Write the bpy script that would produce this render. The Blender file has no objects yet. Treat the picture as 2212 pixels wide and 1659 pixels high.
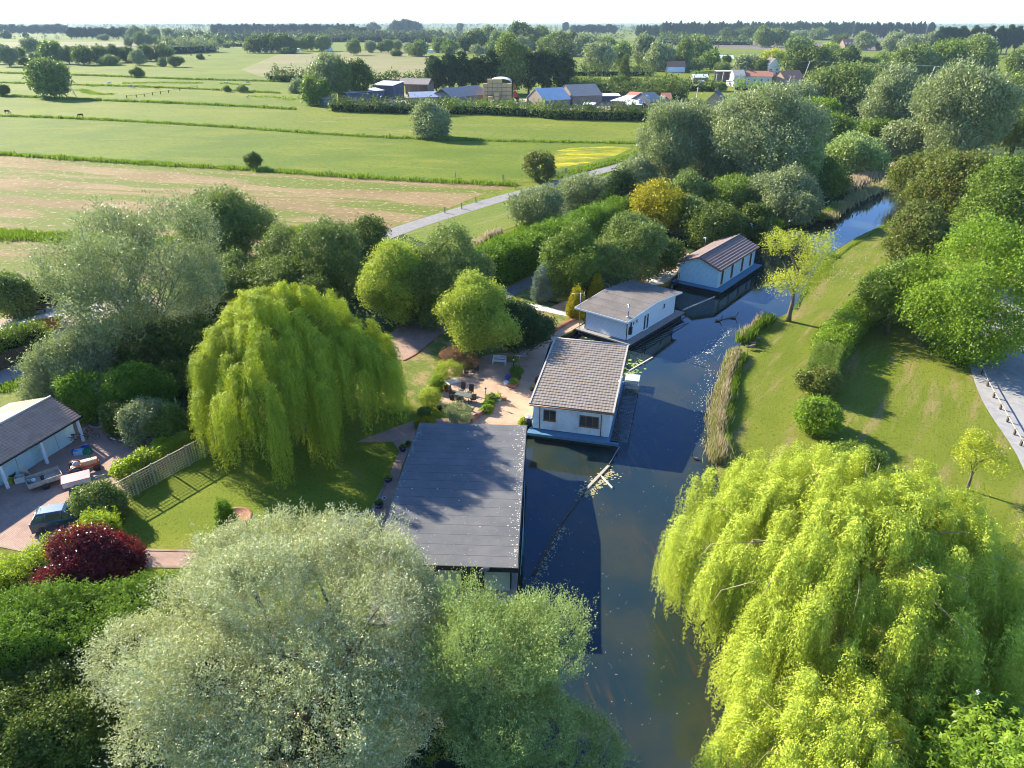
import bpy, math, random
import numpy as np
from mathutils import Vector, Matrix
from mathutils.geometry import delaunay_2d_cdt
R_ = math.radians; HAZE = .00006
SC = bpy.context.scene
COL = SC.collection
# ---------------------------------------------------------------- camera, sky, sun, exposure
CAM_H = 34.0; FPX = 1534.0; TH = math.atan((829.5 - 46) / FPX); CT, ST = math.cos(TH), math.sin(TH)
cd = bpy.data.cameras.new('camera'); cam = bpy.data.objects.new('camera', cd); COL.objects.link(cam)
cam.location = (0, 0, CAM_H); cam.rotation_euler = (math.pi / 2 - TH, 0, 0)
cd.sensor_width = 36; cd.lens = 36 * FPX / 2212; cd.clip_start = 0.5; cd.clip_end = 30000
SC.camera = cam
SUN_EL = R_(27); SUN_AZ = math.atan2(-0.79, 0.61)      # azimuth from +Y towards +X
sdir = Vector((math.sin(SUN_AZ) * math.cos(SUN_EL), math.cos(SUN_AZ) * math.cos(SUN_EL), math.sin(SUN_EL)))
W = bpy.data.worlds.new('World'); SC.world = W; W.use_nodes = True
nt = W.node_tree; nt.nodes.clear()
sky = nt.nodes.new('ShaderNodeTexSky'); sky.sky_type = 'NISHITA'; sky.sun_disc = False
sky.sun_elevation = SUN_EL; sky.sun_rotation = SUN_AZ; sky.air_density = 0.85; sky.dust_density = 0.1; sky.ozone_density = 4.0
bg = nt.nodes.new('ShaderNodeBackground'); bg.inputs[1].default_value = 0.11
wo = nt.nodes.new('ShaderNodeOutputWorld'); tint = nt.nodes.new('ShaderNodeMix'); tint.data_type = 'RGBA'; tint.blend_type = 'MULTIPLY'; tint.inputs[0].default_value = 1; tint.inputs[7].default_value = (.84, .99, 1.20, 1)
nt.links.new(sky.outputs[0], tint.inputs[6]); nt.links.new(tint.outputs[2], bg.inputs[0]); nt.links.new(bg.outputs[0], wo.inputs[0])
sl = bpy.data.lights.new('sun', 'SUN'); sl.energy = 5.0; sl.angle = R_(0.55); sl.color = (1.0, 0.91, 0.74)
so = bpy.data.objects.new('sun', sl); COL.objects.link(so); so.rotation_euler = (-sdir).to_track_quat('-Z', 'Y').to_euler()
so.location = (-60, 60, 80)
vs = SC.view_settings; vs.view_transform = 'Standard'; vs.look = 'None'; vs.exposure = 1.65; vs.gamma = 1.0; vs.use_curve_mapping = False
cy = SC.cycles; cy.max_bounces = 6; cy.diffuse_bounces = 2; cy.glossy_bounces = 3; cy.transmission_bounces = 3
cy.transparent_max_bounces = 6; cy.volume_bounces = 0; cy.caustics_reflective = False; cy.caustics_refractive = False
cy.use_denoising = True; cy.filter_width = 1.0; cy.use_adaptive_sampling = True; cy.adaptive_threshold = 0.02

# ---------------------------------------------------------------- pixel to place (photo measured at 2212 x 1659)
def ray(x, y):
    u = (x - 1106) / FPX; v = (829.5 - y) / FPX
    return u, CT + v * ST, -ST + v * CT
def P(x, y, z=0.0):
    u, dy, dz = ray(x, y); t = (z - CAM_H) / dz
    return Vector((u * t, dy * t, z))
def dist(y): return -CAM_H / ray(0, y)[2]
def zat(y, Y):
    _, dy, dz = ray(0, y); return CAM_H + Y * dz / dy
def PS(l, z=0.0): return [P(x, y, z) for x, y in l]
def Z1(x, y): return ((1500 + x / 2.765) / 1.823, (1250 + y / 2.765) / 1.823)
def Z2(x, y): return ((2000 + x / 2.37) / 1.823, (1250 + y / 2.37) / 1.823)
def Z3(x, y): return ((2200 + x / 2.011) / 1.823, (850 + y / 2.011) / 1.823)
def Z5(x, y): return (713 + x * .3472, 247 + y * .3472)
def Z6(x, y): return (1426 + x * .355, 247 + y * .355)
def Z7(x, y): return (x * .2646, 768 + y * .2646)
def F1(x, y): return (x * .3472, y * .3472)
def F2(x, y): return (713 + x * .3472, y * .3472)
def F3(x, y): return (1426 + x * .355, y * .355)

# ---------------------------------------------------------------- materials
def mat(name, col=(.5, .5, .5), rough=.7, spec=.3, metal=0.0, col2=None, scale=3.0, bump=0.0, detail=6, emit=None, alpha=None, stretch=None, ramp=(.35, .65)):
    m = bpy.data.materials.new(name); m.use_nodes = True; n = m.node_tree; b = n.nodes['Principled BSDF']
    b.inputs['Base Color'].default_value = (*col, 1); b.inputs['Roughness'].default_value = rough
    b.inputs['Specular IOR Level'].default_value = spec; b.inputs['Metallic'].default_value = metal
    if col2 is None and bump == 0: col2 = tuple(c * .8 for c in col); ramp = (.3, .7)
    tc = n.nodes.new('ShaderNodeTexCoord'); mp = n.nodes.new('ShaderNodeMapping'); n.links.new(tc.outputs['Object'], mp.inputs[0])
    if stretch: mp.inputs['Scale'].default_value = stretch
    nz = n.nodes.new('ShaderNodeTexNoise'); nz.inputs['Scale'].default_value = scale; nz.inputs['Detail'].default_value = detail
    nz.inputs['Roughness'].default_value = .65
    n.links.new(mp.outputs[0], nz.inputs['Vector'])
    if col2:
        cr = n.nodes.new('ShaderNodeValToRGB'); cr.color_ramp.elements[0].position = ramp[0]; cr.color_ramp.elements[1].position = ramp[1]
        cr.color_ramp.elements[0].color = (*col, 1); cr.color_ramp.elements[1].color = (*col2, 1)
        n.links.new(nz.outputs['Fac'], cr.inputs[0]); n.links.new(cr.outputs[0], b.inputs['Base Color'])
    if bump:
        bp = n.nodes.new('ShaderNodeBump'); bp.inputs['Strength'].default_value = bump; bp.inputs['Distance'].default_value = .1
        n.links.new(nz.outputs['Fac'], bp.inputs['Height']); n.links.new(bp.outputs[0], b.inputs['Normal'])
    return m
def nodes(m): return m.node_tree, m.node_tree.nodes['Principled BSDF']
def mixc(n, fac, a, b):
    x = n.nodes.new('ShaderNodeMix'); x.data_type = 'RGBA'
    for s, v in ((6, a), (7, b)):
        if isinstance(v, tuple): x.inputs[s].default_value = (*v, 1)
        else: n.links.new(v, x.inputs[s])
    if isinstance(fac, float): x.inputs[0].default_value = fac
    else: n.links.new(fac, x.inputs[0])
    return x.outputs[2]
def noise(n, vec, scale, detail=4, rough=.6, lo=None, hi=None):
    z = n.nodes.new('ShaderNodeTexNoise'); z.inputs['Scale'].default_value = scale; z.inputs['Detail'].default_value = detail
    z.inputs['Roughness'].default_value = rough; n.links.new(vec, z.inputs['Vector'])
    if lo is None: return z.outputs['Fac']
    r = n.nodes.new('ShaderNodeMapRange'); r.inputs[1].default_value = lo; r.inputs[2].default_value = hi
    r.interpolation_type = 'SMOOTHSTEP'; n.links.new(z.outputs['Fac'], r.inputs[0]); return r.outputs[0]
def mapping(n, rz=0, sc=(1, 1, 1)):
    tc = n.nodes.new('ShaderNodeTexCoord'); mp = n.nodes.new('ShaderNodeMapping'); n.links.new(tc.outputs['Object'], mp.inputs[0])
    mp.inputs['Rotation'].default_value = (0, 0, rz)
    if sc == (1, 1, 1): return mp.outputs[0]
    m2 = n.nodes.new('ShaderNodeMapping'); m2.inputs['Scale'].default_value = sc; n.links.new(mp.outputs[0], m2.inputs[0]); return m2.outputs[0]
def field_mat(name, c1, c2, c3, rz=R_(13), big=.02, streak=.25, amt3=(.5, .72), fine=2.0, aniso=.12, speck=None, dark=None):
    """grassland: large patches c1/c2, streaks of c3 along the mowing direction, fine grain"""
    m = bpy.data.materials.new(name); m.use_nodes = True; n, b = nodes(m)
    v = mapping(n, rz); vsx = mapping(n, rz, (aniso, 1, 1))
    a = mixc(n, noise(n, v, big, 5, .6, .35, .65), c1, c2)
    a = mixc(n, noise(n, vsx, streak, 6, .65, *amt3), a, c3)
    d = tuple(x * .62 for x in c1)
    a = mixc(n, noise(n, v, fine, 4, .7, .5, .72), a, dark or d)
    if speck: a = mixc(n, noise(n, v, speck[1], 3, .6, speck[2], speck[2] + .06), a, speck[0])
    n.links.new(a, b.inputs['Base Color']); b.inputs['Roughness'].default_value = .9; b.inputs['Specular IOR Level'].default_value = .1
    bp = n.nodes.new('ShaderNodeBump'); bp.inputs['Strength'].default_value = .6; bp.inputs['Distance'].default_value = .25
    n.links.new(noise(n, v, fine * 1.7, 5, .75), bp.inputs['Height']); n.links.new(bp.outputs[0], b.inputs['Normal'])
    return m
def brick_mat(name, c1, c2, mortar, w=.2, h=.1, rz=0.0, vert=False, msize=.012, bump=.3):
    m = bpy.data.materials.new(name); m.use_nodes = True; n, b = nodes(m)
    v = mapping(n, rz)
    if vert:
        s = n.nodes.new('ShaderNodeSeparateXYZ'); n.links.new(v, s.inputs[0]); ad = n.nodes.new('ShaderNodeMath'); ad.operation = 'ADD'
        n.links.new(s.outputs[0], ad.inputs[0]); n.links.new(s.outputs[1], ad.inputs[1])
        c = n.nodes.new('ShaderNodeCombineXYZ'); n.links.new(ad.outputs[0], c.inputs[0]); n.links.new(s.outputs[2], c.inputs[1]); v = c.outputs[0]
    t = n.nodes.new('ShaderNodeTexBrick'); t.inputs['Scale'].default_value = 1; t.inputs['Brick Width'].default_value = w
    t.inputs['Row Height'].default_value = h; t.inputs['Mortar Size'].default_value = msize
    t.inputs['Color1'].default_value = (*c1, 1); t.inputs['Color2'].default_value = (*c2, 1); t.inputs['Mortar'].default_value = (*mortar, 1)
    n.links.new(v, t.inputs['Vector'])
    a = mixc(n, noise(n, mapping(n), .8, 4, .6, .4, .75), t.outputs['Color'], tuple(x * .72 for x in c1))
    n.links.new(a, b.inputs['Base Color']); b.inputs['Roughness'].default_value = .85; b.inputs['Specular IOR Level'].default_value = .2
    bp = n.nodes.new('ShaderNodeBump'); bp.inputs['Strength'].default_value = bump; bp.inputs['Distance'].default_value = .01
    n.links.new(t.outputs['Fac'], bp.inputs['Height']); bp.invert = True; n.links.new(bp.outputs[0], b.inputs['Normal'])
    return m
def board_mat(name, c1, c2, step=.16, dirt=None):
    """horizontal lapped boards"""
    m = bpy.data.materials.new(name); m.use_nodes = True; n, b = nodes(m)
    tc = n.nodes.new('ShaderNodeTexCoord'); s = n.nodes.new('ShaderNodeSeparateXYZ'); n.links.new(tc.outputs['Object'], s.inputs[0])
    q = n.nodes.new('ShaderNodeMath'); q.operation = 'DIVIDE'; n.links.new(s.outputs[2], q.inputs[0]); q.inputs[1].default_value = step
    f = n.nodes.new('ShaderNodeMath'); f.operation = 'FRACT'; n.links.new(q.outputs[0], f.inputs[0])
    g = n.nodes.new('ShaderNodeMapRange'); g.inputs[1].default_value = 0; g.inputs[2].default_value = .14; n.links.new(f.outputs[0], g.inputs[0])
    a = mixc(n, noise(n, tc.outputs['Object'], 1.6, 5, .6, .35, .75), c1, c2)
    a = mixc(n, g.outputs[0], tuple(x * .55 for x in c1), a)
    n.links.new(a, b.inputs['Base Color']); b.inputs['Roughness'].default_value = .6
    bp = n.nodes.new('ShaderNodeBump'); bp.inputs['Strength'].default_value = .7; bp.inputs['Distance'].default_value = .03
    n.links.new(f.outputs[0], bp.inputs['Height']); bp.invert = True; n.links.new(bp.outputs[0], b.inputs['Normal'])
    return m
def leaf_mat(name, dark, light, trans=None, tf=.35, rough=.5, spec=.35, back=None, patch=None, k=1.25):
    sc_ = lambda c: tuple(min(.8, x * k) for x in c) if c else c
    dark, light, trans, back = sc_(dark), sc_(light), sc_(trans), sc_(back)
    m = bpy.data.materials.new(name); m.use_nodes = True; n, b = nodes(m)
    at = n.nodes.new('ShaderNodeAttribute'); at.attribute_name = 'tone'
    c = mixc(n, at.outputs['Fac'], dark, light)
    if patch:
        c = mixc(n, noise(n, mapping(n), patch[1], 3, .6, patch[2], patch[2] + .1), c, patch[0])
    if back:
        ge = n.nodes.new('ShaderNodeNewGeometry'); cb = mixc(n, ge.outputs['Backfacing'], c, back)
    else: cb = c
    n.links.new(cb, b.inputs['Base Color']); b.inputs['Roughness'].default_value = rough; b.inputs['Specular IOR Level'].default_value = spec * .28
    tr = n.nodes.new('ShaderNodeBsdfTranslucent')
    if trans: n.links.new(mixc(n, .75, c, trans), tr.inputs[0])
    else: n.links.new(c, tr.inputs[0])
    mx = n.nodes.new('ShaderNodeMixShader'); mx.inputs[0].default_value = tf
    n.links.new(b.outputs[0], mx.inputs[1]); n.links.new(tr.outputs[0], mx.inputs[2])
    n.links.new(mx.outputs[0], n.nodes['Material Output'].inputs[0]); return m

# ---------------------------------------------------------------- mesh helpers
class MB:
    def __init__(s): s.v = []; s.f = []; s.m = []; s.sm = []
    def add(s, vs, fs, m=0, smooth=False):
        o = len(s.v); s.v += [tuple(v) for v in vs]
        for f in fs: s.f.append(tuple(i + o for i in f)); s.m.append(m); s.sm.append(smooth)
        return s
    def box(s, c, d, rz=0.0, m=0, rx=0.0, ry=0.0):
        M = Matrix.Rotation(rz, 3, 'Z') @ Matrix.Rotation(ry, 3, 'Y') @ Matrix.Rotation(rx, 3, 'X'); c = Vector(c)
        vs = [c + M @ Vector((x * d[0] / 2, y * d[1] / 2, z * d[2] / 2)) for z in (-1, 1) for y in (-1, 1) for x in (-1, 1)]
        return s.add(vs, [(0, 2, 3, 1), (4, 5, 7, 6), (0, 1, 5, 4), (2, 6, 7, 3), (0, 4, 6, 2), (1, 3, 7, 5)], m)
    def prism(s, pts, z0, z1, m=0):
        n = len(pts)
        zt = z1 if isinstance(z1, (list, tuple)) else [z1] * n
        vs = [(p[0], p[1], z0) for p in pts] + [(p[0], p[1], z) for p, z in zip(pts, zt)]
        fs = [tuple(range(n - 1, -1, -1)), tuple(range(n, 2 * n))] + [(i, (i + 1) % n, n + (i + 1) % n, n + i) for i in range(n)]
        return s.add(vs, fs, m)
    def slab(s, q, th, m=0):
        """thick plate: q = 4 corners in 3D, thickness downwards"""
        vs = [Vector(p) for p in q] + [Vector(p) - Vector((0, 0, th)) for p in q]
        return s.add(vs, [(0, 1, 2, 3), (7, 6, 5, 4), (0, 4, 5, 1), (1, 5, 6, 2), (2, 6, 7, 3), (3, 7, 4, 0)], m)
    def tube(s, pts, rad, n=6, m=0, cap=True):
        pts = [Vector(p) for p in pts]; k = len(pts)
        if not isinstance(rad, (list, tuple)): rad = [rad] * k
        vs = []; fs = []
        for i, p in enumerate(pts):
            d = (pts[min(i + 1, k - 1)] - pts[max(i - 1, 0)]).normalized()
            a = d.cross(Vector((0, 0, 1)) if abs(d.z) < .9 else Vector((1, 0, 0))).normalized(); b = d.cross(a)
            vs += [p + (a * math.cos(2 * math.pi * j / n) + b * math.sin(2 * math.pi * j / n)) * rad[i] for j in range(n)]
        for i in range(k - 1):
            for j in range(n):
                fs.append((i * n + j, i * n + (j + 1) % n, (i + 1) * n + (j + 1) % n, (i + 1) * n + j))
        if cap: fs += [tuple(range(n - 1, -1, -1)), tuple((k - 1) * n + j for j in range(n))]
        return s.add(vs, fs, m, True)
    def lathe(s, prof, c=(0, 0, 0), n=14, m=0, sx=1.0, sy=1.0):
        vs = []; fs = []; k = len(prof)
        for r, z in prof: vs += [(c[0] + sx * r * math.cos(2 * math.pi * j / n), c[1] + sy * r * math.sin(2 * math.pi * j / n), c[2] + z) for j in range(n)]
        for i in range(k - 1):
            for j in range(n): fs.append((i * n + j, i * n + (j + 1) % n, (i + 1) * n + (j + 1) % n, (i + 1) * n + j))
        fs += [tuple(range(n - 1, -1, -1)), tuple((k - 1) * n + j for j in range(n))]
        return s.add(vs, fs, m, True)
    def blob(s, c, r, m=0, n=10, k=6, rz=0):
        prof = [(math.sin(math.pi * i / k), -math.cos(math.pi * i / k)) for i in range(k + 1)]
        M = Matrix.Rotation(rz, 3, 'Z'); vs = []; fs = []
        for a, z in prof: vs += [Vector(c) + M @ Vector((r[0] * a * math.cos(2 * math.pi * j / n), r[1] * a * math.sin(2 * math.pi * j / n), r[2] * z)) for j in range(n)]
        for i in range(k):
            for j in range(n): fs.append((i * n + j, i * n + (j + 1) % n, (i + 1) * n + (j + 1) % n, (i + 1) * n + j))
        return s.add(vs, fs, m, True)
    def build(s, name, mats, parent=None, loc=None, rz=0.0):
        me = bpy.data.meshes.new(name); me.from_pydata(s.v, [], s.f)
        for mm in (mats if isinstance(mats, (list, tuple)) else [mats]): me.materials.append(mm)
        me.polygons.foreach_set('material_index', s.m); me.polygons.foreach_set('use_smooth', s.sm); me.update()
        o = bpy.data.objects.new(name, me); COL.objects.link(o)
        if parent: o.parent = parent
        if loc is not None: o.location = loc; o.rotation_euler = (0, 0, rz)
        return o
def tag(o, label=None, cat=None, group=None, kind=None):
    if label: o['label'] = label
    if cat: o['category'] = cat
    if group: o['group'] = group
    if kind: o['kind'] = kind
    return o
def thing(name, label, cat, loc=(0, 0, 0), rz=0.0, group=None, sc=None):
    o = bpy.data.objects.new(name, None); COL.objects.link(o); o.location = loc; o.rotation_euler = (0, 0, rz)
    if sc: o.scale = (sc, sc, sc)
    return tag(o, label, cat, group)
def copy_tree(o, parent=None):
    c = o.copy(); COL.objects.link(c)
    if parent: c.parent = parent
    for ch in list(o.children): copy_tree(ch, c)
    return c
def sheet(name, pts, z, m, kind='structure', sub=False):
    """flat polygon laid on the ground (any outline)"""
    vs = [Vector((p[0], p[1])) for p in pts]; n = len(vs)
    if sum(vs[i].x * vs[(i + 1) % n].y - vs[(i + 1) % n].x * vs[i].y for i in range(n)) < 0: vs.reverse()
    r = delaunay_2d_cdt(vs, [], [list(range(n))], 1, 1e-5)
    me = bpy.data.meshes.new(name); me.from_pydata([(v[0], v[1], z) for v in r[0]], [], [list(f) for f in r[2]])
    for p in me.polygons:
        if p.normal.z < 0: p.flip()
    me.materials.append(m); me.update()
    o = bpy.data.objects.new(name, me); COL.objects.link(o); o['kind'] = kind; return o
def smooth_line(pts, step=1.0, closed=False):
    """Catmull-Rom through points"""
    out = []; n = len(pts); P2 = [Vector(p) for p in pts]
    for i in range(n - 1):
        a, b, c, d = P2[max(i - 1, 0)], P2[i], P2[i + 1], P2[min(i + 2, n - 1)]
        k = max(2, int((c - b).length / step))
        for j in range(k):
            t = j / k
            out.append(.5 * ((2 * b) + (c - a) * t + (2 * a - 5 * b + 4 * c - d) * t * t + (3 * b - a - 3 * c + d) * t ** 3))
    out.append(P2[-1]); return out
def offset_line(pts, d):
    out = []
    for i, p in enumerate(pts):
        t = (pts[min(i + 1, len(pts) - 1)] - pts[max(i - 1, 0)]); t.z = 0; t.normalize()
        out.append(p + Vector((-t.y, t.x, 0)) * d)
    return out
def ribbon(name, line, w0, w1, z, m, kind='structure', zf=None):
    L = offset_line(line, w1); Rr = offset_line(line, w0); vs = []; fs = []
    for a, b in zip(L, Rr): vs += [(a.x, a.y, z), (b.x, b.y, z)]
    for i in range(len(L) - 1): fs.append((2 * i, 2 * i + 1, 2 * i + 3, 2 * i + 2))
    me = bpy.data.meshes.new(name); me.from_pydata(vs, [], fs); me.materials.append(m); me.update()
    for p in me.polygons:
        if p.normal.z < 0: p.flip()
    o = bpy.data.objects.new(name, me); COL.objects.link(o); o['kind'] = kind; return o

# ---------------------------------------------------------------- foliage
def unit(a): return a / np.maximum(np.linalg.norm(a, axis=1, keepdims=True), 1e-9)
def leaf_mesh(name, pos, ax, nr, ln, wd, tone, mats, core=None):
    """one diamond-shaped leaf (or leaf tuft) per point"""
    N = len(pos); ax = unit(ax); sd = unit(np.cross(ax, nr)); nn = np.cross(sd, ax)
    ln = np.broadcast_to(ln, (N,))[:, None]; wd = np.broadcast_to(wd, (N,))[:, None]
    V = np.empty((N, 4, 3), np.float32)
    V[:, 0] = pos - ax * ln * .5; V[:, 2] = pos + ax * ln * .5
    V[:, 1] = pos + sd * wd * .5 + nn * wd * .12 - ax * ln * .05; V[:, 3] = pos - sd * wd * .5 + nn * wd * .12 - ax * ln * .05
    cv = np.zeros((0, 3), np.float32); cf = []
    if core: cv = np.array(core.v, np.float32).reshape(-1, 3); cf = core.f
    nv = N * 4 + len(cv); me = bpy.data.meshes.new(name)
    me.vertices.add(nv); me.vertices.foreach_set('co', np.concatenate([V.reshape(-1, 3), cv]).ravel().astype(np.float32))
    cl = [i + N * 4 for f in cf for i in f]; tot = [4] * 0
    loops = np.concatenate([np.arange(N * 4, dtype=np.int32), np.array(cl, np.int32)])
    sizes = np.concatenate([np.full(N, 4, np.int32), np.array([len(f) for f in cf], np.int32)])
    starts = np.concatenate([[0], np.cumsum(sizes)[:-1]]).astype(np.int32)
    me.loops.add(len(loops)); me.loops.foreach_set('vertex_index', loops)
    me.polygons.add(len(sizes)); me.polygons.foreach_set('loop_start', starts); me.polygons.foreach_set('loop_total', sizes.astype(np.int32))
    mi = np.concatenate([np.zeros(N, np.int32), np.ones(len(cf), np.int32)]); me.polygons.foreach_set('material_index', mi)
    at = me.attributes.new('tone', 'FLOAT', 'POINT')
    at.data.foreach_set('value', np.concatenate([np.repeat(np.clip(tone, 0, 1), 4), np.zeros(len(cv))]).astype(np.float32))
    for mm in mats: me.materials.append(mm)
    me.update(calc_edges=True); return me
def link(name, me, parent=None, loc=None, rz=0.0):
    o = bpy.data.objects.new(name, me); COL.objects.link(o)
    if parent: o.parent = parent
    if loc is not None: o.location = loc; o.rotation_euler = (0, 0, rz)
    return o
def rdir(g, n): return unit(g.normal(size=(n, 3)))
def spray_leaves(g, base, out, spec, leaf, n_per):
    """leaves along short sprays that start at base and grow along a direction mixed from out / up"""
    K = len(base); L = min(spec['slen'] * leaf, spec.get('lmax', 9.)); mo, mu, mr = spec['sdir']
    d = unit(out * mo + np.array([[0, 0, 1.]]) * mu + rdir(g, K) * mr)
    s = g.random((K, n_per)); Ls = L * g.uniform(.5, 1.3, (K, 1))
    sag = spec.get('sag', 0.0)
    pos = base[:, None, :] + d[:, None, :] * (s * Ls)[..., None] + g.normal(size=(K, n_per, 3)) * leaf * spec['spread'] * (1.1 - .6 * s)[..., None]
    pos[..., 2] -= sag * (s * Ls) ** 1.5
    pos = pos.reshape(-1, 3); N = len(pos); o = np.repeat(out, n_per, 0); dd = np.repeat(d, n_per, 0)
    nr = unit(o * .5 + np.array([[0, 0, .3]]) + np.repeat(rdir(g, K), n_per, 0) * .55 + rdir(g, N) * spec.get('nrand', .5))
    ax = unit(dd * spec.get('axd', .5) + rdir(g, N) * .8 + np.array([[0, 0, spec.get('axz', -.1)]]))
    tone = np.repeat(g.random(K), n_per) * .55 + g.random(N) * .45
    return pos, ax, nr, tone
SPEC = dict(
    round=dict(slen=5, sdir=(.7, .35, .5), spread=1.5, zb=.10, nl=26, lr=.30, asp=.62),
    bush=dict(slen=4, sdir=(.6, .5, .5), spread=1.3, zb=0, nl=20, lr=.33, asp=.7),
    willow=dict(slen=9, sdir=(.45, .9, .35), spread=1.4, zb=.0, nl=22, lr=.30, asp=.33, sag=.02, axd=.9),
    broad=dict(slen=4, sdir=(.7, .2, .5), spread=1.9, zb=.12, nl=34, lr=.25, asp=.75),
    conifer=dict(slen=5, sdir=(.8, .25, .25), spread=.9, zb=.02, nl=0, lr=.3, asp=.4, axd=1.2),
    sparse=dict(slen=6, sdir=(.6, .5, .5), spread=1.6, zb=.3, nl=15, lr=.24, asp=.6, core=0),
    poplar=dict(slen=6, sdir=(.3, 1., .2), spread=1.2, zb=.08, nl=12, lr=.5, asp=.5),
)
def crown(g, kind, H, R, leaf, N, zb=None):
    sp = dict(SPEC[kind]); sp['lmax'] = .30 * min(R, H * .5) * (1.5 if kind == 'willow' else 1); sp['spread'] = min(sp['spread'], .16 * R / leaf); npr = 14; K = max(20, int(N / npr))
    zb = sp['zb'] * H if zb is None else zb
    if kind == 'conifer':
        t = 1 - np.sqrt(g.random(K * 2)); z = zb + (H - zb) * t
        th = g.random(K * 2) * 2 * np.pi; lay = .86 + .14 * np.sin(th * 5 + z * 3)
        r = R * (1 - t) ** .8 * lay * (1 - .35 * g.random(K * 2) ** 2) * np.minimum(1, .55 + 3 * t)
        base = np.stack([r * np.cos(th), r * np.sin(th), z], 1)[:K]; out = unit(np.stack([np.cos(th), np.sin(th), .35 + 0 * th], 1))[:K]
        return spray_leaves(g, base, out, sp, leaf, npr)
    zc = (H + zb) / 2; hz = (H - zb) / 2; semi = np.array([R, R, hz])
    nl = sp['nl']; lr = sp['lr']
    d = unit(g.normal(size=(nl, 3)) * [1, 1, .9] + [0, 0, .15])
    if kind == 'poplar': lc = np.stack([g.normal(size=nl) * R * .25, g.normal(size=nl) * R * .25, zb + (H - zb) * (np.arange(nl) + .7) / (nl + .6)], 1); tt = (lc[:, 2] - zb) / (H - zb); rr = np.maximum(R * .35, R * .85 * np.sin(np.pi * np.clip(tt * .85 + .12, 0, 1)) ** .6); lrad = np.stack([rr, rr, np.full(nl, (H - zb) / nl * 1.5)], 1)
    else:
        lc = d * semi * (1 - lr) * g.uniform(*sp.get('rad', (.70, 1.18)), (nl, 1)); az_ = np.arctan2(lc[:, 1], lc[:, 0]); el_ = lc[:, 2] / hz; q_ = g.uniform(0, 6.28, 3)
        wf = 1 + sp.get('warp', 1.35) * (.15 * np.sin(2 * az_ + q_[0]) + .12 * np.sin(3 * az_ + 2.5 * el_ + q_[1]) + .08 * np.sin(5 * az_ + 3 * el_ + q_[2])); lc[:, :2] *= wf[:, None]; lc[:, 2] *= 1 + .12 * sp.get('warp', 1.35) * np.sin(2.3 * az_ + q_[2]); lc[:, 2] += zc
        rr = lr * g.uniform(.6, 1.5, nl) * min(R, hz * 1.6); lrad = np.stack([rr, rr, rr * .8], 1)
        if sp.get('core', .70) > 0: lc = np.concatenate([lc, [[g.normal() * R * .06, g.normal() * R * .06, zc - hz * .08]]]); lrad = np.concatenate([lrad, [semi * sp.get('core', .70)]])
    w = lrad[:, 0] * lrad[:, 2]; w[-1] *= sp.get('cw', .7); w = w / w.sum(); M = int(K * 2.6)
    li = g.choice(len(lc), M, p=w); dd = unit(g.normal(size=(M, 3)) + [0, 0, .25]); rf = 1.0 - .22 * g.random(M) ** 1.5
    p = lc[li] + dd * lrad[li] * rf[:, None]
    q = np.linalg.norm((p[:, None, :] - lc[None]) / lrad[None], axis=2); q[np.arange(M), li] = 9
    ph = g.uniform(0, 6.28, 6); kf = 6.5 / R
    gap = np.sin(p[:, 0] * kf + ph[0]) + np.sin(p[:, 1] * kf * 1.1 + ph[1]) + np.sin(p[:, 2] * kf * 1.3 + ph[2]) + .7 * np.sin((p[:, 0] + p[:, 2]) * kf * 2.1 + ph[3])
    ok = (q.min(1) > .80) & (p[:, 2] > zb * .5 + .05) & ((gap > sp.get('gap', -1.15)) | (g.random(M) < .25))
    p = p[ok][:K]; dd = dd[ok][:K]
    gl = unit((p - [0, 0, zc]) / semi)
    if len(p) > 60:
        cl = np.sin(p[:, 0] * 9.1 / R + ph[4]) * np.sin(p[:, 1] * 8.3 / R + ph[5]) * np.sin(p[:, 2] * 9.7 / R + ph[0]); p = p + gl * (R * np.where(cl > .45, .13, 0) * g.random(len(p)))[:, None]
    out = unit(dd * .6 + gl * .5)
    return spray_leaves(g, p, out, sp, leaf, npr)
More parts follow.
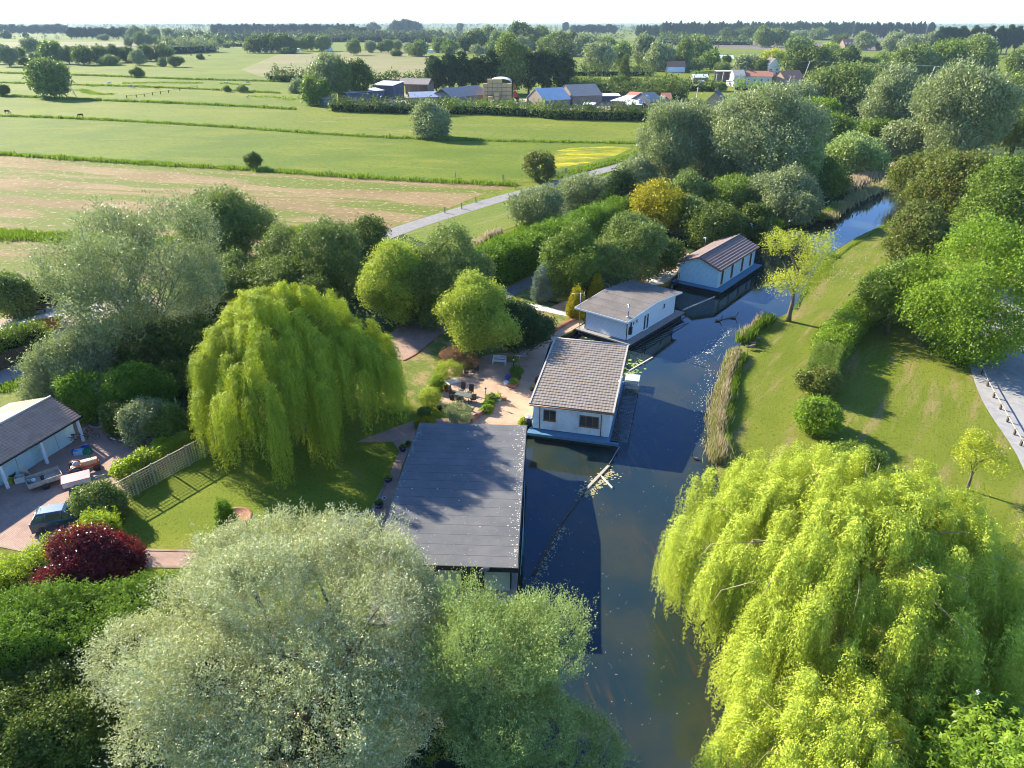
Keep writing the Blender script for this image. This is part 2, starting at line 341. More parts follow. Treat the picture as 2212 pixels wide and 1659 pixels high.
def weep(g, H, R, leaf, nsh, nst, zmin=1.0, tier=1.0):
    """weeping crown: shoulders on a dome, curtains of strands falling from each"""
    P_ = []; A_ = []; N_ = []; T_ = []
    lob = g.uniform(0, 6.28, 6)
    for k in range(nsh):
        f = ((k + .5) / nsh) ** .55; az = k * 2.39996 + g.normal() * .15
        prof = 1 + .13 * math.sin(3 * az + lob[0]) + .08 * math.sin(5 * az + lob[1]) + .06 * math.sin(9 * az + lob[2])
        r = f * R * .93 * prof * g.uniform(.9, 1.05)
        z = H * (1 - .50 * f ** 2.1) + g.normal() * .45 * tier - (g.uniform(.6, 2.4) * tier if g.random() < .4 else 0)
        sh = np.array([r * math.cos(az), r * math.sin(az), z]); tn = g.random()
        n = int(nst * g.uniform(.7, 1.3)); a0 = az + g.normal(size=n) * (1.0 if f > .25 else 2.2)
        st = sh + g.normal(size=(n, 3)) * [.22 * tier, .22 * tier, .16]
        L = np.clip(g.uniform(.35, 1.0, n) * (2.6 + 4.2 * f) * tier, 1.2, None); L = np.minimum(L, np.maximum(1.0, st[:, 2] - zmin + g.uniform(0, .9, n)))
        m = int(46 * np.mean(L) / 3.5 * (.15 / leaf)) + 6
        s = g.random((n, m)) ** .9; S = s * L[:, None]
        aa = (g.uniform(.25, 1.15, n) * tier)[:, None]; hx = aa * (1 - np.exp(-S / 1.1)); up = .30 * np.sin(np.clip(S / .8, 0, 1) * np.pi)
        pos = np.stack([st[:, :1] + np.cos(a0)[:, None] * hx, st[:, 1:2] + np.sin(a0)[:, None] * hx, st[:, 2:] + up - S * (1 - .25 * np.exp(-S))], 2)
        pos += g.normal(size=pos.shape) * leaf * .55
        o = np.stack([np.cos(a0), np.sin(a0), 0 * a0], 1)[:, None, :] + 0 * pos
        fl = np.exp(-S / .9)[..., None]
        ax = o * (.35 + .9 * fl) + np.array([0, 0, -1.]) * (1.15 - .8 * fl) + g.normal(size=pos.shape) * .38
        nr = o * .9 + np.array([0, 0, .9]) * fl + g.normal(size=(n, 1, 3)) * .3 + g.normal(size=pos.shape) * .4
        P_.append(pos.reshape(-1, 3)); A_.append(ax.reshape(-1, 3)); N_.append(nr.reshape(-1, 3)); T_.append((tn * .4 + np.repeat(g.random(n), m) * .25 + g.random(n * m) * .35))
    return np.concatenate(P_), np.concatenate(A_), unit(np.concatenate(N_)), np.concatenate(T_)
def trunk_mb(g, H, R, tr, stems=1, limbs=6, lean=(0, 0), top=.62):
    mb = MB()
    for s in range(stems):
        a = 6.28 * s / stems + g.random(); o = Vector((math.cos(a), math.sin(a), 0)) * (R * .42 if stems > 1 else 0)
        b = Vector((math.cos(a), math.sin(a), 0)) * (tr * 1.5 if stems > 1 else 0)
        pts = [b + Vector((lean[0] * t, lean[1] * t, 0)) + o * t ** 1.3 + Vector((g.normal() * .02 * H * t, g.normal() * .02 * H * t, H * top * t)) for t in (0, .12, .35, .65, 1)]
        mb.tube(pts, [tr * 1.25, tr, tr * .75, tr * .5, tr * .2], 8)
        for l in range(limbs):
            i = 2 + l % 2; st = pts[i].lerp(pts[min(i + 1, 4)], g.random() * .9); a2 = 6.28 * l / limbs + g.random()
            e = Vector((math.cos(a2) * R * .5, math.sin(a2) * R * .5, min(H * .86, st.z + H * g.uniform(.15, .32)))) + o * .4
            mb.tube([st, st.lerp(e, .5) + Vector((0, 0, H * .03)), e], [tr * .38, tr * .24, tr * .06], 5)
    return mb
# ---------------------------------------------------------------- the setting
M_meadow = field_mat('meadow', (.11, .15, .009), (.16, .185, .014), (.20, .19, .04), big=.018, streak=.10, fine=.6, aniso=.25, speck=((.075, .12, .015), .45, .60))
M_meadow2 = field_mat('meadow_rich', (.09, .135, .006), (.135, .17, .009), (.175, .18, .02), big=.04, streak=.16, fine=.9, aniso=.22, speck=((.09, .14, .012), .22, .58))
M_rough = field_mat('rough_grass', (.19, .185, .06), (.24, .205, .095), (.14, .18, .04), big=.012, streak=.06, fine=.5, aniso=.3)
M_hay = field_mat('mown_hay', (.20, .14, .055), (.265, .19, .085), (.115, .15, .014), rz=R_(14), big=.045, streak=.12, amt3=(.46, .56), fine=1.3, aniso=.12, speck=((.32, .245, .13), .8, .58), dark=(.15, .105, .045))
M_lawn = field_mat('lawn_grass', (.13, .175, .014), (.18, .215, .020), (.26, .22, .07), rz=R_(40), big=.12, streak=.22, amt3=(.56, .78), fine=3.5, aniso=.45)
M_lawn_r = field_mat('mown_lawn', (.125, .16, .014), (.165, .19, .022), (.25, .20, .075), rz=R_(-55), big=.14, streak=.5, amt3=(.48, .68), fine=3.0, aniso=.14)
M_lawn_dry = field_mat('dry_lawn', (.15, .185, .035), (.11, .16, .022), (.30, .225, .10), rz=R_(50), big=.35, streak=.6, amt3=(.44, .62), fine=4, aniso=.7)
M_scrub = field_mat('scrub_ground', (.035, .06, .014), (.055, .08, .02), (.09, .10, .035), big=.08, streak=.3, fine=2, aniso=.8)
M_soil = field_mat('plough_soil', (.15, .115, .09), (.19, .15, .12), (.12, .13, .06), big=.01, streak=.1, fine=.5, aniso=.1)
M_bed = mat('garden_soil', (.055, .038, .026), .95, .1, col2=(.11, .075, .045), scale=4, bump=.6)
M_tar = mat('tarmac', (.19, .18, .17), .9, .2, col2=(.26, .245, .225), scale=.9, bump=.25, detail=10)
M_tar2 = mat('pale_tarmac', (.25, .24, .23), .9, .2, col2=(.33, .32, .30), scale=1.2, bump=.2, detail=10)
M_conc = mat('concrete', (.40, .37, .33), .9, .2, col2=(.52, .48, .43), scale=1.5, bump=.2)
M_grav = mat('gravel', (.25, .19, .14), .95, .2, col2=(.40, .32, .25), scale=2.2, bump=.6, detail=10)
M_pave = brick_mat('block_paving', (.36, .235, .18), (.42, .285, .215), (.20, .135, .105), .22, .11, R_(35))
M_pave2 = brick_mat('pale_block_paving', (.50, .33, .21), (.56, .38, .25), (.30, .2, .14), .22, .11, R_(20))
M_red = brick_mat('red_brick', (.30, .11, .06), (.36, .15, .085), (.25, .2, .16), .23, .075, 0, True)
M_slab = mat('stone_slabs', (.50, .47, .42), .85, .2, col2=(.6, .57, .52), scale=1.3, bump=.1)
M_bank = mat('bank_mud', (.06, .045, .028), .95, .1, col2=(.09, .07, .035), scale=2, bump=.5)

LB = [(700, 1900), (760, 1660), (800, 1450), (820, 1320), (812, 1190), (850, 1120), (874, 1010), (900, 935), (930, 922), (1060, 925), (1135, 930), (1148, 905), (1168, 800), (1186, 742), (1222, 724), (1258, 700), (1290, 672),
      (1400, 628), (1440, 618), (1462, 590), (1500, 560), (1560, 545), (1630, 530), (1668, 512), (1740, 487), (1800, 455), (1870, 424), (1930, 402), (1985, 378), (2040, 352)]
RB = [(2120, 356), (2040, 385), (1985, 420), (1950, 450), (1936, 472), (1890, 494), (1850, 513), (1800, 545), (1765, 582), (1745, 622), (1728, 662), (1690, 682), (1650, 700), (1612, 730), (1580, 775), (1556, 830), (1545, 900), (1545, 960), (1552, 1020), (1560, 1090), (1572, 1180), (1590, 1300), (1620, 1450), (1680, 1650), (1760, 1900)]
LBw = smooth_line(PS(LB), 1.2); RBw = smooth_line(PS(RB), 1.2)
g_ = np.random.default_rng(5)
for L in (LBw, RBw):
    for p in L[1:-1]: p.x += g_.normal() * .07; p.y += g_.normal() * .07
river = LBw + RBw
def build_ground():
    out = [Vector((-12000, -200)), Vector((12000, -200)), Vector((12000, 15000)), Vector((-12000, 15000))]
    rv = [Vector((p.x, p.y)) for p in reversed(river)]; n = len(rv)
    r = delaunay_2d_cdt(out + rv, [], [[0, 1, 2, 3], list(range(4, 4 + n))], 0, 1e-5)
    keep = [f for f, o in zip(r[2], r[5]) if 0 in o and 1 not in o]
    vs = [(v[0], v[1], 0) for v in r[0]]; fs = [list(f) for f in keep]
    me = bpy.data.meshes.new('ground'); b = len(vs)
    for p in river: vs.append((p.x, p.y, .02)); vs.append((p.x, p.y, -1.4))
    for p in me.polygons: pass
    mi = [0] * len(fs)
    for i in range(n):
        j = (i + 1) % n; fs.append([b + 2 * i, b + 2 * j, b + 2 * j + 1, b + 2 * i + 1]); mi.append(1)
    me.from_pydata(vs, [], fs); me.materials.append(M_meadow); me.materials.append(M_bank); me.polygons.foreach_set('material_index', mi)
    for p in me.polygons:
        if p.material_index == 0 and p.normal.z < 0: p.flip()
    me.update(); o = bpy.data.objects.new('ground', me); COL.objects.link(o); o['kind'] = 'structure'
build_ground()
def water_mat():
    m = bpy.data.materials.new('canal_water'); m.use_nodes = True; n, b = nodes(m)
    v = mapping(n); vs_ = mapping(n, R_(-10), (1.6, .16, 1))
    weed = noise(n, vs_, 2.2, 6, .7, .50, .68); area = noise(n, v, .10, 3, .5, .40, .62)
    mu = n.nodes.new('ShaderNodeMath'); mu.operation = 'MULTIPLY'; n.links.new(weed, mu.inputs[0]); n.links.new(area, mu.inputs[1])
    a = mixc(n, noise(n, v, .13, 4, .6, .35, .7), (.013, .027, .027), (.034, .039, .021))
    a = mixc(n, mu.outputs[0], a, (.05, .038, .020))
    fl = n.nodes.new('ShaderNodeTexVoronoi'); fl.inputs['Scale'].default_value = 1.5; n.links.new(v, fl.inputs['Vector'])
    lt = n.nodes.new('ShaderNodeMath'); lt.operation = 'LESS_THAN'; lt.inputs[1].default_value = .035; n.links.new(fl.outputs['Distance'], lt.inputs[0])
    m2 = n.nodes.new('ShaderNodeMath'); m2.operation = 'MULTIPLY'; n.links.new(lt.outputs[0], m2.inputs[0]); n.links.new(noise(n, v, .35, 2, .5, .42, .6), m2.inputs[1])
    a = mixc(n, m2.outputs[0], a, (.35, .36, .30))
    n.links.new(a, b.inputs['Base Color']); b.inputs['Roughness'].default_value = .035; b.inputs['IOR'].default_value = 1.42; b.inputs['Specular Tint'].default_value = (.12, .46, 1, 1); b.inputs['Specular IOR Level'].default_value = .5  # strong specular tint paints the sky reflection a deeper blue
    bp = n.nodes.new('ShaderNodeBump'); bp.inputs['Strength'].default_value = .05; bp.inputs['Distance'].default_value = .05
    n.links.new(noise(n, v, 2.2, 3, .6), bp.inputs['Height']); n.links.new(bp.outputs[0], b.inputs['Normal']); return m
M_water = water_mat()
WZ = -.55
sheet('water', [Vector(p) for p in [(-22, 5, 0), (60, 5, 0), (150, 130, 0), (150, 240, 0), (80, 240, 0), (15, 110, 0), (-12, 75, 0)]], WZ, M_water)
def fsheet(name, px, z, m): return sheet(name, PS(px), z, m)
# fields, from far to near
fsheet('field', [(520, 150), (600, 118), (760, 112), (905, 108), (935, 128), (930, 180), (700, 178), (620, 175), (560, 165)], .05, M_rough)
fsheet('field', [(-200, 92), (330, 90), (520, 98), (520, 104), (330, 102), (-200, 108)], .05, M_rough)
fsheet('field', [(1370, 92), (1760, 94), (1900, 98), (1890, 110), (1700, 108), (1450, 101)], .05, M_soil)
fsheet('field', [(1360, 84), (1600, 82), (1760, 84), (1740, 90), (1420, 92)], .05, field_mat('far_crop', (.15, .19, .04), (.19, .22, .05), (.24, .22, .1)))
fsheet('field', [(-300, 240), (0, 252), (200, 260), (430, 276), (700, 292), (930, 304), (1160, 306), (1378, 310), (1340, 345), (1260, 368), (1190, 383), (1125, 398), (1000, 394), (800, 384), (560, 367), (250, 349), (0, 334), (-300, 316)], .03, M_meadow2)
fsheet('field', [(-300, 318), (0, 336), (250, 351), (560, 369), (800, 386), (1000, 396), (1112, 401), (1075, 413), (1030, 424), (930, 468), (820, 500), (600, 590), (330, 700), (0, 800), (-500, 900), (-500, 500)], .03, M_hay)
M_butter = field_mat('buttercups', (.12, .155, .01), (.28, .27, .012), (.55, .45, .01), big=.10, streak=.22, amt3=(.50, .66), fine=1.2, aniso=.25)
fsheet('field', [(1130, 345), (1180, 330), (1230, 320), (1320, 316), (1365, 320), (1330, 336), (1280, 350), (1200, 364), (1140, 362)], .035, M_butter)
# lane
lane = smooth_line(PS([(-260, 905), (0, 815), (150, 765), (430, 655), (820, 514), (900, 485), (1000, 454), (1100, 424), (1190, 401), (1250, 383), (1320, 364), (1400, 342), (1460, 315), (1500, 292), (1530, 272), (1560, 245), (1640, 220), (1700, 205)]), 4)
ribbon('ground', lane, -16, 2.6, .04, field_mat('verge', (.12, .17, .022), (.16, .19, .03), (.24, .22, .07), rz=R_(-45), big=.06, streak=.3, fine=1.6, aniso=.15))
ribbon('road', lane, -2.1, 2.1, .06, M_tar)
# scrubby ground under the wood right of the lane and around the canal
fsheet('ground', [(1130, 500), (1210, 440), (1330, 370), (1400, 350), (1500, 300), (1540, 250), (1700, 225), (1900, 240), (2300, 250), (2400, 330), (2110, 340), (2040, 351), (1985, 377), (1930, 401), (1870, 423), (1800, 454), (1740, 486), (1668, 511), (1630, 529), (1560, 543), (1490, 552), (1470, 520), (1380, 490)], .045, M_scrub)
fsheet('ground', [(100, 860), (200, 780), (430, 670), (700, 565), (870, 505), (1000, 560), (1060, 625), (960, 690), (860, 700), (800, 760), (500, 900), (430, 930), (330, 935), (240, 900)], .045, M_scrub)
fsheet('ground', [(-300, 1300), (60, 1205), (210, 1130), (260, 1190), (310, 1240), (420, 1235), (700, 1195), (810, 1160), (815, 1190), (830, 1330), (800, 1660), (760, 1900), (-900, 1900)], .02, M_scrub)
# garden lawns
fsheet('lawn', [(240, 1185), (300, 1080), (470, 935), (600, 900), (760, 880), (860, 930), (870, 965), (845, 1040), (820, 1100), (790, 1115), (700, 1145), (590, 1182), (460, 1192), (310, 1190)], .03, M_lawn)
fsheet('lawn', [(310, 1224), (460, 1224), (600, 1218), (700, 1190), (820, 1160), (815, 1330), (300, 1330)], .032, M_lawn)
fsheet('lawn', [(868, 775), (962, 722), (1010, 700), (1065, 665), (1150, 640), (1240, 672), (1245, 690), (1200, 715), (1140, 752), (1060, 768), (975, 812), (930, 870), (900, 885), (875, 850)], .03, M_lawn_dry)
fsheet('ground', [(1110, 655), (1290, 590), (1420, 545), (1480, 520), (1500, 555), (1462, 585), (1440, 612), (1400, 625), (1290, 668), (1240, 680)], .025, M_bed)
fsheet('lawn', [(1112, 640), (1170, 612), (1240, 600), (1260, 640), (1240, 655), (1180, 650)], .034, M_lawn_dry)
# paving
fsheet('driveway', [(-420, 1330), (0, 1182), (60, 1195), (160, 1140), (210, 1115), (330, 1010), (470, 912), (520, 870), (500, 850), (440, 900), (330, 938), (240, 905), (170, 890), (100, 950), (-220, 1100)], .036, M_pave)
fsheet('driveway', [(835, 775), (872, 779), (905, 760), (952, 723), (1000, 695), (980, 670), (930, 680), (880, 690), (845, 720)], .038, M_pave)
fsheet('driveway', [(1040, 655), (1085, 626), (1155, 593), (1250, 545), (1350, 500), (1370, 508), (1270, 560), (1165, 612), (1108, 640), (1075, 668)], .038, mat('drive_tarmac', (.14, .13, .12), .9, .2, col2=(.18, .165, .15), scale=1, bump=.2))
fsheet('patio', [(960, 800), (1000, 780), (1060, 766), (1100, 762), (1144, 751), (1204, 713), (1255, 686), (1262, 698), (1222, 722), (1188, 740), (1170, 798), (1150, 900), (1142, 925), (1050, 921), (1000, 912), (1012, 898), (1028, 880), (1000, 886), (940, 880), (955, 850), (975, 822)], .04, M_pave2)
fsheet('patio', [(770, 955), (850, 925), (905, 905), (1010, 905), (1000, 924), (930, 920), (900, 932), (868, 1010), (846, 1100), (822, 1145), (790, 1165), (700, 1200), (600, 1216), (460, 1224), (300, 1222), (302, 1190), (460, 1192), (590, 1182), (700, 1145), (790, 1118), (835, 1040), (862, 975), (850, 955)], .042, M_pave)
fsheet('patio', [(1375, 612), (1420, 590), (1475, 545), (1510, 552), (1465, 584), (1446, 610), (1405, 622)], .04, M_pave2)
fsheet('patio', [(1395, 605), (1430, 583), (1462, 592), (1440, 610), (1410, 618)], .046, M_slab)
fsheet('path', [(1120, 652), (1180, 662), (1240, 677), (1236, 686), (1170, 672), (1108, 660)], .046, M_slab)
fsheet('path', [Z5(1360, 1205), Z5(1470, 1160), Z5(1530, 1185), Z5(1520, 1240), Z5(1430, 1225)], .05, M_pave2)
# yard up the lane on the left
fsheet('ground', [(-300, 840), (-300, 690), (0, 690), (60, 668), (200, 655), (330, 640), (400, 660), (250, 720), (150, 755), (60, 790), (0, 800), (-100, 830)], .05, M_grav)
fsheet('path', [(20, 700), (80, 682), (200, 655), (240, 668), (130, 690), (40, 712)], .055, M_conc)
# right bank
fsheet('lawn', [(1560, 1095), (1552, 1020), (1545, 960), (1545, 900), (1556, 830), (1580, 775), (1612, 730), (1650, 700), (1690, 682), (1728, 662), (1745, 622), (1765, 582), (1800, 545), (1850, 513), (1890, 494), (1936, 472), (1960, 450), (2100, 440), (2140, 560), (2140, 700), (2095, 745), (2150, 870), (2212, 985), (2500, 1500), (2500, 2000), (1760, 1890), (1680, 1645), (1620, 1448), (1590, 1300)], .03, M_lawn_r)
rr = smooth_line(PS([(2700, 1500), (2400, 1180), (2300, 1000), (2212, 880), (2172, 790), (2158, 720), (2190, 660), (2260, 620), (2330, 560), (2330, 500)]), 2)
road2 = ribbon('road', rr, -3.2, 3.6, .05, M_tar2)
fsheet('road', [(2140, 352), (2300, 340), (2400, 350), (2300, 372), (2160, 366)], .06, M_tar2)
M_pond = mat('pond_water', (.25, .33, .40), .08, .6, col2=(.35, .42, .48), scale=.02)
fsheet('water', [F3(0, 320), F3(90, 322), F3(80, 348), F3(0, 350)], .07, M_pond)
fsheet('water', [F3(330, 332), F3(445, 336), F3(450, 358), F3(350, 352)], .07, M_pond)
fsheet('water', [F1(395, 150), F1(450, 152), F1(440, 178), F1(410, 172)], .07, M_pond)
fsheet('ground', [Z6(700, 700), Z6(760, 690), Z6(840, 690), Z6(880, 700), Z6(820, 728), Z6(720, 722)], -.50, mat('sand', (.42, .37, .28), .9, .2, col2=(.5, .45, .36), scale=3))
# farmyard
fsheet('ground', [(760, 232), (760, 212), (850, 205), (880, 200), (1000, 210), (1060, 212), (1200, 212), (1330, 215), (1440, 222), (1500, 225), (1520, 235), (1440, 240), (1200, 236), (900, 236)], .055, M_grav)

# ---------------------------------------------------------------- leaves
Lf = dict(
    willow=leaf_mat('willow_leaf', (.10, .13, .04), (.27, .30, .14), (.26, .32, .06), .22, .5, .5, back=(.32, .34, .20)),
    silver=leaf_mat('silver_willow_leaf', (.14, .165, .038), (.38, .385, .19), (.32, .36, .08), .20, .45, .7, back=(.50, .50, .36), k=1.4),
    weep=leaf_mat('weeping_willow_leaf', (.085, .135, .010), (.36, .40, .034), (.40, .46, .02), .24, .5, .3, k=1.4),
    weep2=leaf_mat('golden_willow_leaf', (.12, .16, .012), (.37, .42, .055), (.42, .48, .04), .26, .5, .4, k=1.5),
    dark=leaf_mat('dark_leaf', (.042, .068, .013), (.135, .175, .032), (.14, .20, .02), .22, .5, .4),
    mid=leaf_mat('green_leaf', (.06, .10, .016), (.18, .24, .04), (.20, .30, .02), .26, .45, .45),
    grey=leaf_mat('grey_leaf', (.065, .10, .018), (.20, .25, .058), (.20, .27, .03), .22, .5, .4, back=(.22, .25, .10)),
    lime=leaf_mat('lime_leaf', (.15, .21, .02), (.36, .40, .06), (.40, .48, .04), .30, .45, .4),
    bright=leaf_mat('bright_leaf', (.075, .14, .012), (.20, .28, .03), (.26, .38, .02), .35, .4, .45),
    golden=leaf_mat('golden_leaf', (.14, .13, .012), (.42, .36, .02), (.36, .34, .02), .25, .5, .3),
    plum=leaf_mat('plum_leaf', (.03, .008, .012), (.105, .022, .026), (.26, .02, .015), .30, .25, .8),
    rust=leaf_mat('rust_leaf', (.13, .075, .04), (.30, .17, .10), (.3, .15, .06), .25, .5, .4),
    copper=leaf_mat('copper_leaf', (.06, .085, .018), (.17, .19, .04), (.2, .24, .03), .28, .45, .4, patch=((.17, .13, .045), .35, .55)),
    cedar=leaf_mat('cedar_leaf', (.045, .10, .012), (.155, .255, .022), (.20, .32, .02), .25, .55, .3),
    fir=leaf_mat('fir_needle', (.022, .045, .016), (.065, .10, .03), (.07, .12, .03), .15, .6, .25),
    pine=leaf_mat('blue_pine_needle', (.10, .14, .10), (.22, .27, .20), (.2, .27, .15), .2, .6, .3),
    fresh=leaf_mat('fresh_leaf', (.20, .24, .02), (.42, .44, .05), (.42, .46, .04), .38, .45, .4),
    grassy=leaf_mat('long_grass', (.075, .13, .012), (.17, .24, .025), (.2, .3, .02), .30, .6, .25),
    reed=leaf_mat('reed_leaf', (.10, .15, .025), (.40, .32, .18), (.38, .32, .15), .30, .6, .3),
    straw=leaf_mat('straw_leaf', (.30, .22, .13), (.50, .40, .26), (.45, .36, .2), .25, .7, .2),
    flower=leaf_mat('blossom', (.55, .55, .48), (.75, .75, .68), (.6, .6, .5), .2, .6, .2),
    lav=leaf_mat('lavender_flower', (.10, .08, .32), (.22, .18, .55), (.2, .15, .5), .2, .6, .2),
    haze=leaf_mat('distant_leaf', (.04, .062, .025), (.09, .115, .045), (.10, .14, .04), .2, .6, .2),
    pale=leaf_mat('pale_green_leaf', (.09, .14, .03), (.26, .32, .11), (.28, .36, .06), .30, .5, .5, back=(.36, .42, .18), k=1.35),
    ivy=leaf_mat('vine_leaf', (.11, .18, .015), (.30, .38, .03), (.36, .46, .02), .38, .4, .5),
)
M_bark = mat('bark', (.11, .085, .06), .95, .1, col2=(.20, .165, .12), scale=6, bump=.8, stretch=(1, 1, .25))
M_core = mat('inner_twigs', (.018, .026, .01), 1, 0, col2=(.03, .04, .015), scale=3, bump=.5)

SEED = [100]
def px_m(p): # metres per rendered pixel
    return (p - Vector((0, 0, CAM_H))).length / 710
def T(kind, x, yb, yt, w, label, lf='mid', name=None, group=None, cat=None, trunk=True, back=.45, cover=4.6, hadd=0, leaf=None, cap=60000, stems=1, zb=None, shift=None):
    """tree or bush: photo column x, foot row yb, top row yt, width w (all in photo pixels)"""
    SEED[0] += 1; g = np.random.default_rng(SEED[0])
    G = P(x, yb); R = w / 2 * dist(yb) / FPX
    d = Vector((G.x, G.y, 0)).normalized(); C = G + d * R * back; C.z = 0
    H = max(zat(yt, C.y + R * .15), .6) + hadd
    m = px_m(C); lf_size = leaf or min(max(2.0 * m, .13), .17 * R)
    if kind == 'conifer': hpx = (yb - yt) * .463 * .7
    else: hpx = (yb - yt) * .463
    area = w * .463 * max(hpx, w * .463 * .7) * .85
    N = int(min(cap, max(900, 1.9 * area * cover / (1.1 * min(1, lf_size / (2 * m)) ** 2))))
    isb = kind == 'bush' or H < 2.6
    nm = name or ('bush' if isb else 'tree'); ct = cat or ('bush' if isb else 'tree')
    root = thing(nm, label, ct, C, 0, group)
    pos, ax, nr, tn = crown(g, kind, H, R, lf_size, N, zb)
    wd = .62 if kind not in ('willow', 'conifer') else .45
    if kind == 'willow': tn = tn * .8 + .2 * np.clip(pos[:, 2] / H, 0, 1) * 0
    ln = lf_size * g.uniform(.7, 1.25, len(pos))
    me = leaf_mesh('crown', pos, ax, nr, ln * (1.25 if wd < .5 else 1), ln * wd, tn, [Lf[lf]])
    link('foliage' if isb else 'crown', me, root)
    if trunk and not (isb and m > .16):
        tr = max(.05, .026 * H) / (stems ** .5)
        if m < .35: trunk_mb(g, H, R, tr, stems, 6 if m < .2 else 4).build('stem' if isb else 'trunk', M_bark, root)
        else: MB().tube([(0, 0, 0), (0, 0, H * .3), (0, 0, H * .6)], [tr * 1.2, tr, tr * .4], 5).build('stem' if isb else 'trunk', M_bark, root)
    return root
def hedge(label, pts, w, h, lf='dark', cat='hedge', name='hedge', leaf=None, cover=4.0, rough=.12, cap=60000, up=.5, group=None, ztop=None, spread=1.0, loc=None):
    """clipped hedge along a line of world points"""
    SEED[0] += 1; g = np.random.default_rng(SEED[0])
    pts = [Vector(p) for p in pts]; O = pts[0].copy(); O.z = 0
    L = [p - O for p in smooth_line(pts, 1.0)]
    seg = np.array([(a.x, a.y) for a in L]); dv = np.diff(seg, axis=0); ll = np.linalg.norm(dv, axis=1); tot = ll.sum(); cum = np.concatenate([[0], np.cumsum(ll)])
    cen = sum(pts, Vector()) / len(pts); m = px_m(cen); lf_s = leaf or max(2.0 * m, .12)
    surf = tot * (w + 2 * h) + 2 * w * h; N = int(min(cap, cover * surf / (.42 * lf_s ** 2))); npr = 12; K = max(30, N // npr)
    s = g.random(K) * tot; i = np.clip(np.searchsorted(cum, s) - 1, 0, len(dv) - 1); f = (s - cum[i]) / ll[i]
    c = seg[i] + dv[i] * f[:, None]; nrm = np.stack([-dv[i][:, 1], dv[i][:, 0]], 1) / ll[i][:, None]
    face = g.random(K) * (w + 2 * h)
    hv = h * (1 + rough * np.sin(s * 1.3 + 1) * .6 + rough * np.sin(s * .47) + rough * .5 * g.normal(size=K))
    wv = w * (1 + rough * np.sin(s * .9 + 2) * .6)
    top = face < w; sgn = np.where(g.random(K) < .5, 1., -1.)
    ou = np.where(top, g.uniform(-1, 1, K), sgn); z = np.where(top, hv, g.random(K) * hv)
    ou = ou * np.where(top, 1, 1 - .12 * (z / h) ** 3)
    end = g.random(K) < (w * h) / (w * h + tot * h)
    xy = c + nrm * (ou * wv / 2 * g.uniform(.88, 1.04, K))[:, None]
    base = np.stack([xy[:, 0], xy[:, 1], z * g.uniform(.93, 1.02, K)], 1)
    out = np.where(top[:, None], np.stack([nrm[:, 0] * ou * .3, nrm[:, 1] * ou * .3, np.ones(K)], 1), np.stack([nrm[:, 0] * ou, nrm[:, 1] * ou, .25 + 0 * s], 1))
    # the two ends
    ke = end & ~top; tdir = np.where((s > tot / 2)[:, None], dv[-1] / ll[-1], -dv[0] / ll[0]); ep = np.where((s > tot / 2)[:, None], seg[-1], seg[0])
    nn2 = np.where((s > tot / 2)[:, None], np.array([-dv[-1][1], dv[-1][0]]) / ll[-1], np.array([-dv[0][1], dv[0][0]]) / ll[0])
    exy = ep + nn2 * (g.uniform(-.5, .5, K) * w)[:, None] + tdir * .1
    base[ke, 0] = exy[ke, 0]; base[ke, 1] = exy[ke, 1]; out[ke, :2] = tdir[ke]; out[ke, 2] = .25
    sp = dict(slen=3.5, sdir=(.7, up, .35), spread=.9 * spread, nrand=.7)
    pos, ax, nr, tn = spray_leaves(g, base, unit(out), sp, lf_s, npr)
    pos[:, 2] = np.maximum(pos[:, 2], .03)
    core = MB(); a = offset_line(L, w * .40); b = offset_line(L, -w * .40); n = len(L); hc = h * .86
    vs = []
    for p, q in zip(a, b): vs += [(p.x, p.y, 0), (p.x, p.y, hc), (q.x, q.y, hc), (q.x, q.y, 0)]
    fs = []
    for k in range(n - 1):
        for e in range(3): fs.append((4 * k + e, 4 * k + e + 1, 4 * k + e + 5, 4 * k + e + 4))
    fs += [(0, 1, 2, 3), (4 * n - 4, 4 * n - 3, 4 * n - 2, 4 * n - 1)]
    core.add(vs, fs)
    ln = lf_s * g.uniform(.7, 1.25, len(pos))
    me = leaf_mesh(name, pos, ax, nr, ln, ln * .5, tn, [Lf[lf], M_core], core)
    o = link(name, me, None, loc or O); return tag(o, label, cat, group)
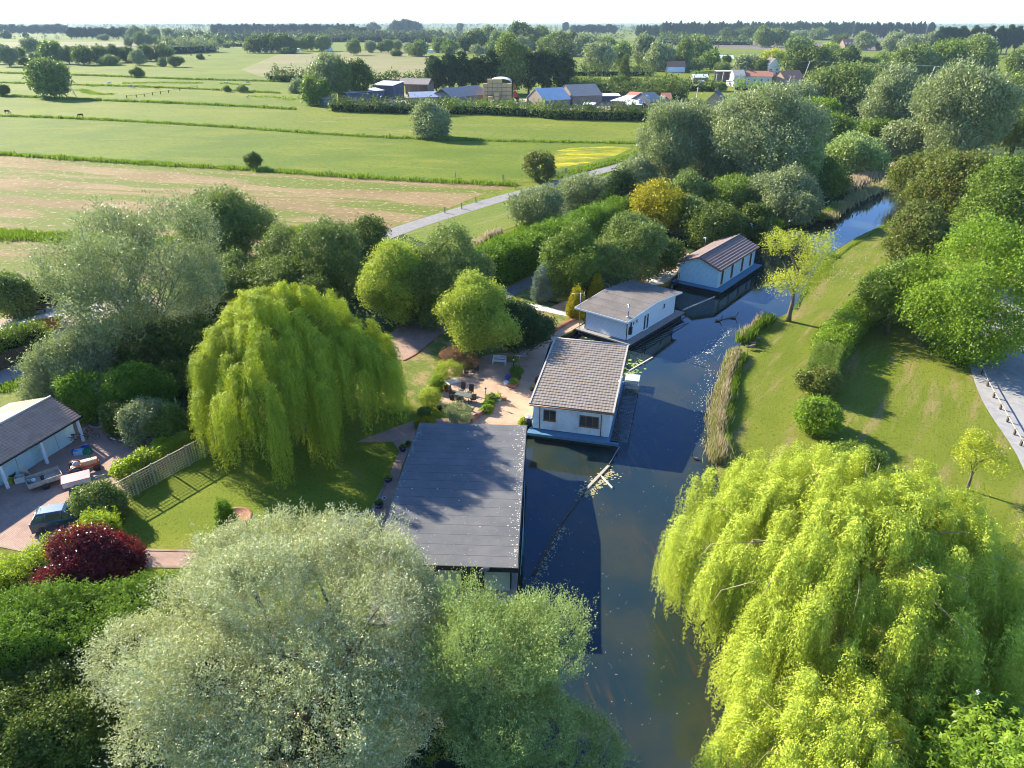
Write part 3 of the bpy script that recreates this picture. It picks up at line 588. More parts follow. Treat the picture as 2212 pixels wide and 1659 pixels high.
def tuft_strip(line, w, h, dens, lf, name='long_grass', lean=.25, wd=None, hvar=.5, side=0.0, z=0.0, label=None, cap=60000, fade=None):
    """upright blades scattered along a line"""
    SEED[0] += 1; g = np.random.default_rng(SEED[0])
    seg = np.array([(p.x, p.y) for p in line]); dv = np.diff(seg, axis=0); ll = np.linalg.norm(dv, axis=1); tot = ll.sum(); cum = np.concatenate([[0], np.cumsum(ll)])
    N = int(min(cap, dens * tot * w)); s = g.random(N) * tot; i = np.clip(np.searchsorted(cum, s) - 1, 0, len(dv) - 1); f = (s - cum[i]) / ll[i]
    nrm = np.stack([-dv[i][:, 1], dv[i][:, 0]], 1) / ll[i][:, None]
    lump = .5 + .5 * np.sin(s * .7 + 3 * np.sin(s * .13)) * np.sin(s * .23 + 1)
    c = seg[i] + dv[i] * f[:, None] + nrm * (side + g.normal(size=N) * w * .28 * (.7 + .5 * lump))[:, None]
    hh = h * g.uniform(1 - hvar, 1.15, N) * (.6 + .5 * lump)
    ax = np.stack([g.normal(size=N) * lean, g.normal(size=N) * lean, np.ones(N)], 1)
    pos = np.stack([c[:, 0], c[:, 1], z + hh * .45], 1)
    nr = np.stack([g.normal(size=N), g.normal(size=N), np.full(N, .5)], 1)
    m = np.linalg.norm(pos - [0, 0, CAM_H], axis=1) / 710
    me = leaf_mesh(name, pos, ax, nr, hh, np.maximum(wd or .05, m * .9), np.clip(.6 * g.random(N) + .4 * lump * g.random(N) + .1, 0, 1), [Lf[lf]])
    o = link(name, me); o['kind'] = 'stuff'; return o
# ---------------------------------------------------------------- grass strips, ditches, reeds
def line_px(l, step=3): return smooth_line(PS(l), step)
for l, w, h, dens in (
    ([(-60, 331), (0, 334), (250, 351), (560, 369), (800, 386), (1000, 396), (1118, 401)], 3.2, 1.3, 10),
    ([(-60, 248), (0, 251), (208, 259), (486, 275), (713, 291), (887, 300), (1110, 306), (1373, 310)], 2.6, 1.2, 7),
    ([(-60, 205), (0, 208), (208, 217), (430, 226), (640, 237)], 3.0, 1.5, 5),
    ([(-40, 177), (0, 179), (200, 185), (382, 191), (608, 202)], 3.0, 1.3, 4),
    ([(-40, 156), (0, 158), (200, 164), (382, 171), (608, 177)], 3.0, 1.6, 4),
    ([F1(560, 540), F1(700, 532), F1(880, 540)], 6, .9, 1.5), ([F1(490, 560), F1(620, 590), F1(700, 585)], 7, .9, 1.5),
    ([F1(760, 520), F1(1000, 515), F1(1250, 520)], 12, .9, 1.2), ([F1(1380, 520), F1(1550, 530)], 6, .9, 1.5),
    ([F1(1540, 600), F1(1700, 605), F1(1830, 625)], 8, .9, 1.0),
    ([(-80, 505), (0, 512), (120, 517), (280, 523), (420, 520), (560, 508), (700, 494)], 4.5, 1.0, 26),
    ([(-80, 495), (0, 503), (120, 508), (280, 512)], 2.5, 1.0, 20),
): tuft_strip(line_px(l, 4), w, h, dens, 'grassy')
tuft_strip(offset_line(lane, 3.6)[30:], 2.2, .9, 13, 'grassy'); tuft_strip(offset_line(lane, 6.0)[30:], 2.4, .8, 7, 'grassy')
tuft_strip(offset_line(lane, -2.9)[30:], 1.0, .5, 14, 'grassy'); tuft_strip(offset_line(lane, -8.5)[34:80], 3.5, 1.1, 22, 'grassy')
tuft_strip(line_px([(1000, 560), (1060, 535), (1130, 500), (1180, 478)], 1.5), 3.0, 1.2, 40, 'grassy')
tuft_strip(line_px([Z5(900, 830), Z5(960, 780), Z5(1060, 735)], 1.5), 1.5, 1.4, 26, 'straw', name='dry_reeds')
tuft_strip(line_px([(0, 850), (60, 820), (110, 800)], 1), 2.5, .6, 40, 'grassy')
# reed fringes
tuft_strip(line_px([(1556, 1005), (1548, 960), (1552, 900), (1562, 840), (1578, 790), (1592, 762)], 1), 1.5, 1.3, 170, 'reed', name='reeds', lean=.2)
tuft_strip(line_px([(1560, 1000), (1552, 950), (1556, 890), (1572, 820), (1588, 775)], 1), .8, 1.7, 50, 'straw', name='dry_reeds', lean=.2)
tuft_strip(line_px([(1572, 990), (1564, 950), (1572, 890), (1588, 820), (1604, 770)], 1), .8, 1.0, 200, 'grassy')
tuft_strip(line_px([(1552, 1000), (1546, 940), (1552, 880), (1566, 820), (1586, 770)], 1), .9, 1.2, 110, 'grassy', name='reeds')
tuft_strip(line_px([(1600, 745), (1622, 722), (1650, 702), (1664, 692)], .6), 1.2, 1.5, 150, 'grassy', name='reeds')
tuft_strip(line_px([(1598, 742), (1620, 716), (1645, 694)], .6), .5, 1.8, 90, 'straw', name='dry_reeds')
tuft_strip(line_px([Z6(665, 690), Z6(760, 670), Z6(880, 655)], 1), 3.0, 1.7, 60, 'bright', name='reeds', lean=.15)
tuft_strip(line_px([Z6(700, 640), Z6(800, 610), Z6(870, 600)], 1), 2.0, 2.2, 26, 'straw', name='dry_reeds', lean=.12)
tuft_strip(line_px([Z6(1050, 470), Z6(1200, 410), Z6(1350, 350), Z6(1480, 320)], 2), 4.5, 2.0, 34, 'straw', name='dry_reeds', lean=.15)
tuft_strip(line_px([Z6(1000, 640), Z6(1120, 560), Z6(1250, 490), Z6(1400, 420), Z6(1560, 345)], 2), 3.0, 1.4, 34, 'reed', name='reeds', lean=.2)
tuft_strip(line_px([Z6(950, 650), Z6(1010, 615), Z6(1120, 545)], 2), 2.0, 1.5, 30, 'grassy', name='reeds')
tuft_strip(line_px([Z6(1440, 640), Z6(1300, 720), Z6(1100, 850), Z6(960, 985), Z6(880, 1080), Z6(820, 1190)], 1), .5, .35, 60, 'grassy')

# ---------------------------------------------------------------- weeping willows and the near trees
def weeper(label, C, H, R, leaf, nsh, nst, lf, seed, zmin, tr, limbs=12, tier=1.0, name='weeping_willow'):
    g = np.random.default_rng(seed); root = thing(name, label, 'tree', C)
    pos, ax, nr, tn = weep(g, H, R, leaf, nsh, nst, zmin, tier)
    ln = leaf * g.uniform(.7, 1.3, len(pos))
    link('crown', leaf_mesh('crown', pos, ax, nr, ln, ln * .42, tn, [Lf[lf]]), root)
    mb = MB(); mb.tube([(0, 0, 0), (.1, 0, H * .2), (0, .1, H * .4), (0, 0, H * .62)], [tr * 1.3, tr, tr * .8, tr * .4], 10)
    for k in range(limbs * 2):
        a = 2.4 * k; f = .35 + .6 * ((k * 7) % 11) / 11; r = R * .9 * f; z = H * (1 - .50 * f ** 2.1)
        s = Vector((0, 0, H * (.25 + .3 * (k % 3) / 3))); e = Vector((r * math.cos(a), r * math.sin(a), z + .25)); mid = s.lerp(e, .55) + Vector((0, 0, H * .10))
        e.z -= .35; dr = e + Vector((math.cos(a) * .6, math.sin(a) * .6, -1.1)); mb.tube([s, mid, e, dr], [tr * .26, tr * .14, tr * .05, .008], 5)
    mb.build('trunk', M_bark if lf == 'weep' else Lf_twig, root); return root
Lf_twig = mat('willow_twig', (.30, .24, .11), .8, .2, col2=(.40, .33, .17), scale=5)
cw = P(650, 930); weeper('round yellow-green weeping willow on the lawn beside the flat-roofed houseboat', cw, 13.8, 9.3, .15, 190, 52, 'weep', 11, .9, .42)
weeper('huge golden weeping willow overhanging the canal from the lawn', Vector((19.3, 31.0, 0)), 12.3, 10.8, .12, 250, 52, 'weep2', 12, .9, .5, 14)
weeper('smaller golden weeping willow below the huge one, nearest the camera', Vector((14.2, 20.5, 0)), 8.0, 5.4, .115, 70, 40, 'weep2', 13, .8, .25, 7, .8)
def near_tree(label, C, H, R, leaf, N, lf, seed, kind='willow', stems=3, name='tree', extra=None):
    g = np.random.default_rng(seed); root = thing(name, label, 'tree', C)
    pos, ax, nr, tn = crown(g, kind, H, R, leaf, N)
    ln = leaf * g.uniform(.7, 1.3, len(pos))
    link('crown', leaf_mesh('crown', pos, ax, nr, ln * 1.15, ln * .44, tn, [Lf[lf]]), root)
    trunk_mb(g, H, R, .028 * H, stems, 4, top=.55).build('trunk', M_bark, root); return root
SPEC['sil'] = dict(slen=8, sdir=(.6, .6, .45), spread=1.0, zb=.02, nl=46, lr=.2, core=.84, gap=-1.9, cw=2.2, warp=.5, rad=(.85, 1.0), asp=.33, sag=.03, axd=.7, nrand=.8)
SPEC['up'] = dict(slen=13, sdir=(.45, 1.0, .35), spread=1.0, zb=.02, nl=26, lr=.28, core=.72, gap=-1.5, cw=1.6, warp=1.6, asp=.33, sag=.02, axd=1.0, nrand=.6)
near_tree('wide silvery white willow in front of the flat-roofed houseboat', Vector((-11.3, 26.3, 0)), 10.4, 9.0, .112, 380000, 'silver', 21, 'sil', 4)
near_tree('loose green willow between the silvery willow and the canal', Vector((-.7, 24.9, 0)), 10.0, 4.0, .105, 110000, 'pale', 22, 'up', 3)
near_tree('low bushy sallow at the foot of the green willow by the water', Vector((1.0, 21.8, 0)), 5.6, 4.0, .10, 80000, 'pale', 23, 'up', 3)
near_tree('dark leafy bush under the silvery willow near the houseboat deck', Vector((-4.8, 25.2, 0)), 4.4, 2.8, .11, 14000, 'mid', 24, 'sil', 2, name='bush')
def chestnut(C, H, R, seed):
    g = np.random.default_rng(seed); root = thing('horse_chestnut', 'bright green horse chestnut with white flower candles below the golden willow', 'tree', C)
    sp = dict(SPEC['broad']); pos, ax, nr, tn = crown(g, 'broad', H, R, .26, 9000)
    P_ = np.repeat(pos, 5, 0); k = len(pos); a = (np.tile(np.arange(5), k) * 1.2566 + np.repeat(g.random(k) * 6, 5)); n0 = np.repeat(unit(nr + [0, 0, .7]), 5, 0)
    u = unit(np.cross(n0, [[.3, .9, .1]])); v = np.cross(n0, u); d = u * np.cos(a)[:, None] + v * np.sin(a)[:, None] - n0 * .35
    link('crown', leaf_mesh('crown', P_ + d * .13, d, n0, .27, .10, np.repeat(tn, 5), [Lf['bright']]), root)
    c = pos[g.choice(k, 60)]; c = c[c[:, 2] > H * .45]; q = np.repeat(c, 26, 0); q[:, 2] += g.random(len(q)) * .26 + .05; q[:, :2] += g.normal(size=(len(q), 2)) * .035
    link('blossom', leaf_mesh('blossom', q, rdir(g, len(q)), rdir(g, len(q)), .07, .05, g.random(len(q)), [Lf['flower']]), root)
    trunk_mb(g, H, R, .22, 1, 6).build('trunk', M_bark, root)
chestnut(Vector((22.3, 18.6, 0)), 7.6, 4.6, 31)
# bottom left corner
hedge('tall clipped bright green conifer hedge filling the corner by the silvery willow', [(-31.5, 28.2, 0), (-25, 29.6, 0), (-19.2, 31.0, 0)], 4.6, 4.5, 'cedar', leaf=.14, cover=4.6, rough=.07, cap=90000, up=.9)
T('bush', 90, 1700, 1520, 330, 'dark low shrub below the tall conifer hedge in the corner', 'dark', leaf=.16)
hedge('climber-covered fence of yellow-green vine leaves below the parked car', [P(-60, 1330), P(60, 1290), P(175, 1225), P(235, 1165)], 2.2, 2.3, 'ivy', leaf=.15, rough=.12, cap=40000)
T('broad', 236, 1322, 1155, 165, 'dark red-leaved plum tree beside the brick path', 'plum', name='plum_tree', leaf=.13, cover=6, zb=.5)
# ---------------------------------------------------------------- middle ground, left
T('willow', 345, 790, 462, 350, 'tall grey-green willow with many upright stems left of the weeping willow', 'willow', name='willow_tree', stems=7, cover=9, back=.3)
T('bush', 320, 810, 690, 230, 'lower skirt of sallow scrub below the many-stemmed willow', 'grey')
T('bush', 420, 800, 690, 160, 'dark scrub between the many-stemmed willow and the weeping willow', 'dark')
T('round', 495, 600, 417, 160, 'darker willow rising behind the many-stemmed willow at the field edge', 'grey', name='willow_tree')
T('willow', 178, 880, 740, 165, 'pale silvery sallow bush beside the garage', 'willow', cat='bush', name='bush', stems=5)
T('bush', 500, 665, 560, 190, 'grey-green scrub screening the lane above the weeping willow', 'grey')
T('bush', 668, 660, 492, 280, 'broad dark grey-green bush right of the many-stemmed willow', 'grey')
T('round', 785, 590, 474, 110, 'dark leafy tree at the end of the grey-green bush by the lane', 'dark')
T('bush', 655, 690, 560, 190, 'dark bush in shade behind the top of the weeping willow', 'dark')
T('broad', 868, 715, 532, 140, 'yellow-green false acacia behind the driveway', 'lime', back=.35)
T('round', 965, 700, 520, 180, 'dense grey-green apple tree beside the false acacia', 'grey', back=.35)
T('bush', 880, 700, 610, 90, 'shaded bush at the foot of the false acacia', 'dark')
T('broad', 1030, 785, 604, 130, 'light green round tree on the patio lawn', 'lime', back=.35, cover=6)
T('bush', 1118, 770, 645, 98, 'dark olive evergreen beside the light green round tree', 'fir', back=.3, cover=6)
T('conifer', 1168, 655, 568, 46, 'small blue-grey pine on the garden bed', 'pine', name='pine_tree', leaf=.2)
T('bush', 1228, 640, 505, 120, 'rounded pale-edged shrub left of the pair of garden shrubs', 'mid', cover=6, back=.3)
T('bush', 1345, 628, 486, 165, 'large rounded shrub with grey-green leaves behind the low-gabled houseboat', 'grey', cover=6, back=.3)
T('bush', 1420, 600, 512, 85, 'dark rounded shrub nearest the blue houseboat patio', 'dark', back=.3)
T('conifer', 1244, 690, 618, 47, 'golden conifer, lower one beside the low-gabled houseboat', 'golden', name='golden_conifer', leaf=.17, cover=9)
T('conifer', 1287, 660, 591, 38, 'slimmer golden conifer rising behind the low-gabled houseboat roof', 'golden', name='golden_conifer', leaf=.17, cover=9)
hedge('long tall dark conifer hedge between lane and driveway', [P(1052, 618), P(1130, 582), P(1230, 538), P(1345, 486)], 3.6, 4.3, 'cedar', cover=5, rough=.06, cap=90000, up=.7, spread=1.1)
T('conifer', 1336, 482, 366, 100, 'dark green fir at the end of the long conifer hedge', 'fir', name='fir_tree', cover=8)
T('broad', 1415, 515, 402, 105, 'golden-leaved tree beside the dark fir', 'golden', name='golden_tree', cover=6)
T('willow', 1160, 492, 418, 120, 'pale grey sallow above the long conifer hedge', 'willow', cat='bush', name='bush')
T('willow', 1258, 450, 382, 105, 'greyish sallow bush beside the lane above the hedge', 'willow', cat='bush', name='bush')
T('bush', 1370, 410, 340, 80, 'pale twiggy bush by the bend of the lane', 'willow')
T('bush', 1162, 393, 334, 66, 'hawthorn bush with rusty blossom beside the field gate', 'copper', name='hawthorn')
T('bush', 548, 366, 329, 30, 'small lone bush on the ditch above the mown hay field', 'dark')
T('bush', 930, 300, 235, 84, 'lone round grey-green willow bush in the pasture', 'willow', cover=8)
T('bush', 35, 695, 595, 100, 'dull green bush at the corner of the neighbouring yard', 'grey')
hedge('dark hedge behind the neighbouring yard', [P(40, 665), P(150, 640), P(240, 622)], 1.6, 1.9, 'dark')
hedge('clipped hedge on a dark fence by the orange skip', [P(-70, 800), P(20, 775), P(98, 748)], 2.0, 2.6, 'mid', rough=.06)
# garden beside the garage
T('bush', 208, 910, 800, 90, 'yellow-green juniper mound nearest the garage end', 'cedar', cover=6)
T('bush', 300, 905, 785, 90, 'flat-topped bright juniper behind the bicycles', 'cedar', cover=6)
T('bush', 345, 895, 815, 70, 'golden-tipped juniper beside the trellis', 'cedar', cover=6)
T('bush', 255, 900, 812, 70, 'variegated holly among the junipers', 'willow', cover=6)
T('bush', 325, 955, 872, 85, 'silvery shrub behind the leaning bicycles', 'willow', cover=6)
T('bush', 375, 955, 885, 75, 'dark green shrub with bright tips beside the trellis gate', 'mid', cover=6)
T('bush', 265, 935, 860, 60, 'small dark shrub by the bicycles', 'dark', cover=6)
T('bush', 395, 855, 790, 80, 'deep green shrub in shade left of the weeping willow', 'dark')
T('bush', 232, 1128, 1050, 95, 'grey-green climber at the lower end of the trellis', 'grey', cover=6)
T('bush', 285, 1050, 1000, 60, 'vine tuft climbing over the trellis nearest the trailers', 'ivy', cover=6)
T('bush', 330, 1010, 972, 55, 'bright vine tuft midway along the trellis', 'ivy', cover=6)
T('bush', 365, 985, 950, 50, 'yellow-green vine tuft in the middle of the trellis top', 'ivy', cover=6)
T('bush', 402, 966, 935, 34, 'small pale vine tuft on the upper trellis', 'lime', cover=6)
T('bush', 308, 1030, 985, 42, 'dark vine tuft between the two bright trellis tufts', 'mid', cover=6)
T('bush', 430, 945, 915, 40, 'dark vine tuft near the far end of the trellis', 'mid', cover=6)
T('conifer', 504, 1190, 1072, 62, 'drooping slim conifer standing in a round bed on the lawn', 'cedar', name='weeping_conifer', leaf=.13, cover=8)
# patio planting
for kind, x, yb, yt, w, lab, lf in (
    ('bush', *Z1(840, 560), Z1(0, 355)[1], 95, 'rusty-leaved shrub above the patio bed', 'rust'),
    ('bush', *Z1(740, 660), Z1(0, 490)[1], 75, 'pale yellow-green shrub below the rusty shrub', 'lime'),
    ('bush', *Z1(620, 800), Z1(0, 650)[1], 40, 'rounded green shrub by the red pot', 'bright'),
    ('bush', *Z1(520, 960), Z1(0, 800)[1], 62, 'variegated yellow shrub beside the willow curtain', 'lime'),
    ('bush', *Z1(840, 1130), Z1(0, 960)[1], 100, 'cream-edged dense shrub behind the flat roof', 'willow'),
    ('bush', *Z1(480, 1210), Z1(0, 1100)[1], 45, 'yellow flowering clump at the corner of the flat roof', 'golden'),
    ('bush', *Z1(470, 1070), Z1(0, 990)[1], 35, 'dark green clump between the yellow shrubs', 'mid'),
    ('bush', *Z1(1210, 920), Z1(0, 850)[1], 34, 'green rosemary mound beside the lamp post', 'mid'),
    ('bush', *Z1(1175, 980), Z1(0, 920)[1], 30, 'grey-green lavender mound under the lamp post', 'cedar'),
    ('bush', *Z1(1155, 1040), Z1(0, 985)[1], 36, 'bright green mound at the end of the curved brick wall', 'bright'),
    ('bush', *Z1(1470, 610), Z1(0, 545)[1], 34, 'green herb mound beside the upper lamp post', 'bright'),
    ('bush', *Z1(1465, 670), Z1(0, 620)[1], 30, 'green herb mound below the upper lamp post', 'mid'),
    ('bush', *Z1(1440, 740), Z1(0, 670)[1], 24, 'pale potted shrub by the white buckets', 'lime'),
    ('bush', *Z1(1450, 480), Z1(0, 430)[1], 24, 'yellowish climber beside the rotary dryer', 'lime'),
    ('bush', *Z1(960, 560), Z1(0, 480)[1], 36, 'spiky green clump under the rusty shrub', 'mid'),
    ('bush', *Z1(1030, 460), Z1(0, 405)[1], 30, 'green clump left of the white bench', 'mid'),
    ('bush', *Z1(1560, 1175), Z1(0, 1110)[1], 34, 'pale yellow potted shrub at the houseboat corner', 'lime'),
    ('bush', *Z1(1385, 680), Z1(0, 655)[1], 14, 'purple lavender clump by the white buckets', 'lav'),
    ('bush', *Z1(1700, 740), Z1(0, 640)[1], 14, 'pink flowering pot plant against the tiled houseboat', 'rust'),
): T(kind, x, yb, yt, w / 1.25, lab, lf, trunk=False, leaf=.11, cover=7, cap=6000, back=.2)
# ---------------------------------------------------------------- wood between lane and canal
T('willow', 1450, 402, 246, 155, 'silvery willow nearest the bend of the lane', 'willow', name='willow_tree', cover=6)
T('round', 1625, 418, 206, 235, 'largest spreading olive-grey willow in the wood beyond the lane', 'willow', name='willow_tree', cover=6)
T('bush', 1700, 430, 300, 130, 'dense green willow scrub right of the largest willow', 'pale', cat='tree', name='tree')
T('bush', 1775, 340, 255, 110, 'light green scrub tree behind the canal wood', 'mid', cat='tree', name='tree')
T('bush', 1840, 380, 305, 130, 'bright green sallow above the brown reeds', 'pale')
T('bush', 1880, 330, 262, 110, 'green sallow clump behind the bright sallow', 'mid')
T('bush', 1945, 345, 268, 105, 'dull green sallow beside the tall right-hand willow', 'willow')
T('willow', 2045, 362, 165, 190, 'tall pale willow with drooping sprays beside the far canal', 'willow', name='willow_tree', cover=6)
T('willow', 1920, 290, 166, 120, 'pale willow with dark ivy gaps behind the canal bend', 'willow', name='willow_tree')
T('round', 2180, 345, 175, 130, 'dark drooping tree at the right edge above the road', 'grey')
T('round', 1806, 246, 148, 118, 'rounded green willow by the overhead wires', 'grey', name='willow_tree')
T('bush', 1715, 247, 190, 78, 'low grey willow beside the overhead wires', 'willow')
T('bush', 1700, 300, 230, 120, 'pale green scrub beside the largest willow crown', 'mid')
T('bush', 1760, 270, 222, 90, 'leafy green scrub below the rounded green willow', 'bright')
T('bush', 1625, 530, 434, 62, 'elder bush with cream flowers beside the blue houseboat', 'dark', name='elder_bush', cover=7)
T('bush', 1540, 545, 452, 120, 'dark leafy bush behind the blue houseboat', 'dark', cover=6)
T('bush', 1685, 482, 385, 150, 'grey-leaved sallow above the bright reeds', 'willow', cover=6)
T('bush', 1580, 470, 390, 120, 'mixed green scrub left of the grey-leaved sallow', 'mid')
T('bush', 1475, 470, 385, 90, 'pale green scrub behind the golden-leaved tree', 'grey')
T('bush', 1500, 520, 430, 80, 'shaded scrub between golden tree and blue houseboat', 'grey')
T('bush', 1770, 425, 350, 100, 'dark green scrub at the canal edge before the reeds', 'mid')
T('bush', 1545, 395, 330, 110, 'silvery scrub under the largest willow', 'willow')
T('round', 2095, 250, 168, 90, 'grey willow behind the tall right-hand willow', 'willow', name='willow_tree')
T('bush', 1900, 250, 205, 90, 'light scrub between the willows by the poles', 'mid')
T('bush', 2010, 240, 190, 110, 'pale scrub behind the far canal willow', 'grey')
g9 = np.random.default_rng(77)
def blossoms(x, y, w, h, n, z0):
    G = P(x, y); m = dist(y) / FPX; c = G + Vector((0, 1.2, 0)); q = g9.normal(size=(n, 3)) * [w * m * .3, .8, .5]; q[:, 1] -= .6
    q[:, 2] += z0; k = np.repeat(q, 10, 0) + g9.normal(size=(n * 10, 3)) * .12
    return leaf_mesh('blossom', k, rdir(g9, n * 10), rdir(g9, n * 10), .2, .16, g9.random(n * 10), [Lf['flower']]), c
me_, c_ = blossoms(1625, 528, 60, 60, 60, 3.6)
for o in COL.objects:
    if o.name == 'elder_bush': link('blossom', me_, o)
# ---------------------------------------------------------------- right bank
T('round', 2038, 515, 335, 205, 'big bronze-tinged maple beside the canal on the right', 'copper', name='maple_tree', cover=6, back=.35)
T('broad', 2150, 560, 372, 190, 'green tree behind the bright sycamore at the right edge', 'mid', cover=5, back=.35)
T('broad', 1960, 600, 445, 105, 'reddish-tinged maple at the edge of the mown bank', 'copper', name='maple_tree', cover=6)
T('broad', 2078, 785, 478, 330, 'bright green sycamore shading the lane on the right', 'bright', name='sycamore_tree', cover=6, back=.25, zb=.5)
T('broad', 1915, 722, 585, 135, 'grey-green leaning tree left of the bright sycamore', 'mid', cover=6, back=.1, zb=2.0)
T('round', 2260, 700, 500, 150, 'dark tree just outside the right edge over the road', 'dark')
T('round', 2205, 640, 470, 110, 'dark tree beyond the road at the right edge', 'dark')
T('sparse', 1703, 694, 490, 140, 'slender young tree with yellow-green leaves on the bank', 'fresh', name='young_tree', cover=.62, back=0, zb=3.0, leaf=.2)
T('sparse', 2088, 1058, 935, 92, 'little slender leaning sapling on the lawn', 'fresh', name='sapling', cover=.8, back=0, zb=1.7, leaf=.15)
hedge('tall clipped block hedge at the near end of the lawn hedge row', [P(1765, 845), P(1785, 790)], 2.6, 2.4, 'mid', rough=.05, leaf=.12, cover=5)
T('bush', 1758, 938, 862, 92, 'clipped round yew bush standing alone on the lawn', 'bright', cover=9, back=.35)
T('bush', 1842, 1010, 968, 105, 'low green bush behind the golden willow on the lawn', 'mid', cover=7)
T('bush', 1768, 862, 800, 66, 'browned patch of the block hedge', 'copper', cover=6)
hedge('sunlit stepped hedge running up the mown bank', [P(1785, 782), P(1815, 735), P(1850, 700), P(1885, 680)], 2.6, 1.8, 'bright', rough=.10, cover=5)
hedge('dark end of the lawn hedge under the leaning tree', [P(1885, 690), P(1930, 686), P(1980, 680)], 2.2, 2.0, 'dark', rough=.1)
# ---------------------------------------------------------------- far ground: farm hedges
def fh(label, l, w, h, lf='dark', **k): hedge(label, PS(l), w, h, lf, leaf=k.pop('leaf', None), cover=3.2, rough=.14, **k)
fh('long hawthorn hedge in front of the farm, left stretch', [F2(20, 690), F2(350, 700), F2(560, 710), F2(700, 716)], 3.2, 3.0, 'dark')
fh('hawthorn hedge before the haystack with cream blossom', [F2(700, 706), F2(900, 706), F2(1120, 716), F2(1330, 725)], 3.2, 3.0, 'mid')
fh('long hawthorn hedge in front of the silos, right stretch', [F2(1330, 735), F2(1700, 745), F2(1950, 748), F2(2180, 742)], 3.2, 3.2, 'dark')
fh('thick hedge behind the farm sheds', [F2(1480, 590), F2(1750, 610), F2(2000, 618), F2(2190, 620)], 5, 3.6, 'dark')
fh('hedge beyond the farm lane with a pale green field behind', [F2(1480, 552), F2(1800, 556), F2(2212, 560)], 4, 3.0, 'dark')
fh('dark hedge across the pasture behind the farm trees', [F2(1490, 470), F2(1700, 472), F2(2000, 472)], 4, 3, 'dark')
fh('narrow hedge below the isolated grove', [F1(1690, 505), F1(1830, 508), F1(1940, 508)], 4, 3.5, 'dark')
fh('hedge left of the open brown barn', [F2(260, 520), F2(430, 525), F2(600, 530)], 4, 3.0, 'dark')
fh('clipped hedge in front of the cream farmhouse', [F3(455, 548), F3(560, 550), F3(655, 552)], 2.4, 1.7, 'bright')
fh('dark hedge left of the cream farmhouse', [F3(0, 550), F3(200, 552), F3(330, 555)], 3, 2.6, 'dark')
fh('garden hedge left of the bungalow', [F3(0, 600), F3(60, 612), F3(125, 615)], 5, 4.5, 'dark')
fh('low hedge in front of the bungalow', [F3(0, 710), F3(130, 715), F3(270, 720)], 4, 2.8, 'dark')
fh('far hedge line by the dark ploughed field', [F3(0, 275), F3(250, 273), F3(560, 275)], 8, 6, 'dark')
fh('farther dark hedge line below the poplar rows', [F3(0, 248), F3(240, 248)], 8, 5, 'dark')
fh('hedge at the far edge of the pale pasture', [F1(1030, 335), F1(1180, 330), F1(1320, 322)], 14, 8, 'willow')
fh('dark hedge line across the distant fields', [F1(1050, 250), F1(1500, 256), F1(2212, 262), F2(800, 262)], 12, 7, 'haze')
fh('lower hedge line across the distant fields', [F1(1080, 282), F1(1500, 290)], 8, 4, 'dark')
fh('distant hedge line behind the horse pasture trees', [F1(2030, 245), F2(300, 262), F2(640, 265)], 14, 8, 'haze')
# ---------------------------------------------------------------- far trees
def TF(conv, kind, x0, x1, yt, yb, label, lf='grey', group=None, name=None, cat=None):
    a = conv(x0, yt); b = conv(x1, yb); return T(kind, (a[0] + b[0]) / 2, b[1], a[1], abs(b[0] - a[0]), label, lf, name, group, cat)
TF(F1, 'round', 235, 450, 385, 612, 'isolated large tree with a leaning pole beside it in the pasture', 'grey', name='willow_tree')
TF(F1, 'bush', 5, 65, 528, 600, 'small dark bush at the left edge of the pasture', 'dark')
TF(F1, 'bush', 832, 892, 424, 482, 'small dark round bush on the ditch left of centre', 'dark')
TF(F1, 'bush', 1392, 1440, 540, 572, 'small bush by the fence corner in the horse pasture', 'mid'); TF(F1, 'bush', 1482, 1540, 535, 576, 'double bush beside the fence corner in the horse pasture', 'grey')
TF(F1, 'round', 1885, 2060, 500, 655, 'round green tree at the front of the farm grove', 'mid')
TF(F1, 'bush', 1790, 1900, 510, 580, 'cream-topped hawthorn left of the farm grove', 'willow')
TF(F1, 'willow', 1945, 2160, 362, 640, 'tall silvery willow on the left of the farm grove', 'willow', name='willow_tree')
TF(F2, 'round', 30, 140, 352, 640, 'dark tall willow in the middle of the farm grove', 'grey', name='willow_tree')
TF(F2, 'round', 120, 262, 375, 632, 'dark dense tree on the right of the farm grove', 'dark')
for k, (a, b, t) in enumerate(((605, 720, 345), (690, 800, 322), (770, 880, 330), (850, 960, 335), (930, 1050, 318), (1180, 1290, 325), (1260, 1390, 320), (1370, 1500, 335))):
    TF(F2, 'round', a, b, t, 588, ['leftmost dark alder', 'second dark alder from the left', 'third dark alder from the left', 'fourth dark alder from the left', 'dark alder just left of the pale poplar', 'dark alder just right of the pale poplar', 'second dark alder right of the pale poplar', 'rightmost dark alder'][k] + ' in the row behind the farm', 'fir', group='dark alders behind the farm', name='alder_tree')
TF(F2, 'poplar', 1030, 1230, 250, 590, 'pale green poplar standing up in the dark alder row', 'grey', name='poplar_tree')
TF(F2, 'round', 1570, 1770, 288, 448, 'round pale willow standing alone beyond the farm', 'willow', name='willow_tree')
TF(F2, 'conifer', 1785, 1868, 340, 525, 'dark pointed conifer beyond the silos', 'dark', name='conifer_tree')
TF(F2, 'bush', 1735, 1830, 475, 555, 'leafy bush left of the pointed conifer', 'mid'); TF(F2, 'bush', 1890, 1930, 415, 460, 'tiny bright tree right of the pointed conifer', 'mid')
TF(F2, 'round', 1880, 2030, 250, 430, 'pale willow left of the pond', 'willow', name='willow_tree'); TF(F2, 'round', 1960, 2120, 290, 445, 'pale rounded willow before the pond', 'willow', name='willow_tree')
TF(F2, 'round', 2145, 2240, 255, 440, 'olive willow just right of the pond', 'grey', name='willow_tree')
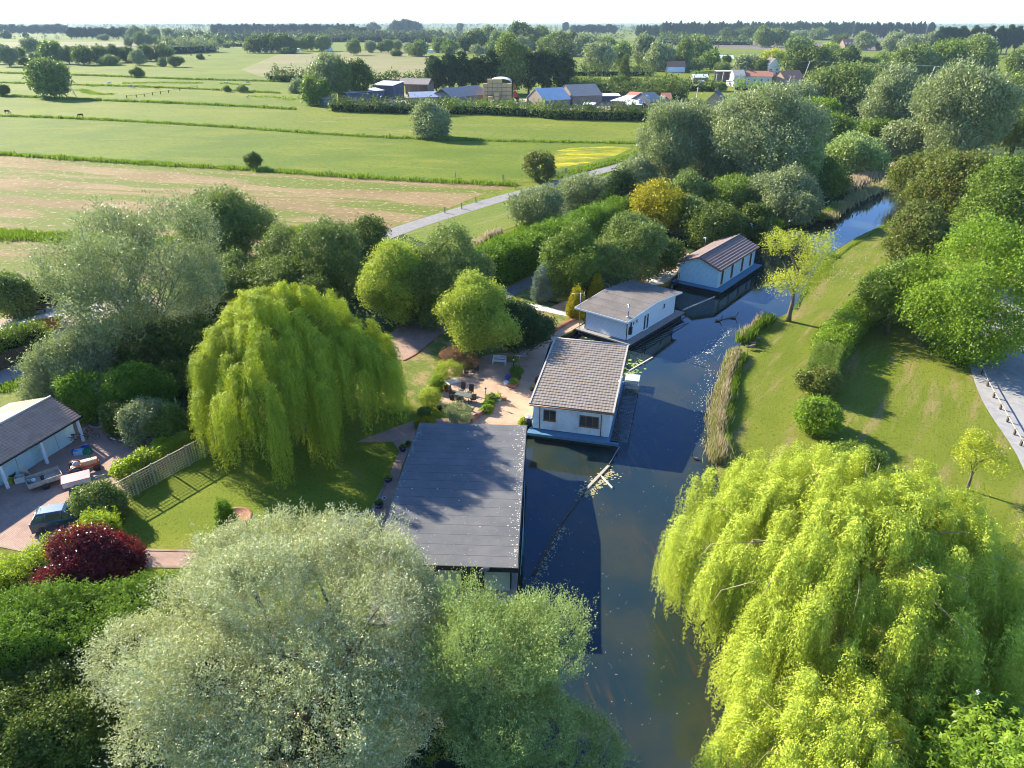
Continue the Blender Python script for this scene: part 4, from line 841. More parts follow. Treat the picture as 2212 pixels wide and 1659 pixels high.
far = [ # belt behind the farm
 (640, 760, 250, 330), (700, 790, 262, 335), (800, 880, 215, 330), (850, 960, 200, 330), (940, 1030, 158, 300), (960, 1060, 270, 340), (1010, 1120, 190, 320), (1060, 1150, 225, 330), (1115, 1270, 152, 300), (1200, 1290, 228, 330),
 (1150, 1240, 240, 345), (1270, 1370, 165, 300), (1290, 1380, 222, 340), (1330, 1440, 215, 345), (1390, 1500, 220, 350), (1450, 1560, 228, 352), (1520, 1660, 222, 355), (1600, 1700, 255, 350), (1660, 1780, 250, 358), (1740, 1880, 285, 380), (1760, 1850, 330, 420), (1100, 1200, 290, 350), (880, 960, 290, 345)]
fl = ['grey', 'willow', 'dark', 'mid']
desc = ['behind the left end of the alder row', 'just right of the belt left end', 'with a rounded crown', 'tallest of the left part', 'pale and high on the skyline', 'low at the foot of the belt', 'between two taller crowns', 'small and dark', 'tall flat-topped on the skyline', 'right beside the flat-topped one', 'over the pale poplar top', 'high and bluish', 'with the grey crown', 'fourteenth from the left', 'above the right-hand alders', 'right of the alder row top', 'broadest of the right part', 'near the lone round willow', 'behind the lone round willow', 'dark near the pointed conifer', 'short beside the lone round willow', 'low behind the pale poplar', 'low behind the left alders']
for k, (a, b, t, y) in enumerate(far): TF(F2, 'round', a, b, t, y, 'tree in the belt beyond the farm, ' + desc[k], fl[(k * 7 + k // 3) % 4], group='belt of trees beyond the farm')
for k, (a, b, t, y, s) in enumerate(((108, 190, 255, 345, 'tall tree alone on the brown pasture edge'), (222, 285, 255, 328, 'left of three slim trees on the pasture edge'), (298, 345, 265, 330, 'middle of three slim trees on the pasture edge'), (335, 395, 250, 330, 'right of three slim trees on the pasture edge'), (388, 450, 250, 325, 'pale tree with a bush at its foot'), (380, 450, 320, 350, 'bush at the foot of the pale pasture tree'), (480, 610, 268, 352, 'wide rounded tree before the caravans'), (455, 520, 275, 330, 'smaller tree left of the wide rounded one'), (718, 762, 290, 345, 'light green small tree beside the caravans'), (860, 935, 290, 330, 'light green bush right of the caravans'))):
    TF(F2, 'round', a, b, t, y, s + ', far pasture', fl[k % 3], cat='tree', name='tree')
for k, (a, b, t, y, s, lf, kd) in enumerate((
 (85, 295, 240, 405, 'wide olive willow right of the pond', 'grey', 'round'), (255, 300, 230, 330, 'narrow dark top beside the wide olive willow', 'dark', 'poplar'), (240, 370, 332, 425, 'leafy green tree between the two ponds', 'mid', 'round'), (160, 270, 360, 440, 'dull tree over the red barn roof', 'grey', 'round'), (0, 90, 340, 430, 'dark trees left of the red barn roof', 'dark', 'round'), (195, 275, 430, 490, 'small bush over the white shed', 'mid', 'bush'),
 (330, 420, 390, 450, 'brownish tree left of the farmhouse carport', 'grey', 'round'), (375, 425, 335, 400, 'dark narrow tree beyond the second pond', 'dark', 'round'), (455, 600, 345, 450, 'grey willow behind the long cream farmhouse', 'willow', 'round'), (560, 650, 370, 455, 'dark tree left of the white house', 'dark', 'round'), (620, 740, 312, 400, 'yellow weeping willow behind the white house', 'fresh', 'round'),
 (745, 920, 300, 465, 'big dark chestnut right of the white house', 'dark', 'round'), (870, 1030, 310, 470, 'second dark chestnut behind the pole', 'dark', 'round'), (1040, 1210, 320, 440, 'dark chestnut with golden edge beyond the scrub', 'dark', 'round'), (760, 920, 240, 345, 'tall pale tree behind the chestnuts', 'grey', 'round'), (985, 1075, 268, 345, 'light green tree above the chestnuts', 'lime', 'round'), (1075, 1180, 305, 350, 'yellow-green low tree right of the chestnuts', 'lime', 'round'),
 (570, 670, 178, 290, 'dark poplar clump left part before the ploughed field', 'grey', 'poplar'), (650, 780, 190, 290, 'dark poplar clump right part before the ploughed field', 'grey', 'round'), (1045, 1130, 220, 295, 'round dark tree beside the dormer house', 'dark', 'round'), (1185, 1290, 213, 308, 'grey willow right of the dormer house', 'willow', 'round'), (1310, 1355, 262, 310, 'small dark tree between two grey willows', 'dark', 'round'), (1350, 1475, 205, 315, 'grey willow farther right of the dormer house', 'willow', 'round'),
 (1450, 1560, 232, 322, 'pale scrub willow under the dark wood', 'willow', 'round'), (1540, 1680, 222, 318, 'wide pale willow under the dark wood', 'willow', 'round'), (1680, 1800, 215, 300, 'grey tree at the foot of the dark wood', 'grey', 'round'), (1420, 1640, 300, 490, 'big grey-green willow left in the marsh group', 'grey', 'round'), (1580, 1830, 265, 480, 'tallest green willow of the marsh group', 'mid', 'round'), (1780, 2000, 270, 485, 'dark right-hand willow of the marsh group', 'grey', 'round'), (1850, 1990, 228, 330, 'light round tree behind the marsh group', 'willow', 'round'),
 (2100, 2230, 310, 480, 'olive tree at the right edge beyond the marsh', 'grey', 'round'), (2160, 2260, 268, 400, 'grey tree top at the far right edge', 'willow', 'round'), (1300, 1450, 345, 420, 'green bushes behind the marsh ditch', 'mid', 'bush'), (1215, 1310, 360, 440, 'small rounded bushes right of the chestnuts', 'mid', 'bush'), (1280, 1420, 400, 475, 'low marsh scrub before the marsh willows', 'grey', 'bush'), (900, 1010, 185, 245, 'grove beyond the ploughed field', 'grey', 'round'), (360, 440, 185, 245, 'left round tree of the trio below the poplar rows', 'dark', 'round'), (415, 490, 190, 245, 'middle round tree of the trio below the poplar rows', 'dark', 'round'), (465, 560, 182, 246, 'right round tree of the trio below the poplar rows', 'dark', 'round'), (780, 900, 205, 260, 'low willow scrub by the ploughed field', 'willow', 'bush'),
 (690, 760, 510, 570, 'hedge bush right of the cream farmhouse', 'mid', 'bush'), (285, 330, 612, 665, 'bush in front of the bungalow wall', 'mid', 'bush'), (340, 400, 510, 555, 'bush left of the cream farmhouse', 'mid', 'bush'))):
    TF(F3, kd, a, b, t, y, s, lf)
for k, (a, b, t, y, s, lf) in enumerate((
 (15, 110, 280, 415, 'pale willow at the left edge of the far row', 'willow'), (95, 165, 300, 400, 'light tree second in the far row', 'mid'), (160, 262, 245, 345, 'tall grey willow above the left row', 'willow'), (130, 190, 360, 410, 'dark bush under the left row', 'dark'), (190, 250, 330, 370, 'round bush inside the left row', 'grey'), (195, 270, 365, 405, 'dark low bush in the left row', 'dark'), (285, 405, 270, 398, 'broad green tree in the left row', 'mid'), (395, 475, 290, 400, 'grey tree right of the broad green one', 'grey'),
 (465, 590, 298, 405, 'dark rounded tree right in the row', 'dark'), (570, 680, 300, 398, 'dark tree with a flat top', 'dark'), (625, 732, 355, 408, 'light round bush before the dark trees', 'grey'), (680, 770, 298, 390, 'dark tree left of the pale one', 'dark'), (750, 850, 296, 388, 'dark tree directly left of the pale one', 'dark'), (828, 908, 320, 408, 'pale willow before the dark row', 'willow'), (870, 960, 290, 382, 'dark tree right of the pale one', 'dark'), (945, 1075, 290, 378, 'dark tree at the right end', 'dark'),
 (985, 1045, 370, 415, 'small grey bush at the right end', 'grey'), (1060, 1132, 355, 418, 'round dark bush alone at the right end', 'dark'), (1228, 1268, 340, 370, 'tiny round bush beside the cattle', 'dark'), (-40, 30, 290, 400, 'tree cut by the left edge', 'grey'), (15, 75, 198, 240, 'small tree far at the left edge', 'dark'), (150, 180, 210, 238, 'dot-like bush far left', 'dark'), (618, 678, 220, 252, 'pale bush before the dark wood block', 'grey'))):
    TF(F1, 'round', a, b, t, y, s + ' beyond the horse pasture', lf, group='trees beyond the horse pasture')
for k, (a, b, t, y) in enumerate(((780, 830, 240, 288), (838, 900, 210, 288), (908, 955, 218, 288), (962, 1008, 226, 288), (1030, 1072, 228, 290), (1188, 1208, 210, 290), (1205, 1255, 220, 290), (1275, 1320, 220, 292), (1335, 1382, 228, 294), (1530, 1560, 235, 290), (810, 900, 178, 250), (930, 1000, 176, 250), (1030, 1090, 185, 250), (1390, 1430, 272, 298), (1445, 1460, 262, 298))):
    TF(F1, 'poplar' if k % 2 else 'round', a, b, t, y, 'one of the slim trees dotted before the poplar belt', 'grey', group='slim trees dotted before the poplar belt')
for a, b, t, y, s in ((1550, 1680, 235, 330, 'left dome'), (1640, 1740, 218, 330, 'middle-left dome'), (1700, 1800, 215, 332, 'tallest middle dome'), (1760, 1850, 235, 332, 'right dome'), (1740, 1840, 305, 335, 'low light front')):
    TF(F1, 'round', a, b, t, y, s + ' of the dark copse in the far pasture', 'dark', group='copse in the far pasture')
for a, b, t, y, s in ((1850, 1920, 245, 318, 'left'), (1905, 1990, 220, 318, 'middle tall'), (1970, 2060, 230, 320, 'right')):
    TF(F1, 'round', a, b, t, y, s + ' pale tree beside the dark copse', 'grey', group='pale trees beside the copse')
for a, b, t, y, s in ((375, 450, 138, 205, 'left'), (430, 510, 130, 205, 'middle'), (490, 560, 142, 205, 'right'), (240, 312, 145, 200, 'separate left'), (788, 828, 145, 195, 'single slim right'), (1445, 1485, 138, 200, 'single dark one at far right')):
    TF(F2, 'round', a, b, t, y, s + ' crown of the skyline clump beyond the belt', 'haze', group='skyline clumps')
# poplar rows: individual trees, then the masses behind them
def row(conv, x0, x1, n, yt, yb, label, group, lf='dark', kind='poplar', wob=3):
    gg = np.random.default_rng(int(x0 + yt)); L = []
    for k in range(n):
        x = x0 + (x1 - x0) * (k + .5) / n; w = (x1 - x0) / n * 1.25; t = yt + gg.normal() * wob
        if k < 4: L.append(TF(conv, kind, x - w / 2, x + w / 2, t, yb, label, lf, group=group, name='poplar_tree' if kind == 'poplar' else 'tree')); base = L
        else:
            s = L[k % 4]; c = copy_tree(s); a = P(*conv(x, yb)); c.location = (a.x, s.location.y + gg.normal() * 2, 0); c.rotation_euler = (0, 0, gg.random() * 6)
            c.scale = (1, 1, gg.uniform(.92, 1.06))
row(F2, 1900, 2212, 16, 155, 232, 'poplar in the thin straight row above the far green field', 'straight far poplar row')
row(F3, 0, 560, 26, 142, 228, 'poplar in the long row left of the far poplar wood', 'long far poplar row')
row(F3, 560, 1170, 26, 142, 222, 'poplar in the row running up to the poplar plantation', 'far poplar row at the plantation')
row(F3, 1170, 1660, 30, 140, 232, 'slim poplar of the plantation front rank', 'plantation front rank', 'haze', wob=2)
row(F1, 1320, 2212, 48, 155, 218, 'poplar of the bluish belt on the far left', 'bluish poplar belt', 'haze')
row(F3, 1660, 2212, 14, 150, 325, 'dark tree of the block of wood at the right edge', 'dark wood block at the right', 'fir', 'round', 8)
row(F1, 430, 815, 12, 172, 242, 'dark conifer of the wood block on the far left', 'dark wood block on the left', 'fir', 'round')
row(F1, 0, 420, 12, 160, 210, 'hazy tree of the belt at the far left', 'hazy belt at the far left', 'haze', 'round')
row(F2, 0, 230, 10, 168, 235, 'hazy tree of the belt left of centre', 'hazy belt left of centre', 'haze', 'round')
row(F2, 500, 700, 8, 195, 235, 'hazy tree of the low belt near the centre', 'hazy low belt near the centre', 'haze', 'round')
row(F2, 1500, 1780, 9, 160, 212, 'hazy tree of the belt right of centre', 'hazy belt right of centre', 'haze', 'round')
def woods(y0, y1, n, hm, seed, x0=-1.0, x1=1.0, dense=1.0):
    """far-off woods reading as one mass: belts of crowns"""
    g = np.random.default_rng(seed); nb = 26; belts = []
    for b in range(nb):
        yy = y0 + (y1 - y0) * g.random(); D = CAM_H * FPX / (yy - 46); xc = g.uniform(x0, x1) * D * .80; ln = D * g.uniform(.08, .35); a = g.normal() * .12
        belts.append((xc, D, ln, a))
    k = n; bi = g.integers(0, nb, k); B = np.array(belts)[bi]; s = g.uniform(-1, 1, k)
    cx = B[:, 0] + s * B[:, 2]; cy_ = B[:, 1] + s * B[:, 2] * B[:, 3] + g.normal(size=k) * 14; h = hm * g.uniform(.5, 1.15, k) * (.8 + .3 * np.sin(B[:, 0])); r = h * g.uniform(.3, .5, k)
    m = 26; d = unit(g.normal(size=(k, m, 3)).reshape(-1, 3) + [0, 0, .2]).reshape(k, m, 3)
    pos = np.stack([cx[:, None] + d[..., 0] * r[:, None], cy_[:, None] + d[..., 1] * r[:, None], h[:, None] * .52 + d[..., 2] * h[:, None] * .46], 2).reshape(-1, 3)
    dd = d.reshape(-1, 3); pos[:, 2] = np.maximum(pos[:, 2], .6); sz = np.repeat(r, m) * .62
    me = leaf_mesh('far_woods', pos, rdir(g, k * m), unit(dd + rdir(g, k * m) * .5), sz, sz * .8, g.random(k * m) * .6 + np.repeat(g.random(k), m) * .4, [Lf['haze']])
    o = link('far_woods', me); o['kind'] = 'stuff'
woods(50.5, 56, 2200, 17, 1); woods(56, 66, 2600, 17, 2); woods(48, 51, 1500, 18, 3)
woods(64, 78, 700, 13, 4, -1, .35)
for k, (y0, y1) in enumerate(((50, 60), (60, 72), (72, 84))):
    gg = np.random.default_rng(40 + k)
    for j in range(7):
        x = gg.uniform(-100, 2200); w = gg.uniform(120, 420); y = gg.uniform(y0, y1); h = 1.2 + k * 1.6
        fsheet('field', [(x, y), (x + w, y + gg.uniform(-1, 1)), (x + w + 20, y + h), (x - 30, y + h)], .08, (M_meadow2, M_rough, M_soil, M_meadow2)[(j + k) % 4])
# ---------------------------------------------------------------- houseboats
M_white = mat('white_paint', (.72, .74, .74), .55, .3, col2=(.80, .81, .80), scale=1.5)
M_wbrick = brick_mat('white_brick', (.70, .73, .73), (.74, .77, .76), (.60, .63, .64), .24, .09, 0, True, .010, .25)
M_blueb = board_mat('pale_blue_boards', (.47, .66, .70), (.55, .73, .76), .17)
M_wboard = board_mat('white_boards', (.68, .74, .78), (.76, .80, .83), .16)
M_greenb = board_mat('pale_green_boards', (.42, .50, .40), (.48, .56, .46), .18)
M_darkb = mat('black_stain', (.018, .02, .022), .7, .3, col2=(.04, .04, .045), scale=3)
M_brown = mat('brown_frame', (.24, .10, .04), .5, .4, col2=(.30, .13, .055), scale=4)
M_glass = mat('window_glass', (.02, .03, .04), .04, .9, col2=(.05, .06, .06), scale=.8)
M_grey = mat('grey_metal', (.32, .33, .34), .4, .5, .6, col2=(.4, .4, .4), scale=3)
M_steel = mat('steel', (.6, .6, .6), .25, .5, .9, col2=(.5, .5, .5), scale=4)
M_deck = mat('blue_grey_deck', (.06, .16, .25), .5, .4, col2=(.10, .22, .32), scale=3, stretch=(1, 8, 1))
M_deckw = mat('weathered_deck', (.22, .21, .19), .8, .2, col2=(.32, .30, .27), scale=2, stretch=(6, 1, 1))
M_wood = mat('weathered_wood', (.30, .25, .19), .85, .2, col2=(.45, .39, .31), scale=5, stretch=(1, 1, .2))
M_dwood = mat('dark_wood', (.06, .045, .035), .8, .2, col2=(.12, .09, .065), scale=5)
M_black = mat('black_plastic', (.02, .02, .022), .45, .4, col2=(.03, .03, .03), scale=5)
def felt_mat(name, c1, c2, lichen, seam, rz, edge=None):
    m = bpy.data.materials.new(name); m.use_nodes = True; n, b = nodes(m); tc = n.nodes.new('ShaderNodeTexCoord'); v = tc.outputs['Object']
    a = mixc(n, noise(n, v, .5, 6, .65, .3, .7), c1, c2)
    s = n.nodes.new('ShaderNodeSeparateXYZ'); n.links.new(v, s.inputs[0])
    q = n.nodes.new('ShaderNodeMath'); q.operation = 'DIVIDE'; n.links.new(s.outputs[1], q.inputs[0]); q.inputs[1].default_value = seam
    f = n.nodes.new('ShaderNodeMath'); f.operation = 'FRACT'; n.links.new(q.outputs[0], f.inputs[0])
    l = n.nodes.new('ShaderNodeMath'); l.operation = 'LESS_THAN'; l.inputs[1].default_value = .04; n.links.new(f.outputs[0], l.inputs[0])
    a = mixc(n, l.outputs[0], a, tuple(x * .55 for x in c1))
    a = mixc(n, noise(n, v, 3.3, 4, .7, .62, .68), a, lichen)
    n.links.new(a, b.inputs['Base Color']); b.inputs['Roughness'].default_value = .78; b.inputs['Specular IOR Level'].default_value = .3
    bp = n.nodes.new('ShaderNodeBump'); bp.inputs['Strength'].default_value = .3; bp.inputs['Distance'].default_value = .02
    n.links.new(noise(n, v, 14, 5, .7), bp.inputs['Height']); n.links.new(bp.outputs[0], b.inputs['Normal']); return m
def tile_mat(name, c1, c2, c3, w=.3):
    m = bpy.data.materials.new(name); m.use_nodes = True; n, b = nodes(m); tc = n.nodes.new('ShaderNodeTexCoord'); v = tc.outputs['Object']
    a = mixc(n, noise(n, v, 1.1, 6, .7, .3, .7), c1, c2); a = mixc(n, noise(n, v, .55, 5, .7, .50, .66), a, c3)
    s = n.nodes.new('ShaderNodeSeparateXYZ'); n.links.new(v, s.inputs[0])
    q = n.nodes.new('ShaderNodeMath'); q.operation = 'DIVIDE'; n.links.new(s.outputs[0], q.inputs[0]); q.inputs[1].default_value = w
    f = n.nodes.new('ShaderNodeMath'); f.operation = 'PINGPONG'; f.inputs[1].default_value = .5; n.links.new(q.outputs[0], f.inputs[0])
    l = n.nodes.new('ShaderNodeMapRange'); l.inputs[1].default_value = 0; l.inputs[2].default_value = .16; n.links.new(f.outputs[0], l.inputs[0])
    a = mixc(n, l.outputs[0], tuple(x * .85 for x in c1), a)
    n.links.new(a, b.inputs['Base Color']); b.inputs['Roughness'].default_value = .85; b.inputs['Specular IOR Level'].default_value = .2
    bp = n.nodes.new('ShaderNodeBump'); bp.inputs['Strength'].default_value = .8; bp.inputs['Distance'].default_value = .04
    n.links.new(f.outputs[0], bp.inputs['Height']); n.links.new(bp.outputs[0], b.inputs['Normal']); return m
def tiled(mb, a0, a1, b0, b1, rows, th=.035, m=0):
    """overlapping rows of tiles from eave a0-a1 up to ridge b0-b1 (3D corners)"""
    a0, a1, b0, b1 = map(Vector, (a0, a1, b0, b1)); up = Vector((0, 0, th))
    for i in range(rows):
        t0, t1 = i / rows, (i + 1) / rows
        p0, p1, q1, q0 = a0.lerp(b0, t0), a1.lerp(b1, t0), a1.lerp(b1, t1), a0.lerp(b0, t1)
        ext = .0
        vs = [p0 + up * 2, p1 + up * 2, q1 + up * .7, q0 + up * .7, p0 - up, p1 - up, q1 - up, q0 - up]
        mb.add(vs, [(0, 1, 2, 3), (0, 4, 5, 1), (1, 5, 6, 2), (3, 7, 4, 0), (7, 6, 5, 4)], m)
def window(parent, x, y, z, w, h, panes, face='y-', frame=M_brown, name='window'):
    """casement window on a wall; face y- looks to -y, x+ looks to +x"""
    mb = MB(); gl = MB(); t = .05
    def bx(m_, u, v, su, sv, o, d):
        if face == 'y-': m_.box((x + u, y - o, z + v), (su, d, sv))
        else: m_.box((x + o, y + u, z + v), (d, su, sv))
    for u in (-w / 2 + t / 2, w / 2 - t / 2): bx(mb, u, 0, t + .02, h, .03, .08)
    for v in (-h / 2 + t / 2, h / 2 - t / 2): bx(mb, 0, v, w - .1, t + .02, .03, .08)
    for k in range(1, panes): bx(mb, -w / 2 + w * k / panes, 0, t + .02, h - .12, .03, .075)
    f = mb.build(name, frame, parent); bx(gl, 0, 0, w - .1, h - .1, .012, .03); gl.build('pane', M_glass, f)
    bx2 = MB(); bx(bx2, 0, -h / 2 - .035, w + .1, .05, .05, .13); bx2.build('sill', frame, f); return f
def gutter(mb, p, q, r=.06): mb.tube([p, q], r, 6)
# 1: big flat-roofed houseboat; local frame x right, y away from the camera
O1 = P(805, 1215, 2.8); A1 = P(1118, 1226, 2.8); B1 = P(912, 913, 2.8)
a1 = math.atan2(A1.y - O1.y, A1.x - O1.x); t1 = thing('houseboat', 'large houseboat with flat dark felt roof half in willow shadow', 'houseboat', (O1.x, O1.y, 0), a1)
W1 = (A1 - O1).length; L1 = (B1 - O1).length
M_felt = felt_mat('dark_felt', (.095, .098, .10), (.135, .132, .13), (.18, .168, .15), 1.0, 0)
def roof1():
    mb = MB(); yr = L1 * .61; z0, z1 = 2.75, 3.12; x0, x1 = 0, W1
    mb.slab([(x0, 0, z0), (x1, 0, z0), (x1, yr, z1), (x0, yr, z1)], .12); mb.slab([(x0, yr + .004, z1), (x1, yr + .004, z1), (x1, L1, z0 + .05), (x0, L1, z0 + .05)], .12)
    return mb.build('roof', M_felt, t1)
rf1 = roof1()
mb = MB(); g_ = random.Random(3)
for k in range(330): # lichen and debris along the edges
    s = g_.random(); x = W1 - abs(g_.gauss(0, .35)) - .05 if k % 4 else abs(g_.gauss(0, .2)) + .08; y = g_.random() * L1; yr = L1 * .61
    if k % 9 == 0: x = g_.random() * W1
    x = min(max(x, .1), W1 - .1); z = 2.75 + .37 * (y / yr if y < yr else 1 - (y - yr) / (L1 - yr) * .87) + .012; r = g_.uniform(.02, .07)
    mb.add([(x + r * math.cos(q), y + r * math.sin(q) * g_.uniform(.6, 1.3), z) for q in (0, 1.3, 2.5, 3.6, 5)], [(0, 1, 2, 3, 4)])
mb.build('lichen', mat('lichen', (.42, .40, .34), .95, .1, col2=(.55, .5, .42), scale=9), rf1)
mb = MB(); mb.box((W1 / 2, .015, 2.56), (W1 + .1, .06, .38)); mb.box((W1 + .035, L1 / 2, 2.58), (.06, L1 + .1, .34)); mb.box((-.035, L1 / 2, 2.62), (.06, L1 + .1, .28)); mb.box((W1 / 2, L1 + .04, 2.6), (W1, .06, .3)); mb.build('fascia', M_darkb, t1)
mb = MB(); mb.prism([(.7, .75), (W1 - .55, .75), (W1 - .55, L1 - .5), (.7, L1 - .5)], .12, 2.62); mb.build('wall', [M_greenb], t1)
mb = MB(); mb.prism([(-.1, -2.6), (W1 - .1, -2.6), (W1 - .1, L1), (-.1, L1)], -.9, .1); mb.build('deck', M_deckw, t1)
mb = MB(); mb.box((W1 - .50, L1 / 2, 1.3), (.08, L1 - 1.6, 2.2)); mb.build('side_cladding', M_darkb, t1)
window(t1, 3.4, .74, 1.5, 1.6, 1.1, 3, frame=M_white); window(t1, 6.4, .74, 1.2, 1.5, 1.9, 2, frame=M_darkb, name='patio_door')
mb = MB()
for x in np.linspace(1.0, W1 - .3, 9): mb.tube([(x, -2.5, .1), (x, -2.5, 1.05)], .03, 5)
mb.tube([(1.0, -2.5, 1.05), (W1 - .3, -2.5, 1.05)], .03, 5); mb.tube([(1.0, -2.5, .6), (W1 - .3, -2.5, .6)], .015, 4); mb.build('railing', M_white, t1)
def dish(parent, p, r, yaw, m=M_grey):
    mb = MB(); mb.lathe([(.02, 0), (r * .6, .04), (r, .13), (r * .97, .14), (r * .55, .06), (.01, .03)], n=16); mb.tube([(0, 0, .02), (0, -.1, .35)], .012, 4); mb.box((0, -.1, .35), (.06, .06, .08)); mb.tube([(0, .0, 0), (0, .15, -.25)], .02, 5)
    o = mb.build('satellite_dish', m, parent, p); o.rotation_euler = (R_(62), 0, yaw); return o
dish(t1, (W1 * .78, -.18, 2.55), .38, R_(200), M_grey)
mb = MB(); mb.box((0, 0, .02), (2.2, 1.3, .03)); ns = MB()
mt = thing('doormat', 'blue honeycomb-patterned mat on the deck before the flat-roofed houseboat', 'mat', O1 + Vector((0, 0, -2.8)) + Matrix.Rotation(a1, 3, 'Z') @ Vector((4.2, -1.6, .11)), a1)
mb.build('mat', mat('blue_mat', (.09, .28, .50), .6, .3, col2=(.14, .36, .58), scale=2), mt)
for i in range(9):
    for j in range(6):
        c = (-.98 + i * .245, -.52 + j * .21 + (.1 if i % 2 else 0)); pp = [(c[0] + .13 * math.cos(k * math.pi / 3), c[1] + .11 * math.sin(k * math.pi / 3), .045) for k in range(7)]
        if c[1] < .55: ns.tube(pp, .012, 3, cap=False)
ns.build('pattern', M_darkb, mt)
mb = MB()
for k in range(3): mb.tube([(W1 + .12 + .05 * k, 1.5 + k, .8), (W1 + .14, 6 + k, 1.6 + .2 * k), (W1 + .1, 10.5, 2.2)], .02, 4)
mb.build('rope', mat('blue_rope', (.15, .4, .5), .8, .2, col2=(.2, .5, .6), scale=5), t1)
# 2: tiled mono-pitch houseboat
O2 = P(1151.5, 924, .2); A2 = P(1314.7, 944.5, .2); a2 = math.atan2(A2.y - O2.y, A2.x - O2.x); W2 = (A2 - O2).length; L2 = 11.6
t2 = thing('houseboat', 'white brick houseboat with grey tiled sloping roof and two brown windows', 'houseboat', (O2.x, O2.y, 0), a2)
M_tile = tile_mat('grey_tiles', (.20, .172, .145), (.26, .225, .19), (.23, .17, .11))
ze, zr = 2.95, 4.25; mb = MB(); mb.add([(0, 0, .2), (W2, 0, .2), (W2, L2, .2), (0, L2, .2), (0, 0, ze - .12), (W2, 0, ze - .12), (W2, L2, zr - .14), (0, L2, zr - .14)], [(0, 1, 5, 4), (1, 2, 6, 5), (2, 3, 7, 6), (3, 0, 4, 7)]); mb.build('wall', M_wbrick, t2)
mb = MB(); tiled(mb, (-.28, -.35, ze - .04), (W2 + .28, -.35, ze - .04), (-.28, L2 + .2, zr + .03), (W2 + .28, L2 + .2, zr + .03), 27); rf = mb.build('roof', M_tile, t2)
mb = MB(); mb.tube([(-.3, L2 + .2, zr + .08), (W2 + .3, L2 + .2, zr + .08)], .11, 8); mb.slab([(-.36, -.36, ze + .06), (-.2, -.36, ze + .06), (-.2, L2 + .2, zr + .13), (-.36, L2 + .2, zr + .13)], .25); mb.slab([(W2 + .2, -.36, ze + .06), (W2 + .36, -.36, ze + .06), (W2 + .36, L2 + .2, zr + .13), (W2 + .2, L2 + .2, zr + .13)], .25); mb.build('ridge_cap', mat('verge_mortar', (.36, .33, .29), .9, .2, col2=(.46, .41, .35), scale=4), rf)
mb = MB(); mb.box((W2 / 2, -.2, ze - .20), (W2 + .5, .3, .18)); mb.box((W2 + .2, L2 + .1, zr - .25), (.25, .22, .6)); mb.build('fascia', M_white, t2)
mb = MB(); gutter(mb, (-.35, -.42, ze - .12), (W2 + .35, -.42, ze - .12), .07); mb.build('gutter', M_brown, t2)
for x in (.62, W2 - .75):
    mb = MB(); mb.tube([(x, -.42, ze - .15), (x, -.06, ze - .4), (x, -.06, .2)], .04, 6)
    for z in (.6, 1.4, 2.2): mb.tube([(x, -.06, z), (x, -.06, z + .06)], .06, 6)
    mb.build('downpipe', M_brown, t2)
window(t2, 1.55, -.01, 1.75, 1.15, 1.1, 2); window(t2, 5.2, -.01, 1.6, 1.75, 1.1, 3)
window(t2, W2, 3.0, 1.7, 1.2, 1.1, 2, 'x+'); window(t2, W2, 6.2, 1.3, .9, 1.9, 1, 'x+', name='door')
mb = MB(); mb.prism([(-.4, -.9), (W2 + 1.0, -.9), (W2 + 1.0, -.65), (W2 + .18, -.65), (W2 + .18, L2 + .3), (-.4, L2 + .3)], -.12, .14); mb.build('deck', M_deck, t2)
mb = MB(); mb.prism([(-.2, -.6), (W2 + .3, -.6), (W2 + .3, L2), (-.2, L2)], -1.2, -.12); mb.build('hull', M_darkb, t2)
for k in range(6): # mesh walkway frames
    y0 = -.6 + k * 2.05; mb = MB(); x0, x1 = W2 + .25, W2 + 1.75
    for p, q in (((x0, y0), (x1, y0)), ((x1, y0), (x1, y0 + 1.95)), ((x0, y0 + 1.95), (x1, y0 + 1.95)), ((x0, y0), (x1, y0 + 1.95)), ((x0, y0 + 1.95), (x1, y0)), ((x0, y0 + 1), (x1, y0 + 1))): mb.tube([(p[0], p[1], .30), (q[0], q[1], .30)], .022, 4)
    for j in range(12): mb.box(((x0 + x1) / 2, y0 + .08 + j * .163, .27), (x1 - x0, .012, .012))
    for j in range(8): mb.box((x0 + .1 + j * .185, y0 + .98, .262), (.012, 1.9, .012))
    mb.build('walkway_panel', mat('wire_mesh', (.16, .20, .22), .5, .4, .3) if k == 0 else bpy.data.materials['wire_mesh'], t2)
mb = MB(); mb.box((W2 + 1.0, L2 + .9, .34), (1.5, 1.6, .05)); mb.build('platform', mat('green_mesh', (.35, .50, .45), .6, .3, col2=(.5, .62, .56), scale=6), t2)
mb = MB(); mb.box((W2 + .2, 5.0, 3.4), (.22, .5, .35)); mb.tube([(W2 + .2, 5.0, 2.2), (W2 + .2, 5.0, 3.3)], .1, 8); mb.build('flue', M_white, t2)
